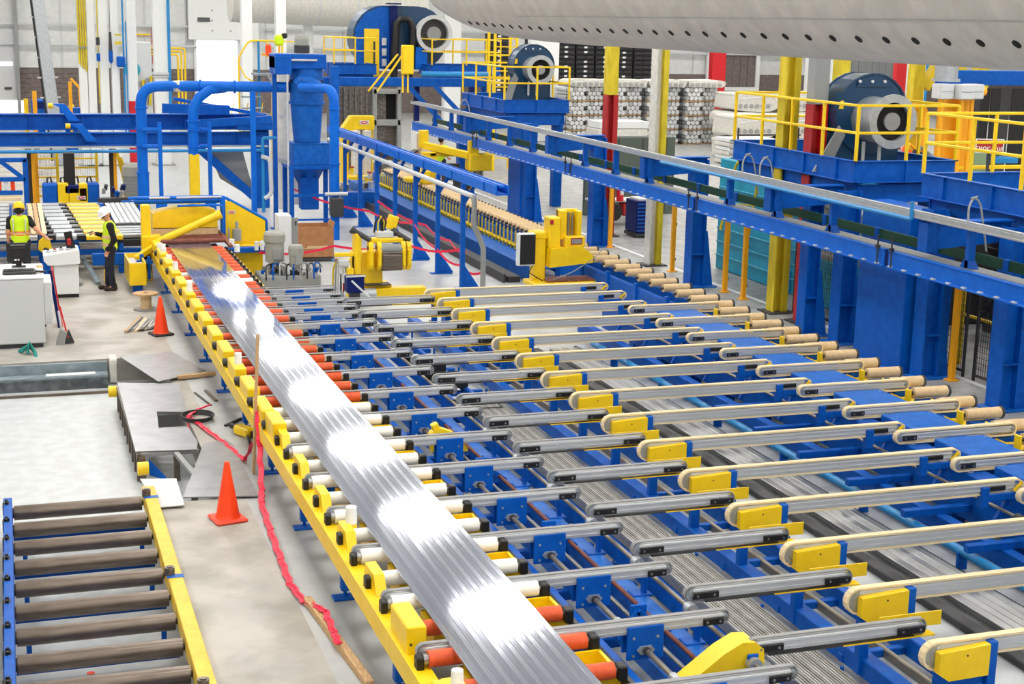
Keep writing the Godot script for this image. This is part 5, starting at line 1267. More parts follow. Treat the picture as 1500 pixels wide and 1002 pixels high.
	var lb := part(u, "warning_label", B().box(V(0.60, 0.97, 0.325), V(0.26, 0.14, 0.006)), "dull_red")
	part(lb, "label_face", B().box(V(0.60, 0.97, 0.33), V(0.22, 0.10, 0.004)), "mid_grey")
	part(u, "small_label", B().box(V(0.06, 1.38, 0.235), V(0.08, 0.10, 0.006)), "dull_red")
	part(u, "screen_panel", B().box(V(-0.48, 0.80, 0.12), V(0.40, 0.70, 0.12), 0.02), "white_paint")
	part(u, "screen", B().box(V(-0.45, 0.80, 0.185), V(0.34, 0.64, 0.02), 0.006), "black")
	part(u, "cable", B().tube([V(-0.3, 0.45, 0.1), V(-0.4, 0.3, 0.15), V(-0.25, 0.2, 0.2), V(-0.1, 0.12, 0.2)], 0.012, 6), "black")
	part(u, "air_hose", B().tube([V(0.1, 0.15, 0.3), V(0.5, 0.34, 0.45), V(0.95, 0.62, 0.5), V(1.2, 0.78, 0.3)], 0.012, 6), "mid_grey")
	# puller carriage hanging on the rail
	var c := T("rail_puller", "yellow puller carriage hanging under the blue rail over the far tan rollers", "puller", V(12.9, 1.08, -43.2))
	part(c, "hanger", B().box(V(-0.85, 1.15, -1.0), V(0.28, 0.55, 0.2), 0.02).box(V(0.35, 0.95, 0.3), V(0.32, 0.5, 0.2), 0.02), "yellow")
	part(c, "arm", B().bar(V(-0.9, 0.98, -0.8), V(0.4, 0.72, 0.3), 0.2, 0.22, 0.02), "yellow")
	part(c, "body", B().box(V(0.55, 0.55, 0.2), V(0.72, 0.5, 0.5), 0.03), "yellow")
	part(c, "portal", B().box(V(-0.78, 0.2, -0.6), V(0.42, 1.2, 0.3), 0.02).box(V(-0.4, 0.72, -0.6), V(0.8, 0.12, 0.3), 0.02), "yellow")
	part(c, "rod", B().box(V(0.32, 0.05, 0.1), V(0.10, 0.7, 0.1)), "amber")
	part(c, "jaw", B().box(V(0.1, -0.10, 0.0), V(0.5, 0.4, 0.3), 0.03).box(V(-0.15, 0.2, -0.4), V(0.5, 0.5, 0.2)), "dark_grey")
	part(c, "drum", B().cyl(V(0.6, -0.15, 0), V(0.6, 0.28, 0), 0.16, -1, 16), "mid_grey")
	part(c, "feed_foot", B().box(V(-1.35, -0.02, -0.4), V(0.5, 0.16, 0.4), 0.03).box(V(-0.95, 0.05, -0.4), V(0.3, 0.4, 0.3), 0.03), "yellow")
	var vc := T("valve_cluster", "cluster of chrome valves and yellow clamps behind the blue tray line near the yellow portal", "valves", V(10.35, 0, -45.5))
	for i in 12:
		var p := V(rng.randf_range(-0.5, 0.6), rng.randf_range(0.5, 1.2), rng.randf_range(-0.2, 0.3))
		var n := part(vc, "valve", B().cyl(p, p + V(0, 0.18, 0), 0.06, -1, 10), ["light_grey", "yellow", "dark_grey", "steel"][i % 4])
		part(n, "cap", B().cyl(p + V(0, 0.18, 0), p + V(0, 0.22, 0), 0.08, -1, 10), "dull_red" if i % 5 == 0 else "light_grey")
	part(vc, "rack", B().box(V(0, 0.25, 0), V(1.2, 0.5, 0.4), 0.02), "blue")
	var bp := T("workbench", "cluttered grey bench with a tilted black panel behind the blue tray channel", "bench", V(12.9, 0, -50.8))
	part(bp, "top", B().box(V(0, 0.9, 0), V(1.6, 0.06, 0.8), 0.01), "light_grey")
	part(bp, "leg", B().box(V(-0.7, 0.44, 0), V(0.08, 0.88, 0.7)).box(V(0.7, 0.44, 0), V(0.08, 0.88, 0.7)), "dark_grey")
	part(bp, "panel", B().box(V(0.25, 1.12, 0.1), V(0.95, 0.05, 0.5), 0.01, Basis(V(0, 0, 1), 0.45)), "black")
	part(bp, "monitor", B().box(V(-0.55, 1.35, 0), V(0.5, 0.6, 0.08), 0.01), "dark_grey")
	part(bp, "print_roll", B().cyl(V(0.75, 0.95, 0.2), V(0.75, 1.9, 0.2), 0.10, -1, 12), "tan")

func pit_side() -> void:
	# sunken roller bed
	var t := T("steel_roller_bed", "sunken bed of bare brown steel rollers beside a worn yellow rail", "roller conveyor", V(0.6, -0.4, -13))
	wp(t, "side_rail", B().box(V(1.42, 0.08, -12.9), V(0.15, 0.05, 10.2), 0.008).box(V(1.355, 0.0, -12.9), V(0.02, 0.16, 10.2)).box(V(1.49, -0.1, -12.9), V(0.02, 0.36, 10.2)), "yellow_worn")
	wp(t, "side_frame", B().box(V(-0.22, -0.02, -12.9), V(0.10, 0.22, 10.2), 0.008), "blue")
	wp(t, "outer_rail", B().box(V(-0.36, 0.0, -12.9), V(0.06, 0.3, 10.2), 0.008), "dark_grey")
	wp(t, "outer_rail", B().box(V(-0.44, 0.02, -12.9), V(0.08, 0.28, 10.2), 0.008), "olive_yellow")
	var body := B().cyl(V(-0.74, 0, 0), V(0.74, 0, 0), 0.088, -1, 24).mesh()
	var pin := B().cyl(V(-0.86, 0, 0), V(0.84, 0, 0), 0.028, -1, 10).cyl(V(-0.78, 0, 0), V(-0.74, 0, 0), 0.065, -1, 12).mesh()
	var brg := B().box(V(-0.82, 0.0, 0), V(0.09, 0.14, 0.15), 0.012).cyl(V(-0.82, 0.07, -0.04), V(-0.82, 0.10, -0.04), 0.018, -1, 8).cyl(V(-0.82, 0.07, 0.04), V(-0.82, 0.10, 0.04), 0.018, -1, 8).mesh()
	for i in 17:
		var r := pm(t, "roller", body, "old_steel")
		r.position = V(0.585, -0.04, -17.79 + i * 0.632) - t.position
		r.rotation.x = i * 0.7
		var jp := pm(r, "journal", pin, "dark_grey")
		var bg := pm(t, "bearing", brg, "black")
		bg.position = V(0.585, 0.02, -17.79 + i * 0.632) - t.position
		if i % 2 == 0:
			wp(t, "cross_beam", B().box(V(0.58, -0.17, -17.45 + i * 0.632), V(1.5, 0.04, 0.16), 0.006).box(V(0.58, -0.22, -17.45 + i * 0.632), V(1.5, 0.1, 0.03)), "blue")
		else:
			for x in [-0.05, 1.24]: wp(t, "foot", B().box(V(x, -0.3, -17.45 + i * 0.632), V(0.05, 0.2, 0.05)).box(V(x, -0.385, -17.45 + i * 0.632), V(0.16, 0.03, 0.12), 0.004), "blue")
	for z in [-17.55, -14.84, -12.05]:
		wp(t, "rail_joint", B().box(V(1.42, 0.107, z), V(0.17, 0.008, 0.09)), "blue_worn")
		wp(t, "stop_knob", B().cyl(V(1.37, 0.10, z - 0.06), V(1.37, 0.19, z - 0.06), 0.052, -1, 18).cyl(V(1.37, 0.19, z - 0.06), V(1.37, 0.20, z - 0.06), 0.03, -1, 12), "old_steel")
	for q in [[0.53, -0.396, -14.05, 0.055, "orange spray paint blot on the slab between two bare steel rollers"], [0.50, -0.396, -13.8, 0.04, "smaller orange spray paint blot beside the larger one on the slab"]]:
		one("paint_mark", B().cyl(V(q[0], q[1] - 0.002, q[2]), V(q[0], q[1], q[2]), q[3], -1, 14), "cone_orange", q[4], "paint mark")
	# deck plates
	var y := 0.012
	for q in [[[1.62, -25.6, 2.52, -25.75, 2.90, -24.2, 2.08, -23.62], 0.05, "dark scuffed steel deck plate at the corner of the trench, beyond the square opening"], [[1.46, -23.8, 2.40, -23.55, 2.32, -21.75, 1.89, -21.86, 1.83, -20.90, 2.24, -20.86, 2.28, -20.1, 2.22, -19.72, 1.42, -19.82], 0.02, "long bright steel deck plate with a square opening cut in its edge"], [[1.81, -17.66, 2.70, -17.48, 2.72, -19.8, 2.66, -20.09, 2.34, -19.95], 0.03, "steel floor plate lying behind the closer orange cone"], [[1.37, -18.52, 1.81, -18.43, 1.79, -17.34, 1.48, -17.34], 0.035, "small pale steel plate at the end of the worn yellow rail"]]:
		var b := B()
		var p := PackedVector2Array()
		for i in range(0, q[0].size(), 2): p.append(Vector2(q[0][i], -q[0][i + 1]))
		b.prism(p, Transform3D(Basis(V(1, 0, 0), V(0, 0, -1), V(0, 1, 0)), V(0, q[1], 0)), 0.014)
		one("deck_plate", b, "plate" if q[1] != 0.035 else "light_grey", q[2], "steel plate")
	# frame under the deck
	var f := T("deck_support", "rusty steel stub frame carrying the deck plates along the pit edge", "steel frame", V(1.5, -0.4, -21.8))
	for i in 9:
		var z := -23.6 + i * 0.47
		wp(f, "stub", B().box(V(1.46, -0.20, z), V(0.06, 0.40, 0.06), 0.005), "old_steel")
	wp(f, "edge_bar", B().box(V(1.46, -0.02, -21.7), V(0.06, 0.05, 3.9), 0.005), "old_steel")
	for z in [-19.80, -21.0, -21.9]: wp(f, "cross_bar", B().box(V(1.85, -0.02, z), V(0.8, 0.05, 0.06), 0.004), "mid_grey")
	wp(f, "cross_bar", B().bar(V(1.95, -0.02, -19.75), V(2.1, -0.02, -18.4), 0.07, 0.05), "mid_grey")
	for q in [[1.50, -19.75], [1.95, -19.72], [2.16, -19.2], [2.05, -18.6], [2.2, -21.0]]: wp(f, "stub", B().box(V(q[0], -0.21, q[1]), V(0.08, 0.36, 0.08), 0.005), "old_steel")
	wp(f, "corner_post", B().box(V(1.50, -0.18, -25.55), V(0.12, 0.40, 0.12), 0.01).box(V(1.51, 0.0, -25.72), V(0.12, 0.05, 0.4)), "lagging")
	for q in [[1.38, -23.75, "on the deck frame post beside the long trench beam"], [1.48, -19.42, "on a blue bracket under the deck edge near the bare steel rollers"]]:
		var bu := T("bumper", "yellow rubber bumper %s" % q[2], "bumper", V(q[0], -0.10, q[1]))
		part(bu, "roll", B().cyl(V(-0.07, 0, 0), V(0.07, 0, 0), 0.09, -1, 18), "yellow")
		part(bu, "bracket", B().prism(P2([0.08, -0.1, 0.34, -0.2, 0.08, 0.12]), Transform3D(Basis(), V(0, 0, -0.02)), 0.04), "blue" if q[0] > 1.4 else "yellow")
	# trench beam
	var tr := T("trench_beam", "grey blue steel beam lying in the trench at the far edge of the pit", "beam", V(-0.2, -0.4, -25.5))
	part(tr, "upper_plate", B().box(V(-0.5, 0.22, -0.08), V(4.2, 0.34, 0.06), 0.008), "slate")
	part(tr, "flange", B().box(V(-0.5, 0.20, 0.10), V(4.2, 0.05, 0.26), 0.008), "slate")
	part(tr, "lower_plate", B().box(V(-0.5, 0.08, 0.24), V(4.2, 0.22, 0.04), 0.006), "dark_slate")
	part(tr, "edge_strip", B().box(V(-0.5, 0.02, 0.62), V(4.2, 0.04, 0.05)), "old_steel")
	part(tr, "film_scrap", B().box(V(1.0, 0.235, 0.1), V(0.8, 0.015, 0.16), 0.004), "white")
	# loose items
	var st := [["timber_batten", [2.41, 0.05, -23.85, 3.03, 0.05, -24.0], 0.09, 0.06, "wood", "short timber batten lying across the dark deck plate corner"], ["steel_rod", [2.57, 0.015, -22.94, 2.72, 0.015, -22.08], 0.03, 0.02, "dark_grey", "short dark steel rod lying on the floor beside the square opening, the longer of two"], ["steel_rod", [2.75, 0.02, -23.0, 2.83, 0.02, -22.3], 0.05, 0.03, "old_steel", "short brown steel bar beside the thinner dark rod near the yellow rail"], ["rubber_strap", [2.76, 0.015, -20.87, 3.05, 0.02, -21.2], 0.05, 0.025, "black", "short black strap on the floor pointing at the yellow rail"], ["timber_post", [2.64, 0.04, -14.0, 2.80, 0.04, -11.9], 0.08, 0.08, "wood", "long pale timber post lying on the floor wrapped at one end with red tape"]]
	for q in st:
		one(q[0], B().bar(V(q[1][0], q[1][1], q[1][2]), V(q[1][3], q[1][4], q[1][5]), q[2], q[3], 0.006), q[4], q[5], "timber" if String(q[0]).begins_with("timber") else "scrap")
	one("timber_stake", B().bar(V(2.80, 0.0, -18.5), V(2.885, 1.84, -18.52), 0.055, 0.035, 0.004), "wood", "upright timber stake with red tape round its foot beside the yellow rail", "stake")
	var co := B()
	for k in 4:
		var pts := []
		for i in 25: pts.append(V(2.43 + cos(TAU * i / 24) * (0.20 + 0.012 * k), 0.02 + 0.018 * k, -21.35 + sin(TAU * i / 24) * (0.24 + 0.01 * k)))
		co.tube(pts, 0.011, 6, false)
	one("cable_coil", co, "dark_grey", "coil of dark cable lying on the floor by the square opening", "cable")
	var dr := T("hand_tool", "yellow and black hand tool lying on the floor by the foot of the timber stake", "tool", V(2.95, 0, -20.3), "", 0.5)
	part(dr, "body", B().box(V(0, 0.08, 0), V(0.16, 0.14, 0.34), 0.03), "yellow")
	part(dr, "grip", B().box(V(0.03, 0.06, 0.22), V(0.10, 0.10, 0.2), 0.02).cyl(V(0, 0.10, -0.16), V(0, 0.10, -0.3), 0.04, -1, 12), "black")
	part(dr, "nozzle", B().cyl(V(-0.08, 0.06, 0.18), V(-0.22, 0.02, 0.42), 0.02, -1, 8), "black")
	var tapes := [[[V(2.86, 0.85, -18.5), V(2.84, 0.45, -18.2), V(2.76, 0.06, -17.6), V(2.69, 0.03, -17.2), V(2.63, 0.03, -16.2), V(2.58, 0.04, -15.2), V(2.55, 0.03, -14.5), V(2.60, 0.03, -13.95)], 0.07, "wide red plastic tape running along the floor from the stake to the timber post"], [[V(2.84, 0.5, -18.5), V(2.76, 0.03, -19.0), V(2.62, 0.03, -19.9), V(2.45, 0.03, -20.7), V(2.36, 0.03, -21.2), V(2.30, 0.0, -21.5)], 0.05, "narrow red tape trailing from the stake to the square opening"], [[V(2.30, -0.2, -21.2), V(2.30, 0.05, -21.4), V(2.45, 0.05, -21.7), V(2.66, 0.06, -21.9)], 0.06, "scrap of red tape spilling out of the square opening"], [[V(2.62, 0.05, -13.9), V(2.72, 0.10, -13.5), V(2.70, 0.09, -13.0), V(2.68, 0.10, -12.7)], 0.06, "knot of red tape round the pale timber post"]]
	for q in tapes:
		var b := B()
		var pts: Array = q[0]
		for i in pts.size() - 1:
			for s in 6:
				var p: Vector3 = pts[i].lerp(pts[i + 1], s / 6.0) + V(0.012 * sin(i * 7.0 + s * 2.1), 0.008 * absf(sin(s * 1.7)), 0)
				var r: Vector3 = pts[i].lerp(pts[i + 1], (s + 1) / 6.0) + V(0.012 * sin(i * 7.0 + (s + 1) * 2.1), 0.008 * absf(sin((s + 1) * 1.7)), 0)
				b.bar(p, r, q[1], 0.008); b.bar(p + V(0.02, 0.012, 0), r + V(0.02, 0.012, 0), q[1] * 0.4, 0.006)
		one("barrier_tape", b, "tape", q[2], "tape")
	var c1 := T("traffic_cone", "bright orange traffic cone with an orange base standing by the steel floor plate", "traffic cone", V(2.23, 0, -16.78), "", 0.2)
	cone_parts(c1, "cone_base")
	var c2 := T("traffic_cone", "faded orange traffic cone with a dark base beside the pile of offcuts", "traffic cone", V(2.50, 0, -27.5), "", 0.3)
	cone_parts(c2, "boot")
	# offcuts
	for i in 11:
		var a := V(1.86 + 0.045 * i + rng.randf_range(-0.03, 0.03), 0.02 + 0.012 * (i % 4), -27.75 - 0.02 * i)
		var e := V(2.22 + 0.03 * i, 0.03 + 0.015 * (i % 3), -29.1 + 0.07 * i)
		one("profile_offcut", B().bar(a, e, [0.05, 0.07, 0.04][i % 3], [0.02, 0.04, 0.03][i % 3], 0.004), ["aluminium_dull", "wood", "mid_grey", "steel", "cream"][i % 5], "slender %s offcut in the loose pile by the faded cone, %s across" % [["dull metal", "timber", "grey", "shiny metal", "cream"][i % 5], nth(i)], "offcut", "offcuts in the loose pile")
	var spo := T("cable_spool", "small wooden cable spool standing on its flange beside the faded orange cone", "spool", V(2.45, 0, -30.0))
	part(spo, "flange", B().cyl(V(0, 0.31, 0), V(0, 0.345, 0), 0.25, -1, 28), "wood"); part(spo, "flange", B().cyl(V(0, 0, 0), V(0, 0.03, 0), 0.25, -1, 28), "mid_grey")
	part(spo, "core", B().cyl(V(0, 0.03, 0), V(0, 0.31, 0), 0.11, -1, 18), "tan"); part(spo, "hub_hole", B().cyl(V(0, 0.345, 0), V(0, 0.35, 0), 0.03, -1, 12), "dark_grey")
	# cabinet with keyboard and monitor
	var ca := T("equipment_cabinet", "big white equipment cabinet on dark feet with a keyboard and monitor on top", "cabinet", V(0.0, 0, -27.6))
	part(ca, "body", B().box(V(-0.10, 0.66, 0), V(1.1, 1.16, 1.5), 0.02), "light_grey")
	part(ca, "top", B().box(V(-0.10, 1.25, 0), V(1.14, 0.03, 1.54), 0.008), "white")
	part(ca, "side_door", B().box(V(0.53, 0.70, -0.2), V(0.14, 0.76, 0.9), 0.012), "white_paint")
	part(ca, "latch", B().cyl(V(0.46, 0.40, 0.76), V(0.46, 0.40, 0.78), 0.02, -1, 8), "dark_grey")
	part(ca, "plinth", B().box(V(-0.1, 0.04, 0), V(1.0, 0.08, 1.4)), "dark_grey")
	var mo := T("monitor", "black computer monitor seen from behind on the white cabinet", "monitor", V(0.06, 1.265, -28.05))
	part(mo, "shell", B().box(V(0, 0.26, 0), V(0.40, 0.36, 0.05), 0.02).box(V(0, 0.26, 0.03), V(0.26, 0.2, 0.04), 0.015), "black")
	part(mo, "stand", B().box(V(0, 0.06, 0.0), V(0.1, 0.12, 0.03)).box(V(0, 0.01, 0.02), V(0.24, 0.02, 0.18), 0.006), "black")
	part(mo, "vent_line", B().box(V(0, 0.40, 0.028), V(0.26, 0.012, 0.006)), "mid_grey")
	part(mo, "maker_mark", B().box(V(-0.05, 0.13, 0.027), V(0.04, 0.03, 0.004)).box(V(0.0, 0.13, 0.027), V(0.03, 0.03, 0.004)), "white")
	var kb := T("keyboard", "dark grey keyboard lying on the white cabinet in front of the monitor", "keyboard", V(0.06, 1.265, -27.3))
	part(kb, "case", B().box(V(0, 0.03, 0), V(0.56, 0.05, 0.34), 0.012), "dark_grey")
	var ky := B()
	for i in 14:
		for j in 5: ky.box(V(-0.24 + i * 0.036, 0.062, -0.12 + j * 0.05), V(0.03, 0.012, 0.04), 0.003)
	part(kb, "key", ky, "black").set_meta("kind", "stuff")
	part(kb, "cable_stub", B().bar(V(0.28, 0.04, 0.05), V(0.44, 0.02, 0.02), 0.08, 0.03), "black")
	one("tape_roll", B().cyl(V(0, 0, 0), V(0, 0.04, 0), 0.06, -1, 18), "tan", "tan tape roll on the white cabinet beside the monitor", "tape", "", V(0.42, 1.265, -27.9))
	var rb := T("red_board", "leaning red panel with a dark edge behind the white cabinet", "panel", V(0.72, 0, -28.8))
	part(rb, "sheet", B().box(V(0, 0.55, 0), V(0.03, 1.1, 0.5), 0.006, Basis(V(0, 0, 1), 0.12)), "red")
	part(rb, "edge", B().box(V(-0.05, 0.55, 0.26), V(0.06, 1.1, 0.03), 0.006, Basis(V(0, 0, 1), 0.12)), "navy_blue")
	var sv := T("dust_pan", "long handled dust pan with a red pole leaning beside the white cabinet", "dust pan", V(0.78, 0, -27.1))
	part(sv, "pole", B().cyl(V(-0.06, 0.66, -0.15), V(0.05, 0.12, 0.05), 0.015, -1, 8), "red")
	part(sv, "grey_pole", B().cyl(V(-0.09, 0.60, 0.0), V(-0.03, 0.1, 0.0), 0.02, -1, 8), "light_grey")
	part(sv, "pan", B().prism(P2([-0.14, 0, 0.0, 0, 0.06, 0.22, -0.06, 0.28]), Transform3D(Basis(), V(-0.02, 0, 0.05)), 0.10), "mid_grey")
	part(sv, "brush", B().prism(P2([0.0, 0, 0.16, 0.02, 0.08, 0.24, 0.02, 0.2]), Transform3D(Basis(), V(0.0, 0, -0.02)), 0.14), "dark_grey")
	var tw := B()
	for i in 5: tw.tube([V(0.08 * sin(i * 2.0), 0.03, 0.1 * i - 0.2), V(0.12, 0.10 + 0.03 * i, 0.05 * i), V(0.2, 0.05, 0.2), V(0.22, -0.05, 0.45)], 0.03, 6)
	one("cloth_strips", tw, "teal", "twisted teal and white cloth strips at the foot of the white cabinet", "rag", "", V(0.05, 0.0, -26.5))
	var con := T("control_console", "white operator console with a sloping button top by the yellow hard hat man", "console", V(1.0, 0, -31.9))
	part(con, "pedestal", B().box(V(0.0, 0.40, 0), V(0.48, 0.66, 0.5), 0.012), "white_paint")
	part(con, "plinth", B().box(V(0, 0.05, 0), V(0.46, 0.1, 0.46)), "black")
	part(con, "desk", B().prism(P2([-0.44, 0.80, -0.36, 0.70, 0.27, 0.72, 0.27, 0.98, 0.24, 1.00, -0.44, 0.90]), Transform3D(Basis(), V(0, 0, -0.05)), 0.8), "white_paint")
	for i in 5:
		var bt := part(con, "button_box", B().box(V(-0.34 + i * 0.13, 0.94 + i * 0.018, -0.1 + 0.1 * (i % 2)), V(0.09, 0.03, 0.12), 0.006), "light_grey")
		part(bt, "button", B().cyl(V(-0.34 + i * 0.13, 0.955 + i * 0.018, -0.1 + 0.1 * (i % 2)), V(-0.34 + i * 0.13, 0.985 + i * 0.018, -0.1 + 0.1 * (i % 2)), 0.025, -1, 10), ["black", "dull_red", "black", "navy_blue", "black"][i])
	part(con, "screen_arm", B().bar(V(0.12, 1.0, 0.0), V(0.06, 1.35, 0.02), 0.03, 0.16), "black")
	part(con, "red_grip", B().box(V(0.08, 1.15, 0.12), V(0.08, 0.14, 0.06), 0.02), "dull_red")

func far_tables() -> void:
	var f := T("cooling_table", "blue lower frame of the cooling table behind the two men", "steel frame", V(1.2, 0, -37.6))
	for x in [-0.9, 0.6, 1.35, 2.3, 2.95]: wp(f, "long_beam", B().box(V(x, 0.62, -37.6), V(0.10, 0.14, 6.6), 0.01), "blue")
	for z in [-34.6, -36.6, -38.6, -40.6]:
		wp(f, "cross_beam", B().box(V(1.0, 0.5, z), V(4.4, 0.12, 0.12), 0.01), "blue")
		for x in [-0.9, 0.6, 2.3]: wp(f, "leg", B().box(V(x, 0.25, z), V(0.12, 0.5, 0.12), 0.01), "blue")
	# transverse slat belts
	var n := 0
	for i in 9:
		var z := -34.6 - i * 0.72
		var s := 0.004 * i
		var a := T("slat_belt", "grey slat belt with a black end block on the cooling table, %s from the men" % nth(i), "belt conveyor", V(0.92 - s * 8, 0.82, z), "grey slat belts on the cooling table")
		part(a, "beam", B().box(V(0.28, 0.04, 0), V(0.62, 0.09, 0.50), 0.01), "galvanised")
		part(a, "end_block", B().box(V(-0.10, 0.045, 0.03), V(0.18, 0.10, 0.30), 0.01), "black")
		part(a, "yellow_end", B().box(V(0.62, 0.03, 0), V(0.08, 0.08, 0.36), 0.01), "yellow")
		var b := T("slat_belt", "yellow slat belt with a black end block on the cooling table, %s from the men" % nth(i), "belt conveyor", V(1.52 - s * 6, 0.82, z + 0.1), "yellow slat belts on the cooling table")
		part(b, "beam", B().box(V(0.42, 0.04, 0), V(0.80, 0.09, 0.54), 0.01), "yellow")
		part(b, "belt_strip", B().box(V(0.42, 0.09, -0.14), V(0.80, 0.012, 0.06)), "galvanised")
		part(b, "end_block", B().box(V(-0.08, 0.045, 0.03), V(0.20, 0.10, 0.30), 0.01), "black")
		if i > 6: part(b, "far_block", B().box(V(0.86, 0.045, 0.03), V(0.16, 0.10, 0.30), 0.01), "blue")
		var c := T("slat_belt", "broad grey slat belt beyond the yellow hard hat, %s row from the man" % nth(i), "belt conveyor", V(-0.85, 0.82, z), "broad grey slat belts by the yellow hard hat")
		part(c, "beam", B().box(V(0.5, 0.04, 0), V(1.7, 0.09, 0.42), 0.01), "beam_grey")
		part(c, "edge_strip", B().box(V(0.5, 0.06, 0.215), V(1.7, 0.02, 0.01)), "mid_grey")
	for i in 3:
		var o := one("loose_board", B().box(V(0, 0, 0), V(0.10, 0.03, 5.6), 0.005), ["tan", "wood", "cream"][i], "long %s board lying across the grey slat belts" % ["tan", "brown timber", "cream"][i], "board", "boards lying across the slat belts", V(0.42 + i * 0.12, 0.935, -37.4))
		part(o, "end_strap", B().box(V(0, 0.0, 2.2), V(0.108, 0.036, 0.04)), "mid_grey")
	for i in 5: one("aluminium_profile", B().box(V(0, 0, 0), V(0.07, 0.03, 5.8), 0.006).box(V(0.02, 0.018, 0), V(0.012, 0.01, 5.8)), "aluminium" if i % 2 else "aluminium_b", "bright profile lying across the slat belts behind the yellow hard hat, %s of five" % nth(i), "profile", "profiles lying across the slat belts", V(-0.05 + i * 0.09, 0.93, -37.4))
	for i in 6: one("aluminium_sheet", B().box(V(0, 0, 0), V(0.11, 0.03, 3.9), 0.006).box(V(0.03, 0.018, 0), V(0.012, 0.01, 3.9)), "beam_grey" if i % 2 else "light_grey", "wide bright profile between the white hard hat and the press, %s of six" % nth(i), "profile", "wide profiles beside the press", V(2.36 + i * 0.125, 0.92, -38.2))
	var br := T("roller_bed", "grey bar bed between the white hard hat and the yellow press column", "conveyor", V(2.6, 0.6, -35.6))
	for i in 5: part(br, "bar", B().box(V(0.0, 0.22, -0.9 + i * 0.42), V(0.9, 0.08, 0.24), 0.01), "galvanised")
	part(br, "dark_bed", B().box(V(0, 0.08, 0.0), V(1.0, 0.16, 2.0), 0.01), "dark_grey")
	var ra := T("floor_ramp", "grey ramp bars on the floor between the console and the standing man", "rails", V(1.5, 0, -33.8))
	part(ra, "rail", B().bar(V(-0.05, 0.35, -1.2), V(0.2, 0.05, 0.8), 0.10, 0.06), "slate")
	part(ra, "rail", B().bar(V(-0.32, 0.3, -1.2), V(-0.18, 0.05, 0.8), 0.08, 0.05), "mid_grey")
	part(ra, "yellow_foot", B().box(V(0.42, 0.16, 0.5), V(0.16, 0.28, 0.2), 0.02), "yellow")
	part(ra, "blue_beam", B().box(V(0.62, 0.48, 0.2), V(1.0, 0.26, 0.14), 0.012), "blue")
	var wb := T("yellow_lever", "yellow cast bracket with a round hub beside the yellow hard hat man's elbow", "bracket", V(0.66, 0.45, -34.2))
	part(wb, "plate", B().prism(P2([-0.16, 0.0, 0.04, -0.18, 0.16, -0.1, 0.10, 0.18, -0.02, 0.30, -0.14, 0.18]), Transform3D(Basis(), V(0, 0.2, 0)), 0.08), "yellow")
	part(wb, "hub", B().cyl(V(0.0, 0.18, 0.03), V(0.0, 0.18, 0.07), 0.06, -1, 16), "dark_grey")
	part(wb, "blue_post", B().box(V(0.0, -0.2, -0.08), V(0.16, 0.6, 0.1), 0.01), "blue")
	var yb := one("yellow_post", B().box(V(0, 0.35, 0), V(0.12, 0.7, 0.12), 0.01), "yellow", "short yellow post beyond the white cabinet at the picture edge", "post", "", V(-0.42, 0.3, -30.6))
	part(yb, "foot", B().box(V(0, -0.14, 0), V(0.2, 0.3, 0.2), 0.01), "dark_grey")
	# machine behind the table: yellow and blue stretcher head with a tall black mast
	var m := T("stretcher", "low yellow and blue stretcher head with a black mast behind the cooling table", "machine", V(1.55, 0, -43.5))
	part(m, "blue_side", B().box(V(-0.52, 0.62, 0), V(0.42, 1.0, 0.5), 0.05), "blue"); part(m, "blue_side", B().box(V(0.62, 0.62, 0), V(0.36, 1.0, 0.5), 0.05), "blue")
	part(m, "yellow_front", B().box(V(-0.18, 0.6, 0.1), V(0.28, 1.05, 0.4), 0.02), "yellow"); part(m, "yellow_front", B().box(V(0.22, 0.55, 0.1), V(0.50, 0.9, 0.4), 0.02).box(V(0.36, 0.86, 0.1), V(0.24, 0.5, 0.4), 0.02), "yellow")
	part(m, "blue_saddle", B().box(V(0.06, 0.95, 0.15), V(0.4, 0.24, 0.3), 0.02), "navy_blue")
	part(m, "mast", B().box(V(0.02, 1.45, -0.1), V(0.30, 1.0, 0.3), 0.02), "black")
	badge(m, V(0.30, 0.72, 0.305), 0.24)
	for i in 4: part(m, "hose_loop", B().tube([V(-0.6 + i * 0.36, 1.1, 0), V(-0.58 + i * 0.36, 1.25, 0), V(-0.5 + i * 0.36, 1.28, 0), V(-0.46 + i * 0.36, 1.08, 0)], 0.03, 6), "dark_grey")
	var bt := T("blue_truss", "blue braced end frame with red and white panels behind the yellow hard hat", "frame", V(0, 0, -44))
	part(bt, "frame", B().box(V(0.40, 1.05, 0), V(0.14, 1.4, 0.14), 0.01).box(V(-0.1, 1.72, 0), V(1.1, 0.12, 0.14), 0.01).box(V(-0.1, 1.18, 0), V(1.0, 0.12, 0.14), 0.01).box(V(-0.1, 0.80, 0), V(0.8, 0.12, 0.14), 0.01), "blue")
	part(bt, "brace", B().bar(V(-0.3, 1.72, 0), V(0.4, 1.15, 0), 0.12, 0.12), "blue")
	for i in 3: part(bt, "panel", B().box(V(-0.32 + i * 0.18, 1.0, -0.05), V(0.12, 0.28, 0.04), 0.01), ["cone_orange", "white", "cone_orange"][i])
	part(bt, "cream_bed", B().box(V(-0.2, 0.66, 0.1), V(0.9, 0.10, 0.4), 0.01), "cream")
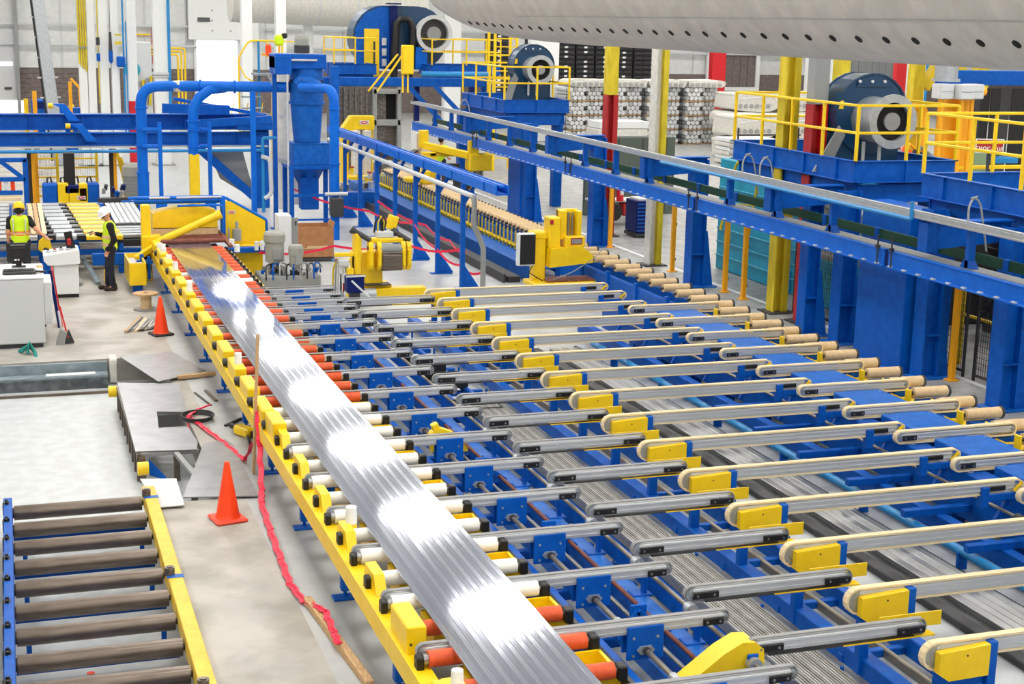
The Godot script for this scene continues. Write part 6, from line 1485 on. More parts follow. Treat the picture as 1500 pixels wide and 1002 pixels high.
	for q in [[0.75, 1.35, "beside the blue braced frame", 5], [1.75, 2.5, "directly behind the black mast", 4]]:
		var g := T("yellow_gate", "yellow barred safety gate %s" % q[2], "gate", V(q[0], 0, -47))
		var gw: float = q[1] - q[0]
		for i in 5: part(g, "bar", B().box(V(gw / 2, 0.35 + i * 0.28, 0), V(gw, 0.05, 0.05), 0.006), "yellow")
		part(g, "upright", B().box(V(0, 0.85, 0), V(0.10, 1.7, 0.08), 0.01), "amber"); part(g, "upright", B().box(V(gw, 0.85, 0), V(0.08, 1.7, 0.08), 0.01), "yellow")
		var wr := B()
		for i in 14: wr.box(V(i * gw / 14.0, 0.95, -0.04), V(0.008, 1.4, 0.008))
		part(g, "wire", wr, "mid_grey").set_meta("kind", "stuff")
	for q in [[0.58, -46.0, "amber and black upright beside the blue braced frame"], [2.95, -46.5, "amber and black upright beside the leaning yellow bars"]]:
		var g := T("striped_post", q[2], "post", V(q[0], 0, q[1]))
		part(g, "amber_side", B().box(V(0.06, 0.9, 0), V(0.10, 1.8, 0.14), 0.01), "amber"); part(g, "black_side", B().box(V(-0.05, 0.9, 0), V(0.12, 1.8, 0.12), 0.01), "boot")
	var yl := T("yellow_bars", "two leaning yellow bars by the grey pump motor", "bars", V(3.1, 0, -47))
	part(yl, "bar", B().bar(V(0.0, 1.7, 0), V(0.36, 0.02, 0), 0.09, 0.09), "yellow"); part(yl, "bar", B().bar(V(0.12, 1.5, 0), V(0.52, 0.02, 0), 0.07, 0.07), "yellow")
	var pu := T("pump_motor", "big upright grey pump motor on a yellow base beside the first duct leg", "motor", V(3.35, 0, -44.2))
	part(pu, "body", B().lathe([Vector2(0, 0.62), Vector2(0.28, 0.62), Vector2(0.28, 1.2), Vector2(0.31, 1.22), Vector2(0.29, 1.48), Vector2(0.2, 1.58), Vector2(0, 1.6)], Transform3D(), 22), "motor_grey")
	for i in 5: part(pu, "cooling_fin", B().cyl(V(0, 0.68 + i * 0.1, 0), V(0, 0.71 + i * 0.1, 0), 0.295, -1, 22), "mid_grey")
	part(pu, "base", B().box(V(0, 0.5, 0), V(0.8, 0.22, 0.6), 0.03), "yellow")
	part(pu, "stand", B().box(V(0, 0.2, 0), V(0.7, 0.4, 0.5)), "dark_grey")
	var vb := T("valve_bank", "bank of small blue and chrome valves behind the far table edge", "valves", V(2.75, 0, -43.2))
	for i in 8:
		var p := V(rng.randf_range(-0.32, 0.4), rng.randf_range(0.75, 1.0), rng.randf_range(-0.1, 0.2))
		part(vb, "valve", B().cyl(p, p + V(0.02, 0.12, 0.05), 0.05, -1, 10).box(p, V(0.1, 0.06, 0.1), 0.01), ["navy_blue", "steel", "blue", "dark_grey"][i % 4])
	part(vb, "rack", B().box(V(0, 0.35, 0), V(0.9, 0.7, 0.3)), "dark_grey")

func overhead_duct() -> void:
	# perforated metal duct hanging just above eye level, with a rounded far end
	var t := T("overhead_duct", "huge grey perforated overhead duct with a rounded closed end and a row of small holes", "duct", V(6.0, 6.27, -14))
	var R := 0.70
	# radius along the duct, z measured from the camera end backwards
	var prof := [Vector2(0.0, -21.62), Vector2(0.10, -21.55), Vector2(0.19, -21.30), Vector2(0.29, -20.95), Vector2(0.37, -20.60), Vector2(0.47, -19.94), Vector2(0.55, -19.30), Vector2(0.61, -18.60), Vector2(0.66, -17.60), Vector2(0.69, -16.40), Vector2(R, -15.2), Vector2(R, -9.0), Vector2(R, -2.5), Vector2(R, 4.0)]
	var b := B()
	var seg := 48
	for k in prof.size() - 1:
		var q0: Vector2 = prof[k]
		var q1: Vector2 = prof[k + 1]
		for i in seg:
			var n0 := V(cos(TAU * i / seg), sin(TAU * i / seg), 0)
			var n1 := V(cos(TAU * (i + 1) / seg), sin(TAU * (i + 1) / seg), 0)
			var s0 := V(0, 0, -(prof[k + 1].x - prof[maxi(k - 1, 0)].x) / maxf(0.01, prof[k + 1].y - prof[maxi(k - 1, 0)].y))
			var s1 := V(0, 0, -(prof[mini(k + 2, prof.size() - 1)].x - q0.x) / maxf(0.01, prof[mini(k + 2, prof.size() - 1)].y - q0.y))
			var z0 := V(0, 0, q0.y + 14.0)
			var z1 := V(0, 0, q1.y + 14.0)
			if q0.x > 0.0: b.tri(n0 * q0.x + z0, n1 * q0.x + z0, n1 * q1.x + z1, (n0 + s0).normalized(), (n1 + s0).normalized(), (n1 + s1).normalized())
			b.tri(n0 * q0.x + z0, n1 * q1.x + z1, n0 * q1.x + z1, (n0 + s0).normalized(), (n1 + s1).normalized(), (n0 + s1).normalized())
	part(t, "shell", b, "duct")
	for ang in [-0.95, -1.35]:
		var n := V(cos(ang - PI * 0.5), sin(ang - PI * 0.5), 0)
		part(t, "seam", B().bar(n * R + V(0, 0, -2.0), n * R + V(0, 0, 18.0), 0.010, 0.010), "mid_grey")
	var hl := B().cyl(V(0, 0, -0.004), V(0, 0, 0.004), 0.032, -1, 12).mesh()
	var n := V(cos(PI * 1.5 - 0.70), sin(PI * 1.5 - 0.70), 0)
	for i in 33:
		var z := -18.3 + i * 0.342
		var r := R if z > -15.2 else R - 0.055 * pow((-15.2 - z) / 3.1, 1.6)
		var o := pm(t, "air_hole", hl, "hole")
		o.position = n * (r + 0.001) + V(0, 0, z + 14.0)
		o.basis = Basis(n.cross(V(0, 0, 1)).normalized(), V(0, 0, 1), n)
	for z in [-1.0, 6.0]: part(t, "hanger", B().cyl(V(0, R, z), V(0, 5.9, z), 0.03, -1, 8), "galvanised")

func billet_bundle(at: Vector3, label: String, proto: Array) -> void:
	var t := T("billet_bundle", label, "billet bundle", at, "stacked billet bundles")
	var n := 0
	for j in 3:
		for i in (4 if j % 2 == 0 else 3):
			var o := pm(t, "billet", proto[0], "billet" if (i + j * 2) % 5 else "billet_side")
			o.position = V(-0.345 + i * 0.23 + (0.115 if j % 2 else 0.0), 0.115 + j * 0.2, 0)
			n += 1
	pm(t, "skid", proto[1], "wood")
	pm(t, "strap", proto[2], "dark_grey")

func far_hall() -> void:
	var proto := [B().cyl(V(0, 0, -2.0), V(0, 0, 0), 0.112, -1, 12).mesh(), B().box(V(0, -0.03, -0.12), V(0.95, 0.06, 0.12)).box(V(0, -0.03, -1.6), V(0.95, 0.06, 0.12)).mesh(), B().box(V(0, 0.64, -0.3), V(0.8, 0.012, 0.04)).box(V(-0.47, 0.3, -0.3), V(0.012, 0.6, 0.04)).box(V(0.47, 0.3, -0.3), V(0.012, 0.6, 0.04)).mesh()]
	for c in 8:
		for k in 4:
			billet_bundle(V(26.1 + c * 1.03, 0.06 + k * 0.70, -67.6 - 0.4 * (c % 2)), "bundle of round grey billets, column %s from the crates, layer %s from the floor" % [["one", "two", "three", "four", "five", "six", "seven", "eight"][c], ["one", "two", "three", "four"][k]], proto)
	# film wrapped bundles
	var n := 0
	var wl := []
	for r in 3:
		for c in 4: wl.append([34.4 + c * 2.45 - 0.2 * (r % 2), r * 0.90, -66.2 - 0.3 * c, 2.2, 0.86, 2.4])
	for r in 2:
		for c in 2: wl.append([31.4 + c * 2.3, r * 1.0, -60.4, 2.1, 0.95, 2.2])
	for c in 4: wl.append([26.7 + c * 2.1, 2.80, -68.4, 2.0, 0.36, 1.4])
	for q in wl:
		var t := T("wrapped_bundle", "white film wrapped bundle, %s" % ("pile of twelve, layer %s, %s along" % [nth(n / 4), nth(n % 4)] if n < 12 else ("pile of four behind the wire rack, layer %s, %s along" % [nth((n - 12) / 2), nth(n % 2)] if n < 16 else "thin one on top of the billets, %s from the crates" % nth(n - 16))), "wrapped bundle", V(q[0], q[1], q[2]), "film wrapped bundles")
		n += 1
		var b := B()
		var pts := PackedVector2Array()
		for i in 24:
			var a := TAU * i / 24.0
			var rr := 1.0 + 0.05 * sin(a * 5.0 + n)
			pts.append(Vector2(signf(cos(a)) * pow(absf(cos(a)), 0.34) * q[3] * 0.5 * rr, q[4] * 0.5 + signf(sin(a)) * pow(absf(sin(a)), 0.34) * q[4] * 0.5 * rr))
		b.prism(pts, Transform3D(), q[5])
		part(t, "wrap", b, "lagging")
		for i in int(q[3] * 3): part(t, "billet_end", B().cyl(V(-q[3] * 0.4 + i * 0.3, q[4] * 0.3, q[5] / 2), V(-q[3] * 0.4 + i * 0.3, q[4] * 0.3, q[5] / 2 + 0.03), 0.11, -1, 12), "billet_side")
		part(t, "film_fold", B().bar(V(-q[3] * 0.4, q[4] * 0.7, q[5] / 2 + 0.01), V(q[3] * 0.3, q[4] * 0.85, q[5] / 2 + 0.01), 0.03, 0.05), "white")
	# dark racked billets in front of the store
	var rk := T("billet_rack", "dark wire billet rack in front of the film wrapped bundles", "rack", V(29.5, 0, -54.5))
	for i in 9:
		for j in 5: part(rk, "billet", B().cyl(V(-1.2 + i * 0.28, 0.2 + j * 0.24, -1), V(-1.2 + i * 0.28, 0.2 + j * 0.24, 0), 0.10, -1, 8), "billet_side")
	part(rk, "frame", B().box(V(-1.45, 0.9, 0.05), V(0.06, 1.8, 0.06)).box(V(1.3, 0.9, 0.05), V(0.06, 1.8, 0.06)).box(V(0, 1.5, 0.05), V(2.8, 0.06, 0.06)), "dark_grey")
	for q in [[24.2, 1.9, "white block stack beside the small fan platform, below the billets"], [30.2, 1.1, "white slab pile at the foot of the tall yellow column"]]:
		var t := T("slab_pile", q[2], "slabs", V(q[0], 0, -58))
		for i in 6: part(t, "slab", B().box(V(0.05 * (i % 2), 0.12 + i * q[1] / 6.0, 0), V(2.2, q[1] / 6.0 - 0.02, 1.4), 0.02), "white_paint" if i % 2 else "lagging")
	# black plastic crates
	var cb := B().box(V(0, 0.135, 0), V(1.16, 0.20, 1.0), 0.02).box(V(0, 0.25, 0), V(1.2, 0.05, 1.04), 0.015).box(V(0, 0.025, 0), V(1.2, 0.05, 1.04), 0.015).mesh()
	var rib := B().box(V(-0.3, 0.14, 0.51), V(0.42, 0.09, 0.03)).box(V(0.3, 0.14, 0.51), V(0.42, 0.09, 0.03)).mesh()
	var lab := B().box(V(0.02, 0.15, 0.52), V(0.22, 0.11, 0.01)).mesh()
	var sx := [27.6, 30.1, 31.8, 33.05, 34.3, 35.55, 36.8]
	for s in 7:
		for k in 18:
			var t := T("plastic_crate", "black plastic crate in far stack %s from the furnace, %s up from the floor" % [["one", "two", "three", "four", "five", "six", "seven"][s], nth(k)], "crate", V(sx[s], 0.283 * k, -85.0), "black plastic crates in tall stacks")
			pm(t, "body", cb, "crate_black"); pm(t, "rib", rib, "dark_grey")
			if (k * 7 + s * 3) % 5 != 0 and s != 6: pm(t, "label_card", lab, "white")
	# columns at the far side
	n = 0
	for q in [[2.82, 0.30, "yellow_pipes"], [3.14, 0.30, ""], [3.60, 0.34, ""], [4.02, 0.30, ""], [4.66, 0.36, "red"], [5.75, 0.55, "wide"]]:
		var lb: String = ["slim white hall column with four yellow pipes down its top", "slim white hall column next to the yellow pipes, near side of a blue pull cord", "slim white hall column in the middle of the row before the girders", "slim white hall column with a cyan pipe just beyond it", "white hall column with a red painted foot by the first duct elbow", "broad white hall column with a blue green pipe down its edge"][n]
		var t := T("hall_column", lb, "column", V(q[0], 0, -60.0))
		n += 1
		part(t, "shaft", B().box(V(0, 6.0, 0), V(q[1], 12.0, 0.5), 0.02), "white")
		part(t, "base_plate", B().box(V(0, 0.02, 0), V(q[1] + 0.3, 0.04, 0.8)), "mid_grey")
		if q[2] == "yellow_pipes":
			for i in 4: part(t, "yellow_pipe", B().cyl(V(-0.13 + i * 0.085, 3.9 - 0.1 * i, 0.3), V(-0.13 + i * 0.085, 11.0, 0.3), 0.035, -1, 8), "olive_yellow")
			part(t, "pipe_clamp", B().box(V(0, 4.5, 0.33), V(0.36, 0.06, 0.08)), "mid_grey")
		if q[2] == "red": part(t, "red_foot", B().box(V(0, 1.25, 0), V(q[1] + 0.02, 2.5, 0.52), 0.02), "red")
		if q[2] == "wide":
			part(t, "side_pipe", B().cyl(V(0.30, 1.5, 0.3), V(0.30, 11, 0.3), 0.06, -1, 10), "cyan_pipe")
			part(t, "collar", B().box(V(0, 3.55, 0.05), V(0.68, 0.1, 0.6), 0.01).box(V(0, 3.45, 0.05), V(0.64, 0.05, 0.6)), "light_grey")
	var cj := T("riser_pipes", "blue green pipes with a small blue winch hanging between the slim white columns", "pipes", V(4.32, 0, -59.5))
	part(cj, "riser", B().cyl(V(0, 1.0, 0), V(0, 11, 0), 0.035, -1, 8).cyl(V(0.1, 1.0, 0), V(0.1, 5.5, 0), 0.025, -1, 8), "cyan_pipe")
	part(cj, "winch", B().box(V(-0.12, 4.0, 0.1), V(0.32, 0.4, 0.3), 0.04), "blue")
	part(cj, "winch_arm", B().box(V(-0.2, 4.7, 0.1), V(0.24, 0.12, 0.1)).box(V(-0.2, 5.0, 0.1), V(0.24, 0.06, 0.06)), "olive_yellow")
	var ch := T("chain_hoist", "small blue chain hoist hanging on a yellow chain between white columns", "hoist", V(3.38, 3.4, -59.5))
	part(ch, "body", B().box(V(0, 0.75, 0), V(0.14, 0.3, 0.14), 0.03), "blue"); part(ch, "chain", B().cyl(V(0, -1.0, 0), V(0, 8.7, 0), 0.025, -1, 6), "olive_yellow")
	part(ch, "hook_block", B().box(V(0, 1.35, 0), V(0.14, 0.3, 0.1), 0.02), "dark_grey")
	var ch2 := T("chain_hoist", "dark capsule hoist with a blue lower half between white columns", "hoist", V(3.84, 3.9, -59.5))
	part(ch2, "body", B().lathe([Vector2(0, 0.0), Vector2(0.08, 0.1), Vector2(0.08, 0.5), Vector2(0, 0.5)], Transform3D(), 12), "blue"); part(ch2, "upper", B().cyl(V(0, 0.5, 0), V(0, 1.2, 0), 0.07, 0.05, 10), "dark_grey"); part(ch2, "rope", B().cyl(V(0, 1.2, 0), V(0, 8.2, 0), 0.01, -1, 6), "dark_grey")
	var lc := T("inclined_conveyor", "leaning grey steel conveyor chute with black cable chain down one edge", "chute", V(1.5, 0, -60.0))
	part(lc, "pan", B().bar(V(0.35, 0.0, 0), V(-0.5, 9.5, -0.5), 0.46, 0.30, 0.02, V(0, 0, 1)), "galvanised")
	part(lc, "cable_chain", B().bar(V(0.05, 0.2, 0.12), V(-0.76, 9.5, -0.4), 0.07, 0.12, 0.01, V(0, 0, 1)), "black")
	for i in 7:
		var y := 2.6 + i * 0.75
		var x := 0.35 - y * 0.0895
		part(lc, "bracket", B().box(V(x - 0.34, y, 0.1), V(0.14, 0.05, 0.1)).box(V(x + 0.28, y + 0.02, 0.1), V(0.12, 0.05, 0.1)), "light_grey")
	# machinery behind the gantry on the far floor
	for q in [[1.1, -66.0, 2.55, "amber", "tall amber bollard by the sectional door, the taller of a pair"], [0.75, -66.5, 2.2, "yellow", "tall yellow bollard by the sectional door, beside the amber one"], [4.05, -90.0, 0.0, "", ""]]:
		if q[2] == 0.0: continue
		var t := T("bollard", q[4], "bollard", V(q[0], 0, q[1]))
		part(t, "post", B().cyl(V(0, 0, 0), V(0, q[2], 0), 0.09, -1, 12), q[3]); part(t, "foot", B().cyl(V(0, 0, 0), V(0, 0.5, 0), 0.13, -1, 12), "mid_grey")
	var am := T("amber_mast", "amber mast on a blue far machine behind the gantry", "mast", V(2.55, 0, -66.0))
	part(am, "mast", B().box(V(0, 2.0, 0), V(0.14, 1.9, 0.14), 0.02).box(V(0, 1.0, 0), V(0.1, 1.4, 0.1)), "amber")
	part(am, "blue_base", B().box(V(0.1, 1.6, -0.3), V(1.2, 0.5, 0.5), 0.03).box(V(0, 0.7, -0.3), V(0.5, 1.4, 0.4)), "blue")
	var bm := T("blue_machine", "blue far machine block beside the leaning chute", "machine", V(1.35, 0, -69.0))
	part(bm, "body", B().box(V(0.1, 1.6, 0), V(0.9, 0.9, 0.6), 0.04).box(V(0, 0.6, 0), V(0.4, 1.2, 0.4)), "blue")
	part(bm, "grille", B().box(V(0.1, 1.8, 0.31), V(0.5, 0.3, 0.03)), "navy_blue")
	var ya := T("amber_robot", "bent amber robot like arm behind the two far workers", "arm", V(3.0, 0, -74.0))
	part(ya, "lower", B().bar(V(0.35, 1.0, 0), V(0.3, 2.3, 0), 0.16, 0.16, 0.02), "amber"); part(ya, "upper", B().bar(V(0.3, 2.3, 0), V(-0.1, 2.75, 0), 0.12, 0.12, 0.02), "amber"); part(ya, "base", B().box(V(0.35, 0.5, 0), V(0.4, 1.0, 0.4)), "dark_grey")
	var rp := T("red_duct", "red and blue upright pipe set on the far wall between white columns", "pipes", V(8.44, 2.4, -92.45))
	part(rp, "red_post", B().box(V(0, 1.6, 0), V(0.14, 2.2, 0.14)), "red"); part(rp, "joint", B().box(V(-0.15, 1.2, 0), V(0.4, 0.3, 0.2)), "navy_blue"); part(rp, "yellow_bar", B().box(V(-0.6, 2.2, 0), V(0.9, 0.08, 0.1)), "yellow")
	var yp := T("yellow_pipes", "pair of yellow pipes bending down the far wall beside the broad white column", "pipes", V(9.2, 0, -89.0))
	for i in 3: part(yp, "pipe", B().tube(pipe_bend([V(-1.6, 3.9 - 0.18 * i, 0), V(0.7 - 0.2 * i, 3.9 - 0.18 * i, 0), V(0.7 - 0.2 * i, 0.0, 0)], 0.15, 3), 0.06, 8), "yellow")
	var hm := T("far_machine", "grey and teal machine glimpsed between the white columns under the duct elbow", "machine", V(6.5, 0, -80.0))
	part(hm, "body", B().box(V(0, 2.2, 0), V(1.3, 4.4, 1.2), 0.05), "light_grey"); part(hm, "drum", B().cyl(V(-0.35, 3.0, 0.6), V(-0.35, 3.0, 0.8), 0.4, -1, 18), "cyan")
	for i in 6: part(hm, "pipework", B().cyl(V(-0.5 + i * 0.2, 1.2, 0.7), V(-0.4 + i * 0.2, 2.2 + 0.1 * i, 0.7), 0.07, -1, 8), "olive_yellow" if i % 2 else "mid_grey")
	# spiral stair in yellow pipe
	var ys := T("spiral_stair", "yellow railed stair with dark treads rising behind the extraction duct", "stair", V(8.9, 0, -56.0))
	part(ys, "hand_rail", B().tube(pipe_bend([V(-0.72, 1.2, 0), V(-0.72, 4.3, 0), V(-0.35, 4.92, 0), V(0.9, 4.92, 0), V(0.9, 3.6, 0)], 0.2, 4), 0.035, 8).tube([V(-0.70, 4.0, 0.1), V(-0.5, 3.6, 0.15), V(0.0, 3.3, 0.2)], 0.03, 6), "yellow")
	part(ys, "centre_post", B().cyl(V(0.02, 0, 0), V(0.02, 4.9, 0), 0.045, -1, 8), "cyan_pipe")
	for i in 6: part(ys, "tread", B().box(V(-0.3 + 0.05 * (i % 2), 1.2 + i * 0.42, 0.05 * i), V(0.75, 0.05, 0.3), 0.006), "slate")
	part(ys, "landing", B().box(V(0.6, 3.7, 0), V(1.6, 0.08, 0.8), 0.01), "slate")
	var vg := B()
	for i in 14: vg.bar(V(-1.2 + i * 0.18, 1.6 + 0.5 * absf(sin(i * 1.3)), -0.2), V(-1.1 + i * 0.18, 2.3 + 0.4 * sin(i * 2.1), -0.1), 0.03, 0.03)
	part(ys, "lower_rails", vg, "yellow")
	var fs := T("far_structure", "orange and tan cluttered upright rig beside the yellow railed stair", "rig", V(9.75, 0, -57.0))
	for i in 5: part(fs, "tube", B().cyl(V(-0.2 + i * 0.1, 0.0, 0.1 * (i % 2)), V(-0.16 + i * 0.1, 3.6 + 0.3 * (i % 3), 0), 0.05, -1, 8), ["tan", "cone_orange", "lagging", "amber", "light_grey"][i])
	part(fs, "deck", B().box(V(0.2, 4.4, 0), V(1.4, 0.1, 0.8)), "amber"); part(fs, "rail", B().box(V(0.2, 4.9, 0.3), V(1.4, 0.05, 0.05)).box(V(-0.4, 4.6, 0.3), V(0.05, 0.6, 0.05)).box(V(0.85, 4.6, 0.3), V(0.05, 0.6, 0.05)), "yellow")
	# white ducts high on the far wall behind the furnace platforms
	for q in [[10.9, 0.5, -72.0, "white far column behind the cyclone motor"], [12.6, 0.5, -72.5, "white far column beside the far railing"], [14.6, 0.45, -76.0, "white far column beside the huge blower"], [22.2, 0.9, -76.0, "pale grey far column beside the yellow access tower"], [27.6, 0.8, -78.0, "white far column behind the fan with the crate backdrop"], [25.4, 1.0, -70.0, "broad white far column above the small fan platform"], [46.0, 0.9, -80, "white far column past the red far column"], [40.6, 0.9, -82, "red"], [50.6, 1.2, -85, "white tapering far column by the framed shutter"]]:
		var red: bool = q[3] == "red"
		var t := T("hall_column", "red far column hanging into view below the overhead duct" if red else q[3], "column", V(q[0], 0, q[2]))
		part(t, "shaft", B().box(V(0, 6.0, 0), V(q[1], 12.0, 0.5), 0.02), "red" if red else "white")
		part(t, "base_plate", B().box(V(0, 0.02, 0), V(q[1] + 0.3, 0.04, 0.8)), "mid_grey")
	var hd := T("white_duct", "bulging white wrapped duct high behind the far furnace platforms", "duct", V(13.8, 6.0, -75.0))
	part(hd, "shell", B().cyl(V(-3.2, 0.8, 0), V(6.5, 0.6, 0), 1.3, -1, 28), "lagging")
	for i in 5: part(hd, "band", B().cyl(V(-2.8 + i * 1.9, 0.79 - i * 0.04, 0), V(-2.74 + i * 1.9, 0.79 - i * 0.04, 0), 1.32, -1, 28), "light_grey")
	var hv := T("vest_rack", "bright yellow vest and orange gear hanging on the far rail above the cyclone", "clothing", V(9.5, 4.4, -55.5))
	part(hv, "stand", B().cyl(V(0.1, -4.4, 0), V(0.1, 0.5, 0), 0.04, -1, 8), "amber"); part(hv, "vest", B().box(V(0.1, 0.55, 0), V(0.34, 0.4, 0.2), 0.08), "vest"); part(hv, "dark_item", B().box(V(0.3, 0.72, 0), V(0.2, 0.2, 0.2), 0.05), "black"); part(hv, "orange_item", B().box(V(-0.3, 0.2, 0), V(0.2, 0.4, 0.2), 0.05), "cone_orange")
	# equipment past the rail
	var cy := T("cyan_housing", "big cyan ribbed machine housing behind the amber posts", "machine housing", V(17.4, 0, -30.4))
	part(cy, "shell", B().box(V(0, 1.35, 0), V(2.2, 2.7, 4.2), 0.03), "cyan")
	for i in 7: part(cy, "rib", B().box(V(-1.12, 0.35 + i * 0.33, 0), V(0.03, 0.05, 4.1), 0.01), "cyan")
	for i in 6: part(cy, "front_rib", B().box(V(0, 0.4 + i * 0.38, 2.11), V(2.1, 0.04, 0.03), 0.008), "cyan")
	part(cy, "hatch", B().box(V(-1.12, 0.3, 1.2), V(0.03, 0.45, 0.9), 0.01), "cyan_pipe")
	part(cy, "lamp", B().cyl(V(-1.12, 1.6, 0.6), V(-1.17, 1.6, 0.6), 0.05, -1, 12), "light_grey")
	var gy := T("grey_housing", "grey louvred housing over a teal base next to the cyan housing", "machine housing", V(17.2, 0, -27.2))
	part(gy, "shell", B().box(V(0, 1.55, 0), V(1.9, 1.1, 1.9), 0.03), "motor_grey"); part(gy, "base", B().box(V(0, 0.5, 0), V(1.9, 1.0, 1.9), 0.02), "cyan")
	for i in 8: part(gy, "louvre", B().box(V(-0.96, 1.15 + i * 0.11, 0), V(0.03, 0.05, 1.7), 0.01), "light_grey")
	n = 0
	for q in [[19.3, -22.0, 2.2, 4.6, "behind the front amber post"], [19.2, -18.2, 2.0, 3.0, "beyond the front blue column"], [18.4, -25.6, 1.9, 1.4, "behind the red hall column"]]:
		var t := T("dark_press", "dark grey banked machine with ribbed plates %s" % q[4], "machine", V(q[0], 0, q[1]))
		part(t, "body", B().box(V(0, q[2] / 2, 0), V(2.4, q[2], q[3]), 0.03), "dark_grey")
		for i in 9: part(t, "rib_plate", B().box(V(-1.24, 0.25 + i * 0.2, 0), V(0.08, 0.09, q[3] - 0.1), 0.01), "black")
		part(t, "amber_guard", B().box(V(-1.3, q[2] * 0.62, -0.2), V(0.06, 0.22, q[3] * 0.5), 0.01), "amber")
		for i in 3: part(t, "valve_body", B().cyl(V(-1.35, 0.7 + 0.1 * i, -0.6 + i * 0.4), V(-1.35, 1.0 + 0.1 * i, -0.6 + i * 0.4), 0.09, -1, 10), ["cone_orange", "light_grey", "green_guard"][i])
		n += 1
	var bk := T("blue_bin", "ribbed dark blue bin on a low trolley behind the white and yellow hall column", "bin", V(16.75, 0, -38.0))
	part(bk, "body", B().box(V(0, 0.58, 0), V(0.75, 0.9, 0.8), 0.02), "navy_blue")
	for i in 8: part(bk, "rib", B().box(V(0, 0.2 + i * 0.105, 0.41), V(0.72, 0.03, 0.03), 0.008), "blue")
	part(bk, "contents", B().box(V(0, 1.05, 0), V(0.6, 0.08, 0.6), 0.02), "light_grey"); part(bk, "trolley", B().box(V(0, 0.08, 0), V(0.8, 0.08, 0.8)), "dark_grey")
	var gw := T("green_partition", "dull green grey panel wall behind the fire extinguisher", "partition", V(18.2, 0, -42.5))
	part(gw, "panel", B().box(V(0, 1.2, 0), V(3.0, 2.4, 0.15), 0.02), "grey_green")
	for i in 4: part(gw, "seam", B().box(V(-1.2 + i * 0.8, 1.2, 0.08), V(0.03, 2.3, 0.02)), "dark_grey")
	var wb := T("work_trolley", "low trolley with red and dark machine parts in front of the green grey panel", "trolley", V(16.9, 0, -40.5))
	part(wb, "table", B().box(V(0, 0.72, 0), V(1.6, 0.06, 0.7), 0.01), "lagging"); part(wb, "drum", B().cyl(V(-0.2, 0.4, 0), V(-0.2, 0.4, 0.5), 0.25, -1, 16), "black"); part(wb, "red_block", B().box(V(0.3, 0.45, 0.1), V(0.3, 0.36, 0.4), 0.04), "dull_red"); part(wb, "foot", B().box(V(0.62, 0.36, 0.2), V(0.22, 0.72, 0.2), 0.03), "yellow")
	var fe := T("fire_extinguisher", "red fire extinguisher with a white label hung on the red and yellow hall column", "fire extinguisher", V(15.98, 1.0, -37.9))
	part(fe, "cylinder", B().lathe([Vector2(0, 0), Vector2(0.10, 0.0), Vector2(0.10, 0.5), Vector2(0.04, 0.6), Vector2(0, 0.6)], Transform3D(), 16), "red"); part(fe, "valve", B().box(V(0, 0.65, 0), V(0.12, 0.08, 0.05), 0.01), "black"); part(fe, "label_panel", B().box(V(0.02, 0.28, 0.095), V(0.10, 0.2, 0.02), 0.008), "white"); part(fe, "hose", B().tube([V(0.04, 0.66, 0), V(0.16, 0.6, 0.04), V(0.2, 0.35, 0.05)], 0.018, 6), "light_grey")
	# plant beyond the fan platforms
	var pw := T("gas_pipework", "thick yellow gas pipework looping behind the big fan platform", "pipework", V(27.6, 0, -41.0))
	part(pw, "main_riser", B().box(V(0.95, 2.6, 0), V(0.55, 3.0, 0.5), 0.05), "amber"); part(pw, "loop", B().tube(pipe_bend([V(-1.6, 3.5, 0.2), V(-0.1, 3.5, 0.2), V(-0.1, 1.5, 0.2)], 0.4, 6), 0.16, 14), "amber")
	part(pw, "riser", B().cyl(V(1.2, 0.5, 0.5), V(1.2, 4.0, 0.5), 0.16, -1, 14).cyl(V(0.7, 3.95, 0.5), V(1.9, 3.95, 0.5), 0.14, -1, 14), "amber")
	for i in 8: part(pw, "cable", B().tube([V(-2.0 + i * 0.2, 1.6, 0.4), V(-1.7 + i * 0.2, 2.1 + 0.1 * (i % 3), 0.5), V(-1.2 + i * 0.2, 1.9, 0.4), V(-0.9 + i * 0.2, 1.4, 0.3)], 0.06, 6), ["cone_orange", "amber", "dark_grey", "slate"][i % 4])
	part(pw, "base_rail", B().box(V(1.5, 1.55, 0.6), V(6.0, 0.12, 0.12), 0.02), "yellow")
	part(pw, "leg", B().box(V(-0.9, 0.8, 0), V(0.3, 1.6, 0.3)).box(V(1.0, 0.6, 0), V(0.4, 1.2, 0.4)), "amber")
	var st := T("exhaust_stack", "grey exhaust stack with a dark mouth over three pale boxes", "stack", V(27.95, 3.9, -40.4))
	part(st, "pipe", B().cyl(V(0, 0.4, 0), V(0, 1.25, 0), 0.36, -1, 24).cyl(V(0, 0.36, 0), V(0, 0.44, 0), 0.44, -1, 24), "galvanised"); part(st, "mouth_ring", B().cyl(V(0, 1.15, 0.02), V(0, 1.3, 0.02), 0.30, -1, 20), "old_steel")
	part(st, "upper_pipe", B().cyl(V(0, 1.3, 0), V(0, 6.5, 0), 0.3, -1, 20), "galvanised")
	for i in 3:
		var t := T("pale_box", "pale grey vent box under the grey exhaust stack, %s of three" % nth(i), "vent box", V(27.6 + i * 0.55, 3.75, -40.0 + 0.25 * (i % 2)), "pale vent boxes under the exhaust stack")
		part(t, "shell", B().box(V(0, 0.22, 0), V(0.5, 0.46, 0.5), 0.03), "light_grey"); part(t, "seam", B().box(V(0, 0.22, 0.255), V(0.4, 0.02, 0.01)), "mid_grey")
		part(t, "support", B().box(V(0, -1.87, 0), V(0.1, 3.74, 0.1)), "amber")
	var cu := T("dark_curtain", "dark strip curtain wall hanging beyond the front platform railing", "curtain", V(33.0, 0, -44.0))
